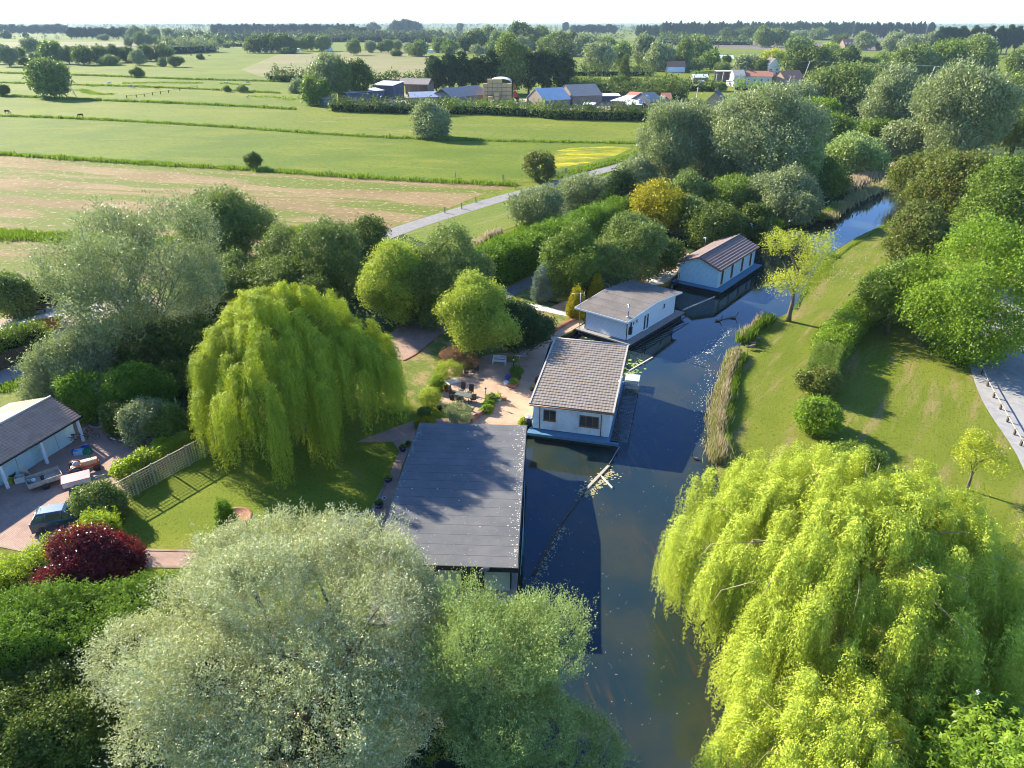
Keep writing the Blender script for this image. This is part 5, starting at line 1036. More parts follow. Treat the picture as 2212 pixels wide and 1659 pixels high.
# 3: low-gabled houseboat
O3 = P(*Z3(130, 722), 2.9); A3 = P(*Z3(545, 838), 2.9); a3 = math.atan2(A3.y - O3.y, A3.x - O3.x); W3 = (A3 - O3).length; C3 = P(*Z3(988, 603), 2.9); L3 = (C3 - A3).length
t3 = thing('houseboat', 'white boarded houseboat with low-gabled grey felt roof and steel chimney', 'houseboat', (O3.x, O3.y, 0), a3)
M_felt3 = felt_mat('grey_felt', (.125, .11, .095), (.175, .155, .135), (.24, .21, .17), 1.9, 0)
yr = L3 * .5; z0, z1 = 2.9, 3.42
mb = MB(); mb.slab([(0, 0, z0), (W3, 0, z0), (W3, yr, z1), (0, yr, z1)], .14); mb.slab([(0, yr + .004, z1), (W3, yr + .004, z1), (W3, L3, z0), (0, L3, z0)], .14); rf = mb.build('roof', M_felt3, t3)
mb = MB(); mb.box((W3 / 2, -.03, z0 - .13), (W3 + .1, .06, .22))
for xx in (-.03, W3 + .03):
    mb.slab([(xx - .03, -.05, z0 - .02), (xx + .03, -.05, z0 - .02), (xx + .03, yr, z1 - .02), (xx - .03, yr, z1 - .02)], .2); mb.slab([(xx - .03, yr + .003, z1 - .02), (xx + .03, yr + .003, z1 - .02), (xx + .03, L3, z0 - .02), (xx - .03, L3, z0 - .02)], .2)
mb.build('fascia', M_white, t3)
wx0, wx1, wy0, wy1 = 1.15, W3 - .35, .65, L3 - .9
mb = MB(); zt = lambda y: z0 + (z1 - z0) * (y / yr if y < yr else (L3 - y) / (L3 - yr)) - .14
vs = [(wx0, wy0, .2), (wx1, wy0, .2), (wx1, wy1, .2), (wx0, wy1, .2), (wx0, wy0, zt(wy0)), (wx1, wy0, zt(wy0)), (wx1, yr, zt(yr)), (wx1, wy1, zt(wy1)), (wx0, wy1, zt(wy1)), (wx0, yr, zt(yr))]
mb.add(vs, [(0, 1, 5, 4), (1, 2, 7, 6, 5), (2, 3, 8, 7), (3, 0, 4, 9, 8)]); mb.build('wall', M_wboard, t3)
mb = MB()
for x, y in ((wx0, wy0), (wx1, wy0), (wx1, wy1)): mb.tube([(x, y - .03, .2), (x, y - .03, z0 - .2)], .06, 4)
mb.tube([(wx1, -.03, z0 - .2), (wx1 + .02, wy0 - .08, z0 - .55), (wx1 + .02, wy0 - .08, .3)], .05, 6); mb.build('downpipe', M_darkb, t3)
for y, w, h, z in ((2.05, .45, .55, 2.0), (2.75, .45, .55, 2.05), (9.4, .55, .75, 2.0)): window(t3, wx1, y, z, w, h, 1, 'x+', frame=M_white)
for y in (4.7, 5.4): window(t3, wx1, y, 1.25, .55, 2.0, 1, 'x+', frame=M_white, name='door')
mb = MB(); mb.prism([(wx0 - .9, -.1), (W3 + .55, -.1), (W3 + .55, L3 + .3), (wx0 - .9, L3 + .3)], -.02, .14); mb.build('deck', M_deckw, t3)
mb = MB()
for k in range(26): mb.box((W3 + .9, .3 + k * L3 / 26, .02), (1.0, .06, .05))
mb.box((W3 + 1.4, L3 / 2, .03), (.06, L3, .08)); mb.build('outrigger', M_darkb, t3)
mb = MB(); mb.prism([(wx0 - .5, .1), (W3 + .3, .1), (W3 + .3, L3), (wx0 - .5, L3)], -1.2, -.02); mb.build('hull', M_darkb, t3)
mb = MB(); mb.tube([(W3 - .55, 1.0, 2.9), (W3 - .55, 1.0, 4.5)], .10, 10); mb.tube([(W3 - .55, 1.0, 4.5), (W3 - .55, 1.0, 4.62)], [.15, .15], 10); mb.tube([(W3 - .55, 1.0, 2.95), (W3 - .55, 1.0, 3.1)], .2, 10); mb.build('chimney', M_steel, t3)
mb = MB(); mb.box((wx1 + .15, wy0 + .55, 1.3), (.3, .4, .9)); mb.tube([(wx1 + .22, wy0 + .5, 1.6), (wx1 + .22, wy0 + .5, 2.4)], .09, 8); mb.build('stove_pipe', M_darkb, t3)
tv = thing('tv_aerial', 'television aerial on a tall thin pole at the low-gabled houseboat', 'aerial', P(*Z3(160, 935)))
mb = MB(); mb.tube([(0, 0, 0), (0, 0, 5.3)], .035, 6); mb.build('pole', M_grey, tv)
mb = MB(); mb.tube([(-1.0, 0, 5.2), (.5, 0, 5.2)], .018, 4)
for k in range(9): mb.tube([(-.95 + k * .15, -.2, 5.2), (-.95 + k * .15, .2, 5.2)], .01, 3)
mb.box((.42, 0, 5.2), (.03, .5, .4)); mb.build('antenna', M_grey, tv)
# 4: blue gabled houseboat
O4 = P(*Z3(935, 365), 2.9); A4 = P(*Z3(1285, 435), 2.9); a4 = math.atan2(A4.y - O4.y, A4.x - O4.x); W4 = (A4 - O4).length; L4 = (P(*Z3(1610, 250), 2.9) - A4).length
t4 = thing('houseboat', 'pale blue boarded houseboat with pitched brown metal-tile roof', 'houseboat', (O4.x, O4.y, 0), a4)
M_mt = tile_mat('brown_metal_tiles', (.20, .145, .12), (.27, .205, .175), (.24, .18, .15), .22); ze, zr, xr = 2.9, 4.25, W4 * .5
mb = MB(); tiled(mb, (W4, 0, ze), (W4, L4, ze), (xr, 0, zr), (xr, L4, zr), 8, .05); tiled(mb, (0, L4, ze), (0, 0, ze), (xr, L4, zr), (xr, 0, zr), 8, .05); rf = mb.build('roof', M_mt, t4)
mb = MB(); mb.tube([(xr, -.03, zr + .07), (xr, L4 + .03, zr + .07)], .1, 6); mb.build('ridge_cap', M_mt, rf)
wx0, wx1, wy0, wy1 = .35, W4 - .35, .35, L4 - .35; zw = ze - .02
mb = MB(); zq = lambda x: ze + (zr - ze) * (1 - abs(x - xr) / xr) - .07
mb.add([(wx0, wy0, .15), (wx1, wy0, .15), (wx1, wy1, .15), (wx0, wy1, .15), (wx0, wy0, zq(wx0)), (wx1, wy0, zq(wx1)), (wx1, wy1, zq(wx1)), (wx0, wy1, zq(wx0)), (xr, wy0, zq(xr)), (xr, wy1, zq(xr))], [(0, 1, 5, 8, 4), (1, 2, 6, 5), (2, 3, 7, 9, 6), (3, 0, 4, 7)]); mb.build('wall', M_blueb, t4)
mb = MB(); mb.slab([(-.02, -.05, ze - .02), (-.02, .02, ze - .02), (xr, .02, zr - .02), (xr, -.05, zr - .02)], .18); mb.slab([(xr + .003, -.05, zr - .02), (xr + .003, .02, zr - .02), (W4 + .02, .02, ze - .02), (W4 + .02, -.05, ze - .02)], .18)
gutter(mb, (W4 + .05, 0, ze - .08), (W4 + .05, L4, ze - .08)); gutter(mb, (-.05, 0, ze - .08), (-.05, L4, ze - .08)); mb.build('gutter', M_brown, t4)
mb = MB()
for x, y in ((wx1, wy0), (wx0, wy0), (wx1, wy1)): MB().box((x, y, 1.5), (.12, .12, 2.6)).build('corner_board', M_white, t4)
mb = MB(); mb.tube([(wx1 + .1, wy1 - .2, ze - .2), (wx1 + .1, wy1 - .2, .2)], .05, 6); mb.build('downpipe', M_darkb, t4)
for y in (1.7, 5.3, 9.2, 12.6): window(t4, wx1, y, 1.45, .62, 1.9, 1, 'x+', M_brown)
mb = MB(); mb.prism([(-.2, -.6), (W4 + .75, -.6), (W4 + .75, L4 + .3), (-.2, L4 + .3)], -.02, .12); mb.build('deck', M_deck, t4)
mb = MB(); mb.prism([(0, -.3), (W4 + .3, -.3), (W4 + .3, L4), (0, L4)], -1.2, -.02); mb.build('hull', M_darkb, t4)
mb = MB(); mb.box((xr, wy0 - .05, 3.4), (.16, .1, .16)); mb.build('wall_lamp', M_white, t4)
mb = MB(); mb.tube([(.2, L4 * .62, ze), (.2, L4 * .62, 4.6)], .03, 5)
for k in range(5): mb.tube([(-.1, L4 * .62 + .1 - .15 * k, 4.5), (.5, L4 * .62 + .1 - .15 * k, 4.5)], .015, 3)
mb.build('aerial', M_grey, t4)
gate = thing('gate', 'black metal gate at the gangway of the blue houseboat', 'gate', P(*Z3(925, 545)), a4 + 1.5)
mb = MB(); [mb.tube([(x, 0, 0), (x, 0, 1.6)], .035, 5) for x in (0, .9)]; [mb.tube([(0, 0, z), (.9, 0, z)], .025, 4) for z in (.3, 1.5)]; mb.build('gate_frame', M_black, gate)
mb = MB(); [mb.tube([(x * .15, 0, .3), (x * .15, 0, 1.5)], .012, 4) for x in range(1, 6)]; mb.build('bar', M_black, gate)
# sheds behind houseboat 3
sh = thing('shed', 'small grey-roofed shed with white front behind the golden conifers', 'shed', P(*Z5(1640, 1110)), a3)
mb = MB(); mb.prism([(0, 0), (3.6, 0), (3.6, 3), (0, 3)], 0, 1.9); mb.build('wall', M_white, sh)
mb = MB(); mb.slab([(-.2, -.2, 2.0), (3.8, -.2, 2.0), (3.8, 1.6, 2.5), (-.2, 1.6, 2.5)], .08); mb.slab([(-.2, 1.604, 2.5), (3.8, 1.604, 2.5), (3.8, 3.2, 2.0), (-.2, 3.2, 2.0)], .08); mb.build('roof', M_felt3, sh)
mb = MB(); mb.box((3.62, 1.5, 1.1), (.06, .8, 1.6)); mb.build('door', M_brown, sh)
s2 = thing('shed', 'low shed with dark felt roof left of the grey-roofed shed', 'shed', P(*Z5(1560, 1085)), a3)
mb = MB(); mb.prism([(0, 0), (2.6, 0), (2.6, 2.6), (0, 2.6)], 0, 1.7); mb.build('wall', M_dwood, s2)
mb = MB(); mb.slab([(-.15, -.15, 1.75), (2.75, -.15, 1.75), (2.75, 2.75, 2.05), (-.15, 2.75, 2.05)], .08); mb.build('roof', M_felt, s2)
# floating booms and rubbish
def beam(name, label, cat, a, b, w, m, z=WZ + .06, g=None):
    a = P(*a, z); b = P(*b, z); d = b - a; o = MB().box((0, 0, 0), (d.length, w, .12)).build(name, m, None, (a + b) / 2, math.atan2(d.y, d.x)); return tag(o, label, cat, g)
M_pale = mat('bleached_wood', (.50, .46, .38), .8, .2, col2=(.62, .57, .48), scale=4)
beam('floating_boom', 'pale floating boom between the low-gabled and blue houseboats', 'boom', Z3(985, 745), Z3(1235, 640), .16, M_pale)
beam('floating_boom', 'white floating boom beside the water lilies', 'boom', Z2(1130, 500), Z2(1350, 372), .14, M_pale)
beam('floating_beam', 'long weathered beam floating off the tiled houseboat', 'beam', Z2(735, 1600), Z2(940, 1385), .24, M_wood)
beam('floating_plank', 'short thin plank beside the long floating beam', 'plank', Z2(870, 1480), Z2(975, 1590), .10, M_pale)
bm = MB(); pts = [P(*q, WZ + .05) for q in ((*Z2(735, 1600),), (1205, 1140), (1180, 1190), (1150, 1245))]; bm.tube(pts, .07, 5); tag(bm.build('mooring_cable', M_dwood), 'dark weed-hung cable trailing across the water below the long beam', 'cable')
bm = MB(); bm.tube([P(*Z2(1045, 1200), .1), P(*Z2(945, 1370), WZ + .1)], .03, 5); tag(bm.build('mooring_chain', M_grey), 'chain running from the tiled houseboat deck to the floating beam', 'chain')
def flat_scatter(name, centers, rad, n, size, m, z=WZ + .012, seed=1, kind='stuff'):
    g = np.random.default_rng(seed); mb = MB()
    for c in centers:
        for k in range(n):
            x = c.x + g.normal() * rad; y = c.y + g.normal() * rad; r = size * g.uniform(.5, 1.3); a = g.random() * 6
            mb.add([(x + r * math.cos(a + q) * g.uniform(.7, 1.1), y + r * math.sin(a + q) * g.uniform(.7, 1.1), z + g.random() * .01) for q in (0, 1.05, 2.1, 3.14, 4.2, 5.2)], [(0, 1, 2, 3, 4, 5)])
    o = mb.build(name, m); o['kind'] = kind; return o
M_scum = mat('floating_weed', (.24, .24, .12), .9, .2, col2=(.40, .34, .18), scale=5); M_lily = mat('lily_pad', (.17, .24, .05), .5, .4, col2=(.28, .34, .10), scale=3)
M_petal = mat('pale_scum', (.42, .42, .38), .9, .2, col2=(.6, .58, .52), scale=5)
flat_scatter('floating_weed', line_px([Z2(720, 1600), Z2(850, 1480), Z2(960, 1400)], .35), .38, 26, .10, M_scum, seed=2)
flat_scatter('floating_weed', line_px([(1215, 1130), (1190, 1175), (1165, 1225), (1150, 1250)], .5), .25, 14, .06, M_scum, seed=3)
flat_scatter('lily_pads', line_px([Z2(1130, 480), Z2(1180, 420), Z2(1220, 360)], .6), .5, 9, .19, M_lily, seed=4)
flat_scatter('lily_pads', line_px([Z2(700, 190), Z2(800, 200), Z2(930, 215)], .6), .5, 10, .19, M_lily, seed=5)
flat_scatter('pale_scum', line_px([Z3(1350, 880), Z3(1260, 960), Z3(1170, 1060)], .8), .5, 10, .08, M_petal, seed=6)
flat_scatter('pale_scum', line_px([Z6(1080, 660), Z6(1000, 760), Z6(960, 860), Z6(700, 1100)], 1.5), 1.3, 5, .12, M_scum, seed=7)
flat_scatter('pale_scum', line_px([(1500, 760), (1540, 800), (1520, 860), (1530, 950)], .8), .5, 8, .06, M_petal, seed=8)
flat_scatter('petals', [P(x, y, WZ) for x, y in ((1250, 1330), (1300, 1500), (1250, 1100), (1420, 1080), (1400, 1450), (1200, 1250), (1450, 1550), (1380, 900), (1450, 1000))], 2.6, 18, .03, M_petal, seed=9)
flat_scatter('daisies', line_px([Z6(1380, 690), Z6(1200, 850), Z6(1050, 1000)], 1.2), 1.6, 16, .07, M_petal, .05, seed=10)
# ---------------------------------------------------------------- garage and yard
gx = P(*Z7(665, 495), 2.4); gd = (P(*Z7(0, 885), 2.4) - gx); ag = math.atan2(gd.y, gd.x)
t5 = thing('garage', 'long pale blue garage with brown tiled roof and solar panels', 'garage', (gx.x, gx.y, 0), ag)  # x runs towards the camera along the eave
M_tg = tile_mat('brown_tiles', (.42, .25, .17), (.54, .35, .25), (.46, .29, .21), .3); LG = 20
mb = MB(); tiled(mb, (LG, 0, 2.4), (0, 0, 2.4), (LG, -2.9, 3.85), (0, -2.9, 3.85), 12, .04); tiled(mb, (0, -8.2, 2.4), (LG, -8.2, 2.4), (0, -2.94, 3.85), (LG, -2.94, 3.85), 16, .04); mb.build('roof', M_tg, t5)
mb = MB(); mb.slab([(-.08, .05, 2.45), (.04, .05, 2.45), (.04, -2.9, 3.92), (-.08, -2.9, 3.92)], .2); mb.tube([(0, .08, 2.32), (LG, .08, 2.32)], .07, 6); mb.slab([(-.08, -2.95, 3.92), (.04, -2.95, 3.92), (.04, -8.2, 2.45), (-.08, -8.2, 2.45)], .2); mb.build('bargeboard', M_darkb, t5)
mb = MB(); mb.tube([(0, -2.92, 3.95), (LG, -2.92, 3.95)], .12, 6); mb.build('ridge_cap', M_slab, t5)
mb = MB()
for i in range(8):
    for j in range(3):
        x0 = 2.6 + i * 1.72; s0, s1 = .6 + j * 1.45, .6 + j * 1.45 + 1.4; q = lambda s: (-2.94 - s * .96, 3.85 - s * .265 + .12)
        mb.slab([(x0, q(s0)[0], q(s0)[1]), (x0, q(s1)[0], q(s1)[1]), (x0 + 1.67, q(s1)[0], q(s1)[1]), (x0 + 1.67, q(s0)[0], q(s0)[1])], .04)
mb.build('solar_panel', mat('solar_glass', (.55, .60, .66), .15, .8, .2, col2=(.62, .66, .72), scale=1), t5)  # pale base colour stands in for bright sky reflected in the glass
M_gwall = brick_mat('blue_white_blocks', (.42, .60, .62), (.48, .66, .68), (.35, .5, .53), .3, .1, 0, True, .008, .2)
mb = MB(); mb.prism([(.3, -1.0), (.3, -7.8), (LG, -7.8), (LG, -1.0)], 0, 2.7); mb.build('wall', M_gwall, t5)
for x in (.45, 4.3, 8.1, 11.9, 15.7): MB().box((x, -.12, 1.2), (.2, .2, 2.35)).build('post', M_wboard, t5)
for x in (2.3, 6.2, 10.0, 13.8):
    mb = MB(); mb.box((x, -.97, 1.05), (2.9, .06, 2.05)); d_ = mb.build('door', M_blueb, t5); MB().box((x, -.93, 1.05), (.03, .03, 2.0)).build('door_joint', M_grey, d_)
tr_ = thing('trellis_fence', 'long leaning pale timber trellis fence with climbers', 'fence', P(*Z7(660, 1400)))
T0 = P(*Z7(660, 1400)); T1 = P(*Z7(1800, 765)); td = T1 - T0; ta = math.atan2(td.y, td.x); tr_.rotation_euler = (0, 0, ta); TL = td.length; npan = 8; pw = TL / npan
M_trel = mat('trellis_wood', (.34, .31, .21), .8, .2, col2=(.46, .42, .30), scale=6)
for k in range(npan):
    mb = MB(); x0 = k * pw + .06; x1 = (k + 1) * pw - .06; zb, zt_ = .18, 1.95; nx = max(4, int((x1 - x0) / .23)); nz = 8
    for i in range(nx + 1): x = x0 + (x1 - x0) * i / nx; mb.box((x, 0, (zb + zt_) / 2), (.04, .02, zt_ - zb))
    for j in range(nz + 1): z = zb + (zt_ - zb) * j / nz; mb.box(((x0 + x1) / 2, .022, z), (x1 - x0, .02, .035))
    mb.box(((x0 + x1) / 2, -.0, zt_ + .04), (x1 - x0, .07, .05)); mb.build('trellis_panel', M_trel, tr_)
for k in range(npan + 1): MB().box((k * pw, 0, 1.05), (.1, .1, 2.1)).build('post', M_trel, tr_)
r1 = thing('handrail', 'long pale wooden rail running behind the trellis fence', 'rail', P(*Z7(1170, 900), .0)); q0 = P(*Z7(1170, 900), .9); q1 = P(*Z7(1760, 515), 1.0); q2 = Vector((q0.x, q0.y, 0))
mb = MB(); mb.tube([q0 - q2, q1 - q2], .07, 4); mb.build('rail', M_pale, r1)
[MB().tube([(q0.lerp(q1, f) - q2) * 1.0, Vector(((q0.lerp(q1, f) - q2).x, (q0.lerp(q1, f) - q2).y, 0))], .05, 4).build('post', M_pale, r1) for f in (0, .25, .5, .75, 1)]
for x, y, lab in ((1460, 455, 'pale gate post at the top of the trellis garden'), (1620, 560, 'dark leaning post beside the weeping willow')):
    p = P(*Z7(x, y)); tag(MB().tube([(0, 0, 0), (-.1, .0, 1.6)], .07, 6).build('post', M_pale if x < 1500 else M_dwood, None, p), lab, 'post')
# car
def wheel(parent, x, y, r, w, hubm, name='wheel'):
    mb = MB(); mb.lathe([(r * .62, -w / 2), (r, -w / 2 + .02), (r, w / 2 - .02), (r * .62, w / 2)], n=18); o = mb.build(name, M_black, parent, (x, y, r)); o.rotation_euler = (math.pi / 2, 0, 0)
    h = MB(); h.lathe([(.03, -w / 2 + .02), (r * .6, -w / 2 + .03), (r * .64, -w / 2), (r * .64, w / 2), (r * .6, w / 2 - .03), (.03, w / 2 - .02)], n=14)
    h.build('rim', hubm, o); return o
def make_car():
    c0 = P(*Z7(275, 1440)); c1 = P(*Z7(560, 1425)); t = thing('parked_car', 'blue hatchback car parked on the block paving behind the vines', 'car', c0 + Vector((1.9, .95, 0)), R_(18))
    M_car = mat('car_paint', (.014, .055, .09), .3, .5, .2, col2=(.018, .065, .105), scale=.5); M_car.node_tree.nodes['Principled BSDF'].inputs['Coat Weight'].default_value = .8
    prof = [(-2.05, .35), (-2.07, .75), (-1.98, 1.02), (-1.75, 1.08), (1.05, 1.02), (1.7, .9), (2.02, .72), (2.07, .4), (1.9, .28), (-1.9, .28)]
    mb = MB(); n = len(prof); vs = []
    for y, k in ((-.88, .96), (-.80, 1.0), (.80, 1.0), (.88, .96)): vs += [(x * (1 if abs(y) < .85 else .985), y, .28 + (z - .28) * (1 if abs(y) < .85 else .9)) for x, z in prof]
    fs = [tuple(range(n)), tuple(range(4 * n - 1, 3 * n - 1, -1))]
    for r in range(3):
        for i in range(n): fs.append((r * n + i, (r + 1) * n + i, (r + 1) * n + (i + 1) % n, r * n + (i + 1) % n))
    body = mb.add(vs, fs).build('body', M_car, t); bv = body.modifiers.new('bevel', 'BEVEL'); bv.width = .05; bv.segments = 3
    for a, b in ((-.9, 1), (.9, 1)): pass
    mb = MB(); cab = [(-1.92, -.80, 1.03), (1.05, -.80, 1.0), (1.05, .80, 1.0), (-1.92, .80, 1.03), (-1.55, -.62, 1.52), (.35, -.62, 1.54), (.35, .62, 1.54), (-1.55, .62, 1.52)]
    mb.add(cab, [(0, 1, 5, 4), (1, 2, 6, 5), (2, 3, 7, 6), (3, 0, 4, 7)]); mb.build('windows', M_glass, t)
    mb = MB(); mb.add([(-1.62, -.66, 1.50), (.42, -.66, 1.52), (.42, .66, 1.52), (-1.62, .66, 1.50), (-1.45, -.5, 1.60), (.2, -.52, 1.61), (.2, .52, 1.61), (-1.45, .5, 1.60)], [(0, 1, 5, 4), (1, 2, 6, 5), (2, 3, 7, 6), (3, 0, 4, 7), (4, 5, 6, 7)]); mb.build('roof', M_car, t)
    mb = MB()
    for s in (-1, 1):
        for x0, x1, y0, y1, z0, z1 in ((-1.92, -1.55, .81, .63, 1.03, 1.52), (-.95, -.9, .81, .63, 1.03, 1.52), (.1, .15, .81, .63, 1.02, 1.53), (1.05, .36, .81, .63, 1.0, 1.54)): mb.tube([(x0, s * y0, z0), (x1, s * y1, z1)], .045, 5)
    mb.build('pillar', M_car, t)
    for s in (-1, 1):
        for x in (-1.3, 1.28): wheel(t, x, s * .80, .33, .22, M_steel)
        MB().box((.78, s * .95, 1.08), (.16, .2, .14)).build('wing_mirror', M_car, t)
        MB().box((2.0, s * .6, .68), (.14, .32, .14)).build('headlight', M_white, t)
        MB().box((-2.04, s * .68, .85), (.08, .2, .25)).build('tail_light', mat('red_lamp', (.4, .02, .02), .3, .5) if s < 0 else bpy.data.materials['red_lamp'], t)
        MB().box((-.3, s * .885, .55), (.9, .02, .04)).build('door_handle', M_black, t)
    MB().box((-.1, 0, .26), (3.9, 1.7, .14)).build('sill', M_black, t)
    MB().tube([(-1.3, .2, 1.58), (-1.7, .2, 2.0)], .01, 4).build('antenna', M_black, t)
make_car()
# tractor
M_or = mat('tractor_orange', (.55, .13, .04), .5, .4, col2=(.42, .10, .04), scale=6); M_cream = mat('faded_hood', (.60, .36, .24), .6, .3, col2=(.5, .28, .18), scale=4)
tt = thing('tractor', 'small orange vintage tractor beside the trailers', 'tractor', P(*Z7(690, 950)), R_(32), sc=.92)
MB().box((.55, 0, .95), (1.3, .5, .42)).build('hood', M_cream, tt); MB().box((.6, 0, .62), (1.5, .38, .3)).build('engine', M_or, tt); MB().box((-.5, 0, .62), (.9, .5, .42)).build('gearbox', M_or, tt)
mb = MB(); mb.blob((-.45, 0, 1.0), (.3, .28, .3)); mb.build('seat_cover', mat('grey_bag', (.3, .3, .33), .7, .3, col2=(.45, .45, .48), scale=5), tt)
mb = MB(); mb.tube([(.0, 0, 1.0), (-.15, 0, 1.3)], .02, 5); mb.tube([(-.15 + .0 * math.cos(a), .2 * math.cos(a), 1.3 + .2 * math.sin(a) * .5) for a in np.linspace(0, 6.28, 13)], .015, 4, cap=False); mb.build('steering_wheel', M_black, tt)
MB().tube([(.8, .15, 1.15), (.8, .15, 1.75)], .03, 6).build('exhaust', M_darkb, tt); MB().box((1.24, 0, .9), (.05, .46, .5)).build('grille', M_or, tt)
for s in (-1, 1):
    wheel(tt, -.55, s * .62, .52, .28, M_or, 'rear_wheel'); wheel(tt, 1.05, s * .5, .32, .18, M_or, 'front_wheel')
    mb = MB(); mb.tube([(-.55 + .6 * math.cos(a), s * .62, .52 + .6 * math.sin(a)) for a in np.linspace(.4, 2.7, 8)], .05, 4); mb.build('mudguard', M_or, tt)
MB().tube([(1.05, -.5, .35), (1.05, .5, .35)], .05, 6).build('axle', M_darkb, tt)
def trailer(label, p, rz, L, Wd, h, m, lid=None, sc=1.0):
    t = thing('trailer', label, 'trailer', p, rz, 'trailers beside the tractor', sc); z = .45
    MB().box((0, 0, z), (L, Wd, .06)).build('floor', m, t)
    for s in (-1, 1): MB().box((0, s * (Wd / 2 + .02), z + h / 2), (L + .06, .05, h)).build('side_panel', m, t); MB().box((s * (L / 2 + .02), 0, z + h / 2), (.05, Wd - .02, h)).build('end_panel', m, t)
    for s in (-1, 1): wheel(t, -.1, s * (Wd / 2 + .16), .27, .16, M_wood)
    mb = MB(); mb.tube([(L / 2, -.3, z - .04), (L / 2 + .9, 0, z - .04)], .035, 4); mb.tube([(L / 2, .3, z - .04), (L / 2 + .9, 0, z - .04)], .035, 4); mb.tube([(L / 2 + .9, 0, z), (L / 2 + 1.15, 0, z)], .05, 5); mb.tube([(L / 2 + .85, 0, 0), (L / 2 + .85, 0, z)], .03, 5); mb.build('drawbar', M_grey, t)
    if lid: MB().box((0, 0, z + h + .025), (L + .16, Wd + .16, .05)).build('cover', lid, t)
    return t
tA = trailer('open wooden trailer with buckets inside', P(*Z7(375, 1050)), R_(42), 2.4, 1.5, .4, M_wood)
for x, y, m_ in ((-.7, .1, M_white), (-1.0, .2, M_grey), (-.1, .1, M_black)):
    tag(MB().lathe([(.11, 0), (.16, .28), (.14, .28), (.1, .03)], n=12).build('bucket', m_, None, tA.matrix_basis @ Vector((x, y, .5)) if False else Vector(tA.location) + Matrix.Rotation(R_(42), 3, 'Z') @ Vector((x, y, .5))), {M_white: 'white bucket lying in the open wooden trailer', M_grey: 'grey bucket at the back of the open wooden trailer', M_black: 'black tub in the middle of the open wooden trailer'}[m_], 'bucket')
trailer('small trailer with a pink cover', P(*Z7(640, 1065)), R_(30), 1.9, 1.2, .42, M_slab, mat('pink_cover', (.46, .05, .09), .5, .4, col2=(.52, .09, .13), scale=2))
# bicycles
def bike(label, p, rz, lean, m):
    t = thing('bicycle', label, 'bicycle', p, rz, 'bicycles by the garage'); t.rotation_euler = (lean, 0, rz)
    for x in (-.52, .52):
        o = MB(); o.tube([(x + .33 * math.cos(a), 0, .34 + .33 * math.sin(a)) for a in np.linspace(0, 6.283, 17)], .025, 5, cap=False)
        for k in range(6): o.tube([(x, 0, .34), (x + .32 * math.cos(k * 1.047), 0, .34 + .32 * math.sin(k * 1.047))], .006, 3)
        o.build('wheel', M_black, t)
    mb = MB(); A, B, Cc, D, E_ = (-.52, 0, .34), (-.05, 0, .32), (-.18, 0, .85), (.38, 0, .9), (.52, 0, .34)
    for p_, q_ in ((A, B), (B, Cc), (A, Cc), (Cc, D), (B, D), (D, E_)): mb.tube([p_, q_], .02, 5)
    mb.build('frame', m, t); MB().box((-.2, 0, .93), (.26, .13, .06)).build('saddle', M_black, t); MB().tube([(.3, -.28, 1.02), (.38, 0, .98), (.3, .28, 1.02)], .018, 5).build('handlebar', M_black, t)
bike('dark bicycle leaning on the garage wall', P(*Z7(640, 705)), R_(20), R_(12), M_darkb); bike('black bicycle beside the garage end post', P(*Z7(740, 690)), R_(5), R_(-10), M_black)
bike('white-framed bicycle lying by the hedge', P(*Z7(960, 705)), R_(-25), R_(35), M_white); bike('grey bicycle with a basket leaning on the shrub', P(*Z7(1235, 750)), R_(-15), R_(-12), M_grey)
bike('bicycle half hidden at the garage corner', P(*Z7(680, 660)), R_(60), R_(12), M_grey)
# crates, boards, bins
def crate(label, p, s, m, rz=0, name='crate'):
    t = MB(); w, d, h = s; t.box((0, 0, .02), (w, d, .04))
    for k in (-1, 1): t.box((0, k * (d / 2 - .015), h / 2 + .02), (w, .03, h)); t.box((k * (w / 2 - .015), 0, h / 2 + .02), (.03, d - .06, h))
    t.box((0, 0, h * .5), (w * .7, d * .7, h * .5), rz=.4); return tag(t.build(name, m, None, p, rz), label, name.replace('_', ' '))
M_grn = mat('green_crate', (.02, .22, .10), .5, .4); M_blu = mat('blue_crate', (.03, .10, .40), .5, .4); M_lb = mat('pale_blue_tub', (.35, .55, .68), .5, .4); M_yel = mat('yellow_tub', (.55, .42, .05), .5, .4); M_redp = mat('red_glaze', (.5, .02, .02), .3, .6)
crate('green crate on the paving by the bicycles', P(*Z7(720, 800)), (.7, .5, .4), M_grn, .4); crate('blue crate behind the green crate', P(*Z7(700, 770)), (.6, .45, .35), M_blu, .3); crate('pale blue tub beside the green crate', P(*Z7(650, 805)), (.75, .5, .4), M_lb, .2)
crate('yellow tub full of odds and ends by the garage', P(*Z7(85, 1040)), (.6, .6, .35), M_yel, .2); crate('grey storage box by the garage post', P(*Z7(170, 1030)), (.7, .6, .5), M_slab, .5, 'storage_box'); crate('small blue tub left of the green crate', P(*Z7(615, 795)), (.4, .4, .3), M_blu, .2)
tag(MB().box((0, 0, .65), (.5, .06, 1.4), rx=R_(25)).build('board', M_pale, None, P(*Z7(215, 995)), R_(10)), 'pale board leaning on the garage post', 'board')
tag(MB().box((0, 0, .6), (.2, .05, 1.3), rx=R_(25)).build('plank', M_white, None, P(*Z7(535, 730)), R_(40)), 'white plank leaning on the garage wall', 'plank')
tag(MB().lathe([(.35, 0), (.45, .25), (.5, .5), (.46, .5), (.3, .2)], n=14).build('tyre_planter', M_black, None, P(*Z7(85, 1000))), 'black tub behind the yellow tub', 'tub')
tag(MB().lathe([(.9, 0), (1.0, .25), (.95, .28), (.8, .15)], n=20).build('pond_liner', M_grey, None, P(*Z7(830, 560))), 'grey round tub among the junipers', 'tub')
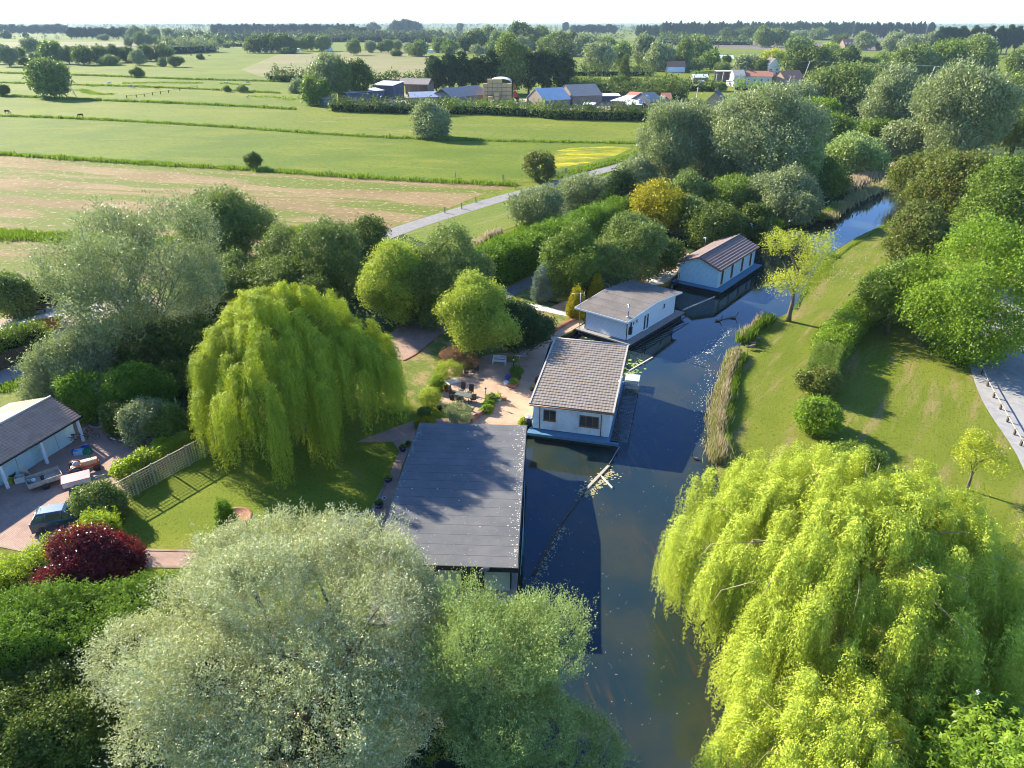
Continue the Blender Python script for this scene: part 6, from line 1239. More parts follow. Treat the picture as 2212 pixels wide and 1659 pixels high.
tag(MB().blob((0, 0, .08), (.45, .2, .08)).build('sledge', M_redp, None, P(*Z7(330, 965)), .5), 'red plastic sledge on the paving by the open trailer', 'sledge')
# skip
M_skip = mat('skip_orange', (.55, .20, .02), .5, .3, col2=(.42, .16, .03), scale=4)
sk = thing('skip', 'orange rubbish skip in the neighbouring yard', 'skip', P(105, 712), R_(25)); mb = MB()
b_ = [(-1.2, -.8, .1), (1.2, -.8, .1), (1.2, .8, .1), (-1.2, .8, .1)]; t_ = [(-1.9, -.95, 1.25), (1.9, -.95, 1.25), (1.9, .95, 1.25), (-1.9, .95, 1.25)]; i_ = [(x * .95, y * .93, z) for x, y, z in t_]; j_ = [(x, y * .93, .2) for x, y, z in b_]
mb.add(b_ + t_ + i_ + j_, [(3, 2, 1, 0), (0, 1, 5, 4), (1, 2, 6, 5), (2, 3, 7, 6), (3, 0, 4, 7), (4, 5, 9, 8), (5, 6, 10, 9), (6, 7, 11, 10), (7, 4, 8, 11), (8, 9, 13, 12), (9, 10, 14, 13), (10, 11, 15, 14), (11, 8, 12, 15), (12, 13, 14, 15)]); mb.build('body', M_skip, sk)
for s in (-1, 1): MB().box((s * .5, -1.0, .75), (.1, .1, 1.0)).build('rib', M_skip, sk)
fd = thing('fence', 'dark board fence under the clipped hedge by the skip', 'fence', P(98, 765)); fa = P(98, 765); fb = P(-60, 825); dd_ = fb - fa; fd.rotation_euler = (0, 0, math.atan2(dd_.y, dd_.x))
mb = MB(); [mb.box((k * .155 + .07, 0, .9), (.14, .03, 1.8)) for k in range(int(dd_.length / .155))]; mb.build('board', M_dwood, fd); [MB().box((k * 2.0, .07, .95), (.1, .1, 1.95)).build('post', M_dwood, fd) for k in range(int(dd_.length / 2) + 1)]
ly = thing('lamp_post', 'white post in front of the dark hedge in the yard', 'post', P(*Z5(110, 1260) if False else (40, 692))); MB().tube([(0, 0, 0), (0, 0, 2.4)], .05, 6).build('post', M_white, ly)
st_ = thing('garden_bench', 'dark slatted bench by the yard hedge', 'bench', P(82, 676), R_(20)); mb = MB(); [mb.box((0, -.2 + k * .12, .45), (1.9, .09, .03)) for k in range(4)]; mb.build('seat', M_dwood, st_); mb = MB(); [mb.box((0, .28, .55 + k * .12), (1.9, .03, .09)) for k in range(4)]; mb.build('backrest', M_dwood, st_); [MB().box((x, 0, .22), (.08, .5, .44)).build('leg', M_dwood, st_) for x in (-.85, .85)]
# ---------------------------------------------------------------- patio furniture
def lamp(label, p, h=1.75):
    t = thing('garden_lamp', label, 'lamp', p, 0, 'black garden lamp posts'); mb = MB(); mb.lathe([(.13, 0), (.13, .06), (.05, .12), (.035, .3), (.03, h - .35), (.05, h - .32), (.03, h - .3)], n=8); mb.build('post', M_black, t)
    mb = MB(); mb.lathe([(.06, h - .3), (.11, h - .05)], n=6); mb.build('lantern', M_white, t); mb = MB(); mb.lathe([(.14, h - .05), (.03, h + .06), (.015, h + .13)], n=6); mb.build('cap', M_black, t)
lamp('black garden lamp post beside the dining table', P(*Z1(1143, 942))); lamp('black garden lamp post beside the rotary dryer', P(*Z1(1443, 600))); lamp('black garden lamp post by the white planters', P(*((700 + 1015 / 1.508) / 1.823, (1000 + 1640 / 1.508) / 1.823)))
tb = thing('garden_table', 'glass-topped oblong garden table', 'table', P(*Z1(905, 905)), R_(-25)); MB().box((0, 0, .73), (1.7, .95, .03)).build('tabletop', mat('mottled_glass', (.09, .11, .10), .15, .7, col2=(.20, .22, .19), scale=4), tb)
MB().box((0, 0, .70), (1.74, .99, .03)).build('rim', M_black, tb); [MB().tube([(x, y, 0), (x * .9, y * .9, .7)], .03, 5).build('leg', M_black, tb) for x in (-.75, .75) for y in (-.4, .4)]
def chair(label, p, rz, m=M_dwood, hb=1.15, first=None):
    t = thing('garden_chair', label, 'chair', p, rz, 'chairs around the garden table')
    MB().box((0, 0, .44), (.52, .5, .05)).build('seat', m, t); MB().box((0, .29, .44 + (hb - .4) / 2), (.52, .04, hb - .44), rx=R_(-12)).build('backrest', m, t)
    for x in (-.25, .25):
        for y in (-.22, .24): MB().tube([(x, y, 0), (x, y, .44)], .018, 5).build('leg', M_black, t)
        MB().tube([(x, .22, .66), (x, -.24, .64), (x, -.24, .44)], .02, 5).build('armrest', M_black, t)
for x, y, rz, l in ((885, 830, -25, 'high-backed chair left behind the oblong table'), (975, 850, -25, 'high-backed chair right behind the oblong table'), (780, 865, 60, 'high-backed chair at the left end of the oblong table'), (790, 935, 155, 'low chair at the front left of the oblong table'), (870, 955, 158, 'low chair at the front middle of the oblong table'), (1005, 930, -160, 'chair pulled out at the front right of the oblong table')): chair(l, P(*Z1(x, y)), R_(rz))
bn = thing('garden_bench', 'white two-seat garden bench', 'bench', P(*Z1(1290, 510)), R_(-12)); mb = MB(); [mb.box((0, -.2 + k * .11, .43), (1.45, .09, .03)) for k in range(5)]; mb.build('seat', M_white, bn)
mb = MB()
for cx_ in (-.36, .36):
    mb.box((cx_, .27, .95), (.68, .04, .05)); mb.box((cx_, .27, .6), (.68, .04, .05)); [mb.box((cx_ + s * .33, .27, .77), (.04, .04, .36)) for s in (-1, 1)]; [mb.box((cx_ + k * .1, .27, .77), (.03, .025, .32)) for k in range(-2, 3)]; mb.box((cx_, .27, .77), (.62, .03, .03))
mb.build('backrest', M_white, bn)
for x in (-.7, .7): MB().box((x, -.22, .32), (.06, .06, .64)).build('leg', M_white, bn); MB().box((x, .27, .47), (.06, .06, .95)).build('leg', M_white, bn); MB().box((x, .02, .65), (.07, .56, .04)).build('armrest', M_white, bn)
rd = thing('rotary_dryer', 'folding rotary clothes dryer beside the patio', 'clothes dryer', P(*Z1(1510, 550))); MB().tube([(0, 0, 0), (0, 0, 1.75)], .03, 6).build('pole', M_grey, rd)
for k in range(4): a = k * math.pi / 2 + .6; MB().tube([(0, 0, 1.35), (1.35 * math.cos(a), 1.35 * math.sin(a), 1.95)], .02, 5).build('arm', M_grey, rd)
mb = MB(); [mb.tube([(r * math.cos(k * math.pi / 2 + .6), r * math.sin(k * math.pi / 2 + .6), 1.35 + .444 * r) for k in range(5)], .008, 3, cap=False) for r in (.45, .6, .75, .9, 1.05, 1.2, 1.33)]; mb.build('line', M_steel, rd)
for x, y, l, kk in ((990, 650, 'small dark bistro table in the shade of the rusty shrub', 0), (935, 640, 'dark bistro chair left of the small bistro table', 1), (1045, 610, 'dark bistro chair right of the small bistro table', 1)):
    if kk == 0: t = thing('bistro_table', l, 'table', P(*Z1(x, y))); MB().lathe([(.35, .68), (.36, .71)], n=16).build('tabletop', M_dwood, t); [MB().tube([(.28 * math.cos(a), .28 * math.sin(a), 0), (.05 * math.cos(a), .05 * math.sin(a), .68)], .015, 4).build('leg', M_black, t) for a in (0, 2.1, 4.2)]
    else: t = thing('bistro_chair', l, 'chair', P(*Z1(x, y)), 1.3 if x < 1000 else -1.2); MB().box((0, 0, .42), (.4, .4, .03)).build('seat', M_dwood, t); MB().box((0, .2, .65), (.4, .03, .45)).build('backrest', M_dwood, t); [MB().tube([(a, b, 0), (a, b, .42)], .014, 4).build('leg', M_black, t) for a in (-.18, .18) for b in (-.18, .18)]
M_pot = mat('blue_glaze', (.015, .03, .16), .25, .7, col2=(.02, .04, .2), scale=3); M_terr = mat('terracotta', (.34, .13, .07), .8, .2, col2=(.4, .17, .1), scale=4); M_teal = mat('green_glaze', (.12, .42, .34), .35, .6, col2=(.16, .48, .4), scale=3)
def pot(label, p, r, h, m, plant='mid', ph=.35):
    t = thing('plant_pot', label, 'plant pot', p, 0, 'plant pots'); MB().lathe([(r * .65, 0), (r * .95, h * .7), (r, h), (r * .88, h), (r * .85, h * .85)], n=14).build('pot', m, t); MB().lathe([(r * .86, h * .84), (r * .8, h * .86)], n=12).build('soil', M_bed, t)
    if plant:
        SEED[0] += 1; g = np.random.default_rng(SEED[0]); n = 260; d = rdir(g, n); d[:, 2] = abs(d[:, 2]); q = d * [r * 1.1, r * 1.1, ph] * g.random((n, 1)) ** .4 + [0, 0, h * .9]
        link('plant', leaf_mesh('plant', q, d, rdir(g, n), .12, .07, g.random(n), [Lf[plant]]), t)
Z8 = lambda x, y: ((700 + x / 1.508) / 1.823, (1000 + y / 1.508) / 1.823)
for a in (('blue glazed pot at the curtain of the weeping willow', P(*Z8(1338, 1170)), .34, .4, M_pot), ('terracotta pot behind the blue pot by the flat roof', P(*Z8(1370, 1145)), .26, .34, M_terr), ('blue pot with spiky plant midway along the flat roof', P(*Z8(1252, 1350)), .36, .42, M_pot, 'lime', .7), ('blue rimmed pot low along the flat roof', P(*Z8(1196, 1505)), .36, .4, M_pot), ('tiny white pot beside the flat roof', P(*Z8(1228, 1460)), .16, .2, M_white, None),
          ('teal pot with a small orange tree', P(*Z1(1283, 915)), .3, .42, M_teal, 'lime', .9), ('tall red glazed pot', P(*Z1(720, 810)), .28, .55, M_redp, 'mid', .3), ('blue pot against the tiled houseboat', P(*Z1(1650, 800)), .26, .3, M_pot, 'fresh', .3), ('teal pot below the pale shrub', P(*Z1(1445, 745)), .26, .28, M_teal, None), ('black pot in front of the cream-edged shrub', P(*Z1(640, 1005)), .24, .3, M_black, 'mid', .2), ('second black pot beside the cream-edged shrub', P(*Z1(712, 1005)), .22, .3, M_black, 'mid', .2)): pot(*a)
for x, y, r, l in ((1362, 735, .26, 'larger white bucket by the lavender'), (1386, 745, .18, 'smaller white bucket by the lavender')): tag(MB().lathe([(r * .8, 0), (r, .4), (r * .9, .4), (r * .75, .05)], n=14).build('bucket', M_white, None, P(*Z1(x, y))), l, 'bucket')
for x, y, l in ((965, 1615, 'white trough planter left of the lamp post'), (1072, 1590, 'white trough planter right of the lamp post')):
    t = thing('trough_planter', l, 'planter', P(*Z8(x, y)), R_(12), 'white trough planters'); mb = MB(); [mb.box((0, s * .3, .28), (1.2, .05, .5)) for s in (-1, 1)]; [mb.box((s * .58, 0, .28), (.05, .56, .5)) for s in (-1, 1)]; mb.build('trough', M_white, t); MB().box((0, 0, .25), (1.1, .54, .42)).build('soil', M_bed, t)
def wall_line(label, l, h, w, m=M_red):
    L = smooth_line(l, .5); a = offset_line(L, w / 2); b = offset_line(L, -w / 2); n = len(L); vs = []
    for p, q in zip(a, b): vs += [(p.x, p.y, 0), (p.x, p.y, h), (q.x, q.y, h), (q.x, q.y, 0)]
    fs = [(4 * k + e, 4 * k + e + 1, 4 * k + e + 5, 4 * k + e + 4) for k in range(n - 1) for e in range(3)] + [(0, 1, 2, 3), (4 * n - 4, 4 * n - 3, 4 * n - 2, 4 * n - 1)]
    return tag(MB().add(vs, fs).build('garden_wall', m), label, 'wall')
wall_line('low red brick wall edging the lawn beside the tiled houseboat', PS([(1142, 752), (1175, 732), (1204, 713), (1238, 694), (1256, 686)]), .4, .3)
wall_line('curved low brick wall by the bright green mound', PS([Z1(985, 1150), Z1(1050, 1090), Z1(1110, 1050), Z1(1165, 1035)]), .45, .25)
wall_line('thin brick edging of the upper driveway', PS([(872, 780), (905, 761), (952, 723)]), .12, .2)
wall_line('short brick bench wall by the white buckets', PS([Z1(1385, 755), Z1(1470, 780)]), .4, .35)
wall_line('brick block beside the teal pot', PS([Z1(1305, 900), Z1(1365, 905)]), .35, .35)
wall_line('brick kerb along the lower garden path', PS([(312, 1189), (460, 1191), (590, 1181), (700, 1144), (790, 1117), (836, 1040)]), .08, .22)
wall_line('brick kerb on the near side of the lower garden path', PS([(312, 1225), (460, 1226), (600, 1218)]), .08, .22)
tag(MB().lathe([(1.35, 0), (1.35, .1), (1.2, .1), (1.15, .04)], n=24).build('brick_ring', M_red, None, P(505, 1120)), 'brick ring around the drooping conifer bed', 'brick ring')
for p, l in ((P(*Z1(780, 700)), 'stone ramp slab beside the green shrub'),): tag(MB().box((0, 0, .07), (1.5, 1.1, .06)).build('stone_step', M_slab, None, p, R_(35)), l, 'step')
t = thing('oil_drum', 'black bin with round lid at the corner of the tiled houseboat', 'bin', P(*Z1(1610, 1190))); MB().lathe([(.3, 0), (.3, 1.0)], n=14).build('body', M_black, t); MB().lathe([(.36, 1.0), (.3, 1.08), (.05, 1.12)], n=14).build('lid', M_grey, t)
tb2 = thing('picnic_table', 'folding wooden table on the blue houseboat patio', 'table', P(*Z3(975, 335)), R_(20)); MB().box((0, 0, .7), (1.2, .7, .04)).build('tabletop', M_dwood, tb2); [MB().tube([(x, -.3, 0), (x, .3, .7)], .03, 4).build('leg', M_dwood, tb2) for x in (-.4, .4)]
# ---------------------------------------------------------------- right side: rail fence, geese
def ramp_line(l): return smooth_line(PS(l), 2.6)
fl_ = ramp_line([(2104, 742), (2112, 785), (2132, 835), (2160, 885), (2190, 940), (2220, 990), (2270, 1080)]); f0 = fl_[0].copy(); rfn = thing('rail_fence', 'low timber rail fence along the pale tarmac lane', 'fence', f0)
mb = MB(); mb.tube([p - f0 + Vector((0, 0, .62)) for p in fl_], .05, 4); mb.build('rail', M_wood, rfn)
for p in fl_: q = p - f0; MB().box((q.x, q.y, .32), (.16, .16, .66)).build('post', M_dwood, rfn)
M_gb = mat('goose_brown', (.16, .13, .10), .8, .2, col2=(.25, .21, .17), scale=8); M_gk = mat('goose_black', (.015, .015, .015), .6, .3)
def goose(label, p, rz, swim=False, sc=1.0):
    t = thing('goose', label, 'goose', p, rz, 'geese', sc); mb = MB(); z = .1 if swim else .38
    prof = [(0, -.42), (.06, -.38), (.15, -.2), (.19, 0), (.17, .18), (.09, .32), (.045, .42)]
    vs = []; n = 8; zc = [.06, .05, .02, 0, .03, .12, .26]
    for (r, x), dz in zip(prof, zc): vs += [(x, r * math.cos(2 * math.pi * j / n), z + dz + r * .85 * math.sin(2 * math.pi * j / n)) for j in range(n)]
    fs = [(i * n + j, i * n + (j + 1) % n, (i + 1) * n + (j + 1) % n, (i + 1) * n + j) for i in range(len(prof) - 1) for j in range(n)]; mb.add(vs, fs, 0, True)
    mb.tube([(.36, 0, z + .22), (.43, 0, z + .38), (.44, 0, z + .50), (.50, 0, z + .53), (.60, 0, z + .51)], [.06, .045, .04, .05, .015], 7, 1)
    if not swim: [mb.tube([(.02, s * .07, z - .12), (.03, s * .07, .02), (.12, s * .07, .01)], [.02, .015, .03], 5, 1) for s in (-1, 1)]
    mb.build('body', [M_gb, M_gk], t)
for x, y, r, l in ((1575, 995, 200, 'goose standing highest on the mown bank'), (1548, 1035, 190, 'middle goose on the mown bank'), (1500, 1062, 150, 'goose lowest on the mown bank by the reeds'), (1530, 1058, 20, 'goose resting beside the lowest goose')): goose(l, P(*Z3(x, y)), R_(r), False, 1.1)
goose('goose leading the goslings on the water', P(*Z3(1385, 808), WZ), R_(10), True, 1.1); goose('goose following behind the goslings on the water', P(*Z3(1262, 832), WZ), R_(5), True, 1.1)
for k in range(5): goose('gosling swimming in line between the two geese', P(*Z3(1285 + k * 18, 826 - k * 4), WZ), R_(8), True, .45)
goose('goose swimming alone near the reeds', P(2739 / 1.823, 1809 / 1.823, WZ), R_(160), True, .8)
for x, y, l in ((1410, 190, 'pale duck far along the mown bank'),): pass
# field gate, posts
gt = thing('field_gate', 'metal field gate by the hawthorn', 'gate', P(*Z5(1385, 400))); g0 = P(*Z5(1385, 400)); g1 = P(*Z5(1465, 375)); gdv = g1 - g0; gt.rotation_euler = (0, 0, math.atan2(gdv.y, gdv.x)); mb = MB(); [mb.tube([(0, 0, z), (gdv.length, 0, z)], .05, 4) for z in (.3, .6, .9, 1.25)]; mb.build('bar', M_grey, gt); [MB().box((x, 0, .8), (.25, .25, 1.6)).build('post', M_wood, gt) for x in (-.1, gdv.length + .1)]
for x, y in ((1078, 410), (715, 615), (820, 590), (908, 550), (1155, 465), (1545, 350), (1075, 405), (370, 140), (780, 395), (0, 375)):
    o = MB().box((0, 0, .65), (.22, .22, 1.3)).build('fence_post', M_wood, None, P(*Z5(x, y))); tag(o, 'weathered post along the lane and ditch', 'post', 'field fence posts')
lp = [P(*F1(x, y)) for x, y in ((790, 612), (850, 606), (900, 600), (950, 592), (1000, 585), (1050, 578), (1120, 566), (1180, 556), (1228, 548))]
ff = thing('fence', 'thin post and wire fence crossing the horse pasture', 'fence', lp[0]); [MB().box(tuple(p - lp[0] + Vector((0, 0, .7))), (.3, .3, 1.4)).build('post', M_dwood, ff) for p in lp]; MB().tube([p - lp[0] + Vector((0, 0, 1.1)) for p in lp], .06, 4).build('wire', M_dwood, ff)
# ---------------------------------------------------------------- horses and cattle
def horse(label, p, rz, m, cat='horse', graze=True, name='horse'):
    t = thing(name, label, cat, p, rz, 'grazing animals in the far pasture'); mb = MB()
    mb.tube([(-.85, 0, 1.2), (-.75, 0, 1.15), (-.4, 0, 1.12), (.2, 0, 1.08), (.65, 0, 1.15), (.85, 0, 1.25)], [.12, .3, .34, .36, .32, .16], 10)
    nk = [(.75, 0, 1.25), (1.15, 0, .95), (1.4, 0, .5), (1.55, 0, .15)] if graze else [(.75, 0, 1.25), (1.05, 0, 1.6), (1.2, 0, 1.85), (1.55, 0, 1.65)]
    mb.tube(nk, [.24, .17, .14, .07], 8)
    for s in (-1, 1):
        mb.tube([(.6, s * .16, 1.0), (.62, s * .16, .55), (.6, s * .16, .0)], [.13, .07, .05], 6); mb.tube([(-.65, s * .17, 1.05), (-.55, s * .17, .75), (-.75, s * .17, .5), (-.7, s * .17, 0)], [.17, .11, .07, .05], 6)
    mb.tube([(-.88, 0, 1.25), (-1.0, 0, .9), (-.98, 0, .5)], [.05, .07, .03], 5); mb.build('body', m, t)
M_hw = mat('white_coat', (.6, .58, .54), .8, .2); M_hb = mat('brown_coat', (.12, .06, .035), .8, .2); M_hg = mat('grey_coat', (.42, .40, .38), .8, .2)
for (x, y), r, m_, l, c in (((197, 530), 10, M_hw, 'white horse grazing left of the isolated large tree', 'horse'), ((683, 525), 175, M_hw, 'white horse grazing alone above the middle ditch', 'horse'), ((810, 545), 0, M_hg, 'grey horse above the white pony', 'horse'), ((832, 552), 100, M_hw, 'white pony beside the grey horse', 'horse'), ((975, 556), 0, M_hb, 'dark brown foal right of the white pony', 'horse'), ((1414, 522), 160, M_hw, 'pale horse left of the pair near the grove', 'horse'), ((1542, 522), 10, M_hg, 'grey horse right of the pair near the grove', 'horse'), ((1540, 615), 95, M_hw, 'white horse facing the camera in the nearer pasture', 'horse'),
                          ((45, 706), 0, M_hb, 'brown cow at the left edge on the ditch', 'cow'), ((505, 730), 180, M_hb, 'dark calf on the lowest ditch', 'cow'), ((1188, 348), 0, M_hb, 'dark cow beside the tiny round bush', 'cow'), ((1222, 346), 90, M_or, 'red-brown cow beside the tiny round bush', 'cow'), ((1303, 350), 0, M_hb, 'cow right of the tiny round bush', 'cow')): horse(l, P(*F1(x, y)), R_(r), m_, c, m_ is not M_or, c)
lean_ = F1(480, 610); t = thing('pole', 'leaning pole beside the isolated large tree', 'pole', P(*lean_)); MB().tube([(0, 0, 0), (-3.4, 0, 9.5)], .14, 6).build('shaft', M_wood, t)
# ---------------------------------------------------------------- farm buildings
M_tin = mat('grey_sheet', (.46, .46, .46), .65, .3, 0, col2=(.60, .60, .60), scale=.3, stretch=(8, 1, 1)); M_asb = mat('old_sheet', (.30, .255, .22), .9, .1, col2=(.38, .325, .28), scale=.4, stretch=(6, 1, 1)); M_dgrey = mat('dark_cladding', (.07, .085, .11), .8, .2, col2=(.11, .12, .15), scale=.4); M_bwood = mat('barn_boards', (.19, .15, .12), .9, .1, col2=(.27, .22, .18), scale=1, stretch=(5, 5, .4))
M_bale = mat('straw_bale', (.46, .32, .15), .95, .1, col2=(.56, .40, .20), scale=2.5, stretch=(1, 1, 4), bump=.6); M_rtile = mat('red_pantile', (.36, .14, .08), .85, .2, col2=(.46, .22, .14), scale=1.2, stretch=(1, 6, 1)); M_crm = mat('cream_render', (.56, .49, .41), .85, .2, col2=(.64, .57, .49), scale=.5); M_brk = mat('buff_brick', (.38, .26, .17), .85, .2, col2=(.45, .32, .22), scale=2); M_dslate = mat('dark_tile', (.09, .085, .085), .8, .3, col2=(.14, .13, .13), scale=1.5)
def bw(conv, x0, x1, yb): a = P(*conv(x0, yb)); b = P(*conv(x1, yb)); return a, b
def zc_(conv, y, p): return zat(conv(0, y)[1], p.y)
def barn(label, a, b, dep, he, hr, wm, rm, name='barn', cat='barn', ridge='x', open_=False, rot=0.0, hb=None, chim=0, win=0, gap=.0, mono=False):
    """a, b: near wall ends; dep: depth away from the camera; ridge along x (parallel to near wall) or y"""
    d = b - a; L = d.length; t = thing(name, label, cat, a, math.atan2(d.y, d.x) + rot); o = .35
    if open_:
        [MB().box((x, y, he / 2), (.25, .25, he)).build('post', M_bwood, t) for x in np.linspace(.2, L - .2, max(2, int(L / 4) + 1)) for y in (.15, dep - .15)]
        mb = MB(); mb.box((L / 2, dep, he * .5), (L, .1, he)); mb.box((L, dep / 2, he * .5), (.1, dep - .2, he)); mb.build('wall', wm, t)
    else:
        mb = MB()
        if mono: mb.prism([(0, 0), (L, 0), (L, dep), (0, dep)], 0, [he - .1, he - .1, hr - .1, hr - .1])
        elif ridge == 'x': mb.add([(0, 0, 0), (L, 0, 0), (L, dep, 0), (0, dep, 0), (0, 0, he), (L, 0, he), (L, dep, he), (0, dep, he), (0, dep / 2, hr - .1), (L, dep / 2, hr - .1)], [(0, 1, 5, 4), (1, 2, 6, 9, 5), (2, 3, 7, 6), (3, 0, 4, 8, 7)])
        else: mb.add([(0, 0, 0), (L, 0, 0), (L, dep, 0), (0, dep, 0), (0, 0, he), (L, 0, he), (L, dep, he), (0, dep, he), (L / 2, 0, hr - .1), (L / 2, dep, hr - .1)], [(0, 1, 5, 8, 4), (1, 2, 6, 5), (2, 3, 7, 9, 6), (3, 0, 4, 7)])
        mb.build('wall', wm, t)
    mb = MB()
    if mono: mb.slab([(-o, -o, he + .05), (L + o, -o, he + .05), (L + o, dep + o, hr + .05), (-o, dep + o, hr + .05)], .12)
    elif ridge == 'x': mb.slab([(-o, -o, he - .05), (L + o, -o, he - .05), (L + o, dep / 2, hr), (-o, dep / 2, hr)], .1); mb.slab([(-o, dep / 2 + .01, hr), (L + o, dep / 2 + .01, hr), (L + o, dep + o, he - .05), (-o, dep + o, he - .05)], .1)
    else: mb.slab([(-o, -o, he - .05), (L / 2, -o, hr), (L / 2, dep + o, hr), (-o, dep + o, he - .05)], .1); mb.slab([(L / 2 + .01, -o, hr), (L + o, -o, he - .05), (L + o, dep + o, he - .05), (L / 2 + .01, dep + o, hr)], .1)
    rf = mb.build('roof', rm, t)
    for k in range(chim):
        x = L * (.12 + .76 * k / max(1, chim - 1)) if chim > 1 else L * .6; yy = dep / 2 if ridge == 'x' else dep * .5; xx = x if ridge == 'x' else L / 2
        MB().box((xx, yy, hr + .4), (.7, .6, 1.6)).build('chimney', M_rtile if wm is not M_brk else M_brk, rf)
    if win:
        for k in range(win):
            x = L * (k + .5) / win; rows_ = (1.3, 3.6) if he > 4.2 else (1.4,)
            for z in rows_:
                f = MB(); f.box((x, -.03, z), (1.25, .06, 1.25)); f = f.build('window', M_white, t); MB().box((x, -.06, z), (1.0, .05, 1.0)).build('pane', M_glass, f)
    if open_ and gap: pass
    return t
V = Vector
def FB(conv, x0, yb0, x1, yb1): return P(*conv(x0, yb0)), P(*conv(x1, yb1))
a, b = FB(F2, 105, 642, 340, 622); barn('long blue-grey open-fronted shed at the left of the farm', a, b, 7, 4.4, 5.2, M_dgrey, M_tin, 'shed', 'shed', mono=True)
for k in range(3): 
    p = a.lerp(b, (k + 1.9) / 5); 
a, b = FB(F2, 270, 612, 395, 618); barn('tall dark blue shed behind the open-fronted shed', a, b, 10, 6.2, 7.5, M_dgrey, M_tin, 'shed', 'shed', mono=True)
a, b = FB(F2, 432, 598, 612, 602); barn('open-sided brown-roofed barn on posts', a, b, 9, 5.8, 8.2, M_bwood, M_asb, open_=True)
a, b = FB(F2, 490, 648, 570, 655); barn('white-roofed cattle barn left of the grey barn', a, b, 22, 3.6, 5.6, M_bwood, M_tin, ridge='y', rot=R_(-38), open_=True)
a, b = FB(F2, 635, 650, 810, 652); barn('grey-roofed cattle barn left of the haystack', a, b, 24, 3.8, 7.2, M_bwood, M_asb, ridge='y', rot=R_(-34), open_=True)
a, b = FB(F2, 1225, 655, 1385, 668); barn('white-roofed barn behind the single silo', a, b, 14, 3.2, 7.6, M_bwood, M_tin, ridge='y', rot=R_(-22))
a, b = FB(F2, 1415, 640, 1570, 655); barn('dark-roofed gabled barn right of the single silo', a, b, 15, 4.2, 8.4, M_bwood, M_asb, ridge='y', rot=R_(-22))
a, b = FB(F2, 1680, 640, 1800, 640); barn('low white-topped shed behind the sheep pens', a, b, 6, 3.0, 3.6, M_dgrey, M_tin, 'shed', 'shed', mono=True)
a, b = FB(F2, 1745, 668, 1850, 672); barn('long pale shed in the middle of the pens', a, b, 16, 2.8, 4.0, M_bwood, M_tin, 'shed', 'shed', mono=True, rot=R_(-15))
a, b = FB(F2, 1840, 642, 1915, 645); barn('shed with rusty brown roof behind the twin silos', a, b, 7, 3.4, 4.4, M_bwood, M_rtile, 'shed', 'shed', mono=True)
a, b = FB(F2, 1575, 682, 1640, 684); barn('tiny white-roofed shelter by the hedge', a, b, 4, 2.0, 2.6, M_bwood, M_tin, 'shelter', 'shelter', mono=True)
a, b = FB(F2, 1990, 690, 2080, 684); barn('dark gabled building right of the twin silos', a, b, 12, 3.6, 6.8, M_dgrey, M_asb, rot=R_(8))
a, b = FB(F2, 2070, 662, 2120, 662); barn('small brown-roofed building at the end of the farm', a, b, 8, 3.4, 5.4, M_brk, M_rtile)
a, b = FB(F2, 1840, 688, 1935, 690); barn('pale lean-to beside the twin silos', a, b, 7, 2.4, 3.8, M_bwood, M_tin, 'shed', 'shed', mono=True)
def silo(label, conv, x, yb, yt, w):
    p = P(*conv(x, yb)); H_ = zat(conv(x, yt)[1], p.y); r = w / 2 * dist(conv(x, yb)[1]) / FPX; t = thing('silo', label, 'silo', p, 0, 'grey farm silos')
    MB().lathe([(r * .35, H_ * .08), (r, H_ * .25), (r, H_ * .88)], n=16).build('drum', M_tin, t); MB().lathe([(r * 1.03, H_ * .88), (r * .3, H_ * .98), (r * .25, H_)], n=16).build('lid', M_tin, t); mb = MB(); [mb.tube([(r * .8 * math.cos(a), r * .8 * math.sin(a), 0), (r * .8 * math.cos(a), r * .8 * math.sin(a), H_ * .3)], .12, 4) for a in (.8, 2.4, 3.9, 5.5)]; mb.build('leg', M_grey, t)
silo('single silo before the white-roofed barn', F2, 1331, 665, 575, 11); silo('shorter left silo of the pair', F2, 1922, 686, 617, 11); silo('taller right silo of the pair', F2, 1967, 684, 590, 12)
p0 = P(*F2(950, 652)); p1 = P(*F2(1130, 652)); wl = (p1 - p0).length; nb = 0
hs = {0: 11, 1: 11}
bw_, bh_ = wl / 6.0, 1.75
def bale(x, y, z, l): 
    o = MB().box((0, 0, bh_ * .5), (bw_ * .97, 2.5, bh_ * .96)).build('straw_bale', M_bale, None, V((p0.x + x, p0.y + y, z))); m_ = o.modifiers.new('bevel', 'BEVEL'); m_.width = .15; m_.segments = 2; tag(o, l, 'straw bale', 'straw bales stacked at the farm')
for c in range(6):
    hgt = 6 if 1 <= c <= 3 else (5 if c < 5 else 5)
    if c == 0: hgt = 5
    for r in range(hgt): bale(bw_ * (c + .5), 6 if c in (1, 2, 3) else 5.5, r * bh_, 'square straw bale in the big back stack of the haystack')
for c, n_ in ((1.2, 2), (2.5, 3), (3.2, 1)):
    for r in range(n_): bale(bw_ * (c + .4), 1.5, r * bh_, 'square straw bale in the small front stack of the haystack')
t = thing('dutch_barn', 'curved white barn roof over the haystack', 'barn', V((p0.x + 3, p0.y + 9, 0))); mb = MB(); wr = wl - 3; k_ = 10
for i in range(k_):
    a0 = math.pi * i / k_; a1_ = math.pi * (i + 1) / k_; X = lambda a: wr / 2 - wr / 2 * math.cos(a); Zz = lambda a: 8.5 + 1.9 * math.sin(a)
    mb.slab([(X(a0), 0, Zz(a0)), (X(a1_), 0, Zz(a1_)), (X(a1_), 14, Zz(a1_)), (X(a0), 14, Zz(a0))], .15)
mb.build('roof', M_tin, t); [MB().box((x, y, 4.6), (.3, .3, 9.2)).build('post', M_grey, t) for x in (.2, wr - .2) for y in (.3, 7, 13.7)]
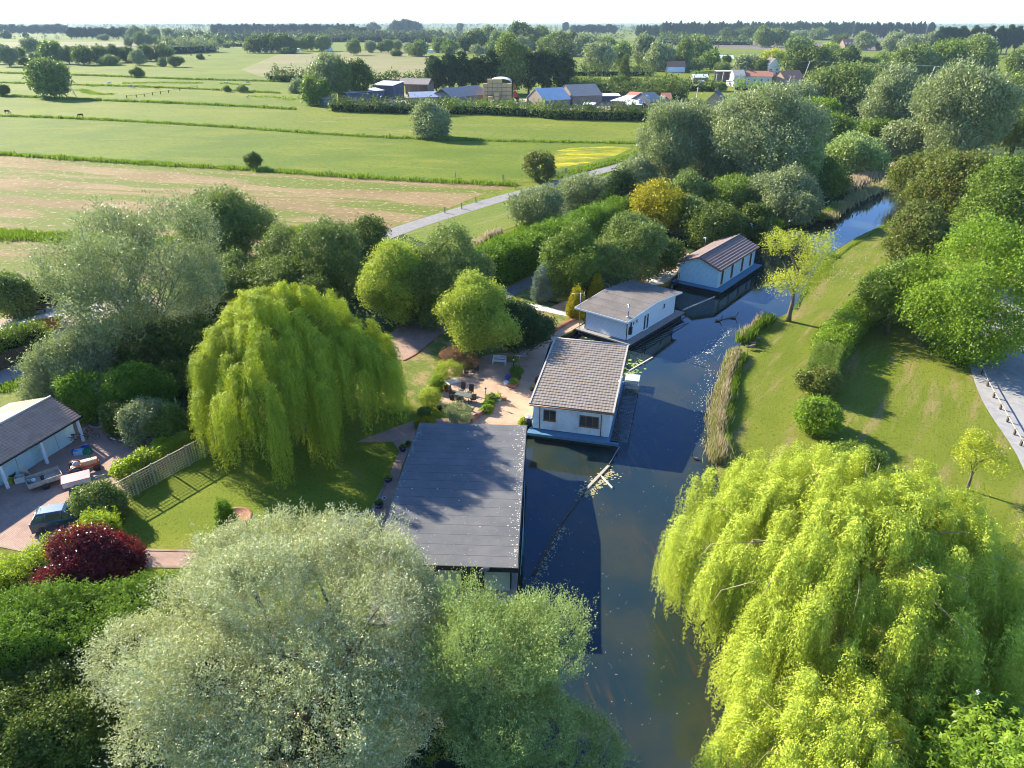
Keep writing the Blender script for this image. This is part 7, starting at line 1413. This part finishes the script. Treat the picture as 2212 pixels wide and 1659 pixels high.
a, b = FB(F2, 925, 612, 950, 612); barn('small blue container left of the haystack', a, b, 5, 4.4, 4.5, mat('container_blue', (.08, .2, .33), .6, .3), M_dgrey, 'container', 'container', mono=True)
M_redm = mat('machine_red', (.45, .06, .05), .5, .4)
p = P(*F2(1152, 632)); t = thing('farm_machine', 'red farm machine right of the haystack', 'machine', p); MB().box((0, 0, 3.0), (2.0, 2.2, 2.0)).build('body', M_redm, t); MB().box((.1, 0, 1.6), (3.0, 1.8, .7)).build('chassis', M_darkb, t); MB().tube([(-.5, 0, 4), (-.8, 0, 8)], .3, 6).build('mast', M_redm, t); [wheel(t, x, y, .8, .5, M_redm) for x in (-1.1, 1.2) for y in (-1, 1)]
# houses on the right
a, b = FB(F3, 445, 528, 515, 528); 
a, b = FB(F3, 510, 526, 672, 530); barn('long cream farmhouse with red pantile roof', a, b, 8.5, 5.6, 8.3, M_crm, M_rtile, 'farmhouse', 'house', chim=2, win=4)
a, b = FB(F3, 443, 527, 508, 527); barn('pinkish end block of the long cream farmhouse', a, b, 9, 6.0, 8.8, M_crm, mat('pale_tile', (.42, .36, .30), .85, .2, col2=(.5, .44, .38), scale=1), 'cottage', 'house', win=1)
a, b = FB(F3, 400, 522, 442, 526); barn('low pink lean-to left of the cream farmhouse', a, b, 6, 2.8, 3.6, M_crm, M_slab, 'lean_to', 'shed', mono=True, win=1)
a, b = FB(F3, 655, 458, 728, 458); barn('tall white house with dark steep roof', a, b, 9, 6.5, 11.0, M_white, M_dslate, 'white_house', 'house', ridge='y', rot=R_(12), chim=1, win=2)
a, b = FB(F3, 338, 500, 455, 500); barn('long low open shelter with pale roof', a, b, 5, 6.2, 6.6, M_bwood, M_tin, 'carport', 'shelter', mono=True, open_=True)
a, b = FB(F3, 752, 530, 868, 522); barn('red-roofed brick barn right of the farmhouse', a, b, 9, 4.2, 8.5, M_brk, M_rtile)
a, b = FB(F3, 672, 512, 712, 512); barn('small red-roofed outhouse beside the farmhouse', a, b, 6, 3.0, 5.4, M_crm, M_rtile, 'outhouse', 'shed')
a, b = FB(F3, 200, 510, 288, 510); barn('white-roofed stable in the paddock', a, b, 7, 3.6, 5.4, M_bwood, M_white, 'stable', 'shed')
a, b = FB(F3, 236, 524, 266, 524); barn('small grey cabin in front of the stable', a, b, 3, 2.4, 3.2, M_dgrey, M_tin, 'cabin', 'shed')
a, b = FB(F3, 45, 440, 150, 440); barn('low barn with red roof under the dark trees', a, b, 8, 3.8, 7.6, M_white, M_rtile)
a, b = FB(F3, 265, 665, 385, 665); barn('bungalow with dark tiled roof and white bay window', a, b, 11, 2.8, 7.2, M_brk, M_dslate, 'bungalow', 'house', ridge='y', rot=R_(-20), chim=1, win=2)
a, b = FB(F3, 0, 668, 32, 662); barn('small gabled outbuilding left of the bungalow', a, b, 6, 3, 5.2, M_brk, M_dslate, 'outbuilding', 'shed', ridge='y', rot=R_(-25))
a, b = FB(F3, 1120, 302, 1184, 300); tq = barn('far brick house with dormers and chimney', a, b, 11, 4.5, 13, M_brk, M_rtile, 'dormer_house', 'house', chim=1, win=3)
L_ = (b - a).length; [MB().box((L_ * (k + .5) / 3, 2.6, 7.6), (2.4, 3, 2.6)).build('dormer', M_white, tq) for k in range(3)]
a, b = FB(F3, 155, 436, 215, 432); barn('row of pale caravans by the pond willows', a, b, 5, 3.0, 3.6, M_white, M_tin, 'caravan', 'caravan', mono=True)
a, b = FB(F1, 2015, 318, 2070, 316); barn('white lorry trailer beside the far copse', a, b, 4, 4.6, 4.8, M_white, M_white, 'lorry', 'lorry', mono=True)
a, b = FB(F1, 1842, 326, 1862, 326); barn('small white caravan at the edge of the far copse', a, b, 3, 4, 4.2, M_white, M_white, 'caravan', 'caravan', mono=True)
a, b = FB(F2, 610, 330, 640, 330); barn('white caravan on the far pasture edge', a, b, 4, 3.4, 3.8, M_white, M_tin, 'caravan', 'caravan', mono=True); a, b = FB(F2, 650, 328, 680, 328); barn('dark cabin beside the far white caravan', a, b, 4, 3.4, 3.8, M_dgrey, M_tin, 'cabin', 'shed', mono=True)
a, b = FB(F1, 2015, 660, 2090, 655); barn('weathered grey shed at the foot of the farm grove', a, b, 5, 3.0, 3.6, M_dgrey, M_asb, 'shed', 'shed', mono=True)
# utility poles and wires
pl = []
for x, yb, yt, dx, l in ((873, 475, 370, 22, 'utility pole above the cream farmhouse roof'), (752, 572, 465, 28, 'leaning utility pole beside the red-roofed barn'), (1580, 600, 402, 46, 'tall leaning utility pole among the right-hand willows'), (660, 600, 525, 4, 'short pole in front of the red-roofed barn'), (1052, 448, 380, 10, 'pole beside the dark chestnut'), (1220, 465, 392, 8, 'slim pole in the marsh scrub'), (216, 630, 530, 4, 'thin post beside the bungalow'), (372, 520, 440, 4, 'post by the carport'), (335, 520, 448, 3, 'farther post by the carport'), (735, 512, 455, 3, 'post behind the outhouse')):
    p = P(*F3(x, yb)); H_ = zat(F3(x, yt)[1], p.y); t = thing('utility_pole', l, 'pole', p, 0, 'utility poles'); off = dx * .355 * dist(F3(x, yb)[1]) / FPX
    MB().tube([(0, 0, 0), (off, 0, H_)], [.24, .18], 6).build('pole', M_pale, t); MB().box((off, 0, H_ - .5), (1.8, .15, .15)).build('crossarm', M_wood, t); pl.append(V((p.x + off, p.y, H_)))
wp = [pl[0], pl[2]]; mid = (pl[0] + pl[2]) / 2 - V((0, 0, 1.0)); end = pl[2] + (pl[2] - pl[0]) * .9; end.z = pl[2].z - .5; w0 = pl[0].copy()
far_l = P(*F3(500, 425), 6.0); pts = smooth_line([far_l, (far_l + pl[0]) / 2 - V((0, 0, .6)), pl[0], mid, pl[2], (pl[2] + end) / 2 - V((0, 0, 1)), end], 8)
o = MB().tube([p - w0 for p in pts], .045, 4).build('overhead_wire', mat('wire_green', (.12, .2, .18), .6, .3), None, w0); tag(o, 'overhead wire strung between the utility poles', 'wire')
p = P(632, 60); 
# ---------------------------------------------------------------- air
hz = MB(); hz.box((0, 7000, 18.3), (25500, 17000, 40.6)); ho = hz.build('haze', []); ho['kind'] = 'stuff'
hm = bpy.data.materials.new('air'); hm.use_nodes = True; n = hm.node_tree; n.nodes.clear(); out = n.nodes.new('ShaderNodeOutputMaterial'); pv = n.nodes.new('ShaderNodeVolumePrincipled')
pv.inputs['Color'].default_value = (.62, .82, 1, 1); pv.inputs['Density'].default_value = HAZE; pv.inputs['Anisotropy'].default_value = 0.0
n.links.new(pv.outputs[0], out.inputs['Volume']); ho.data.materials.append(hm)
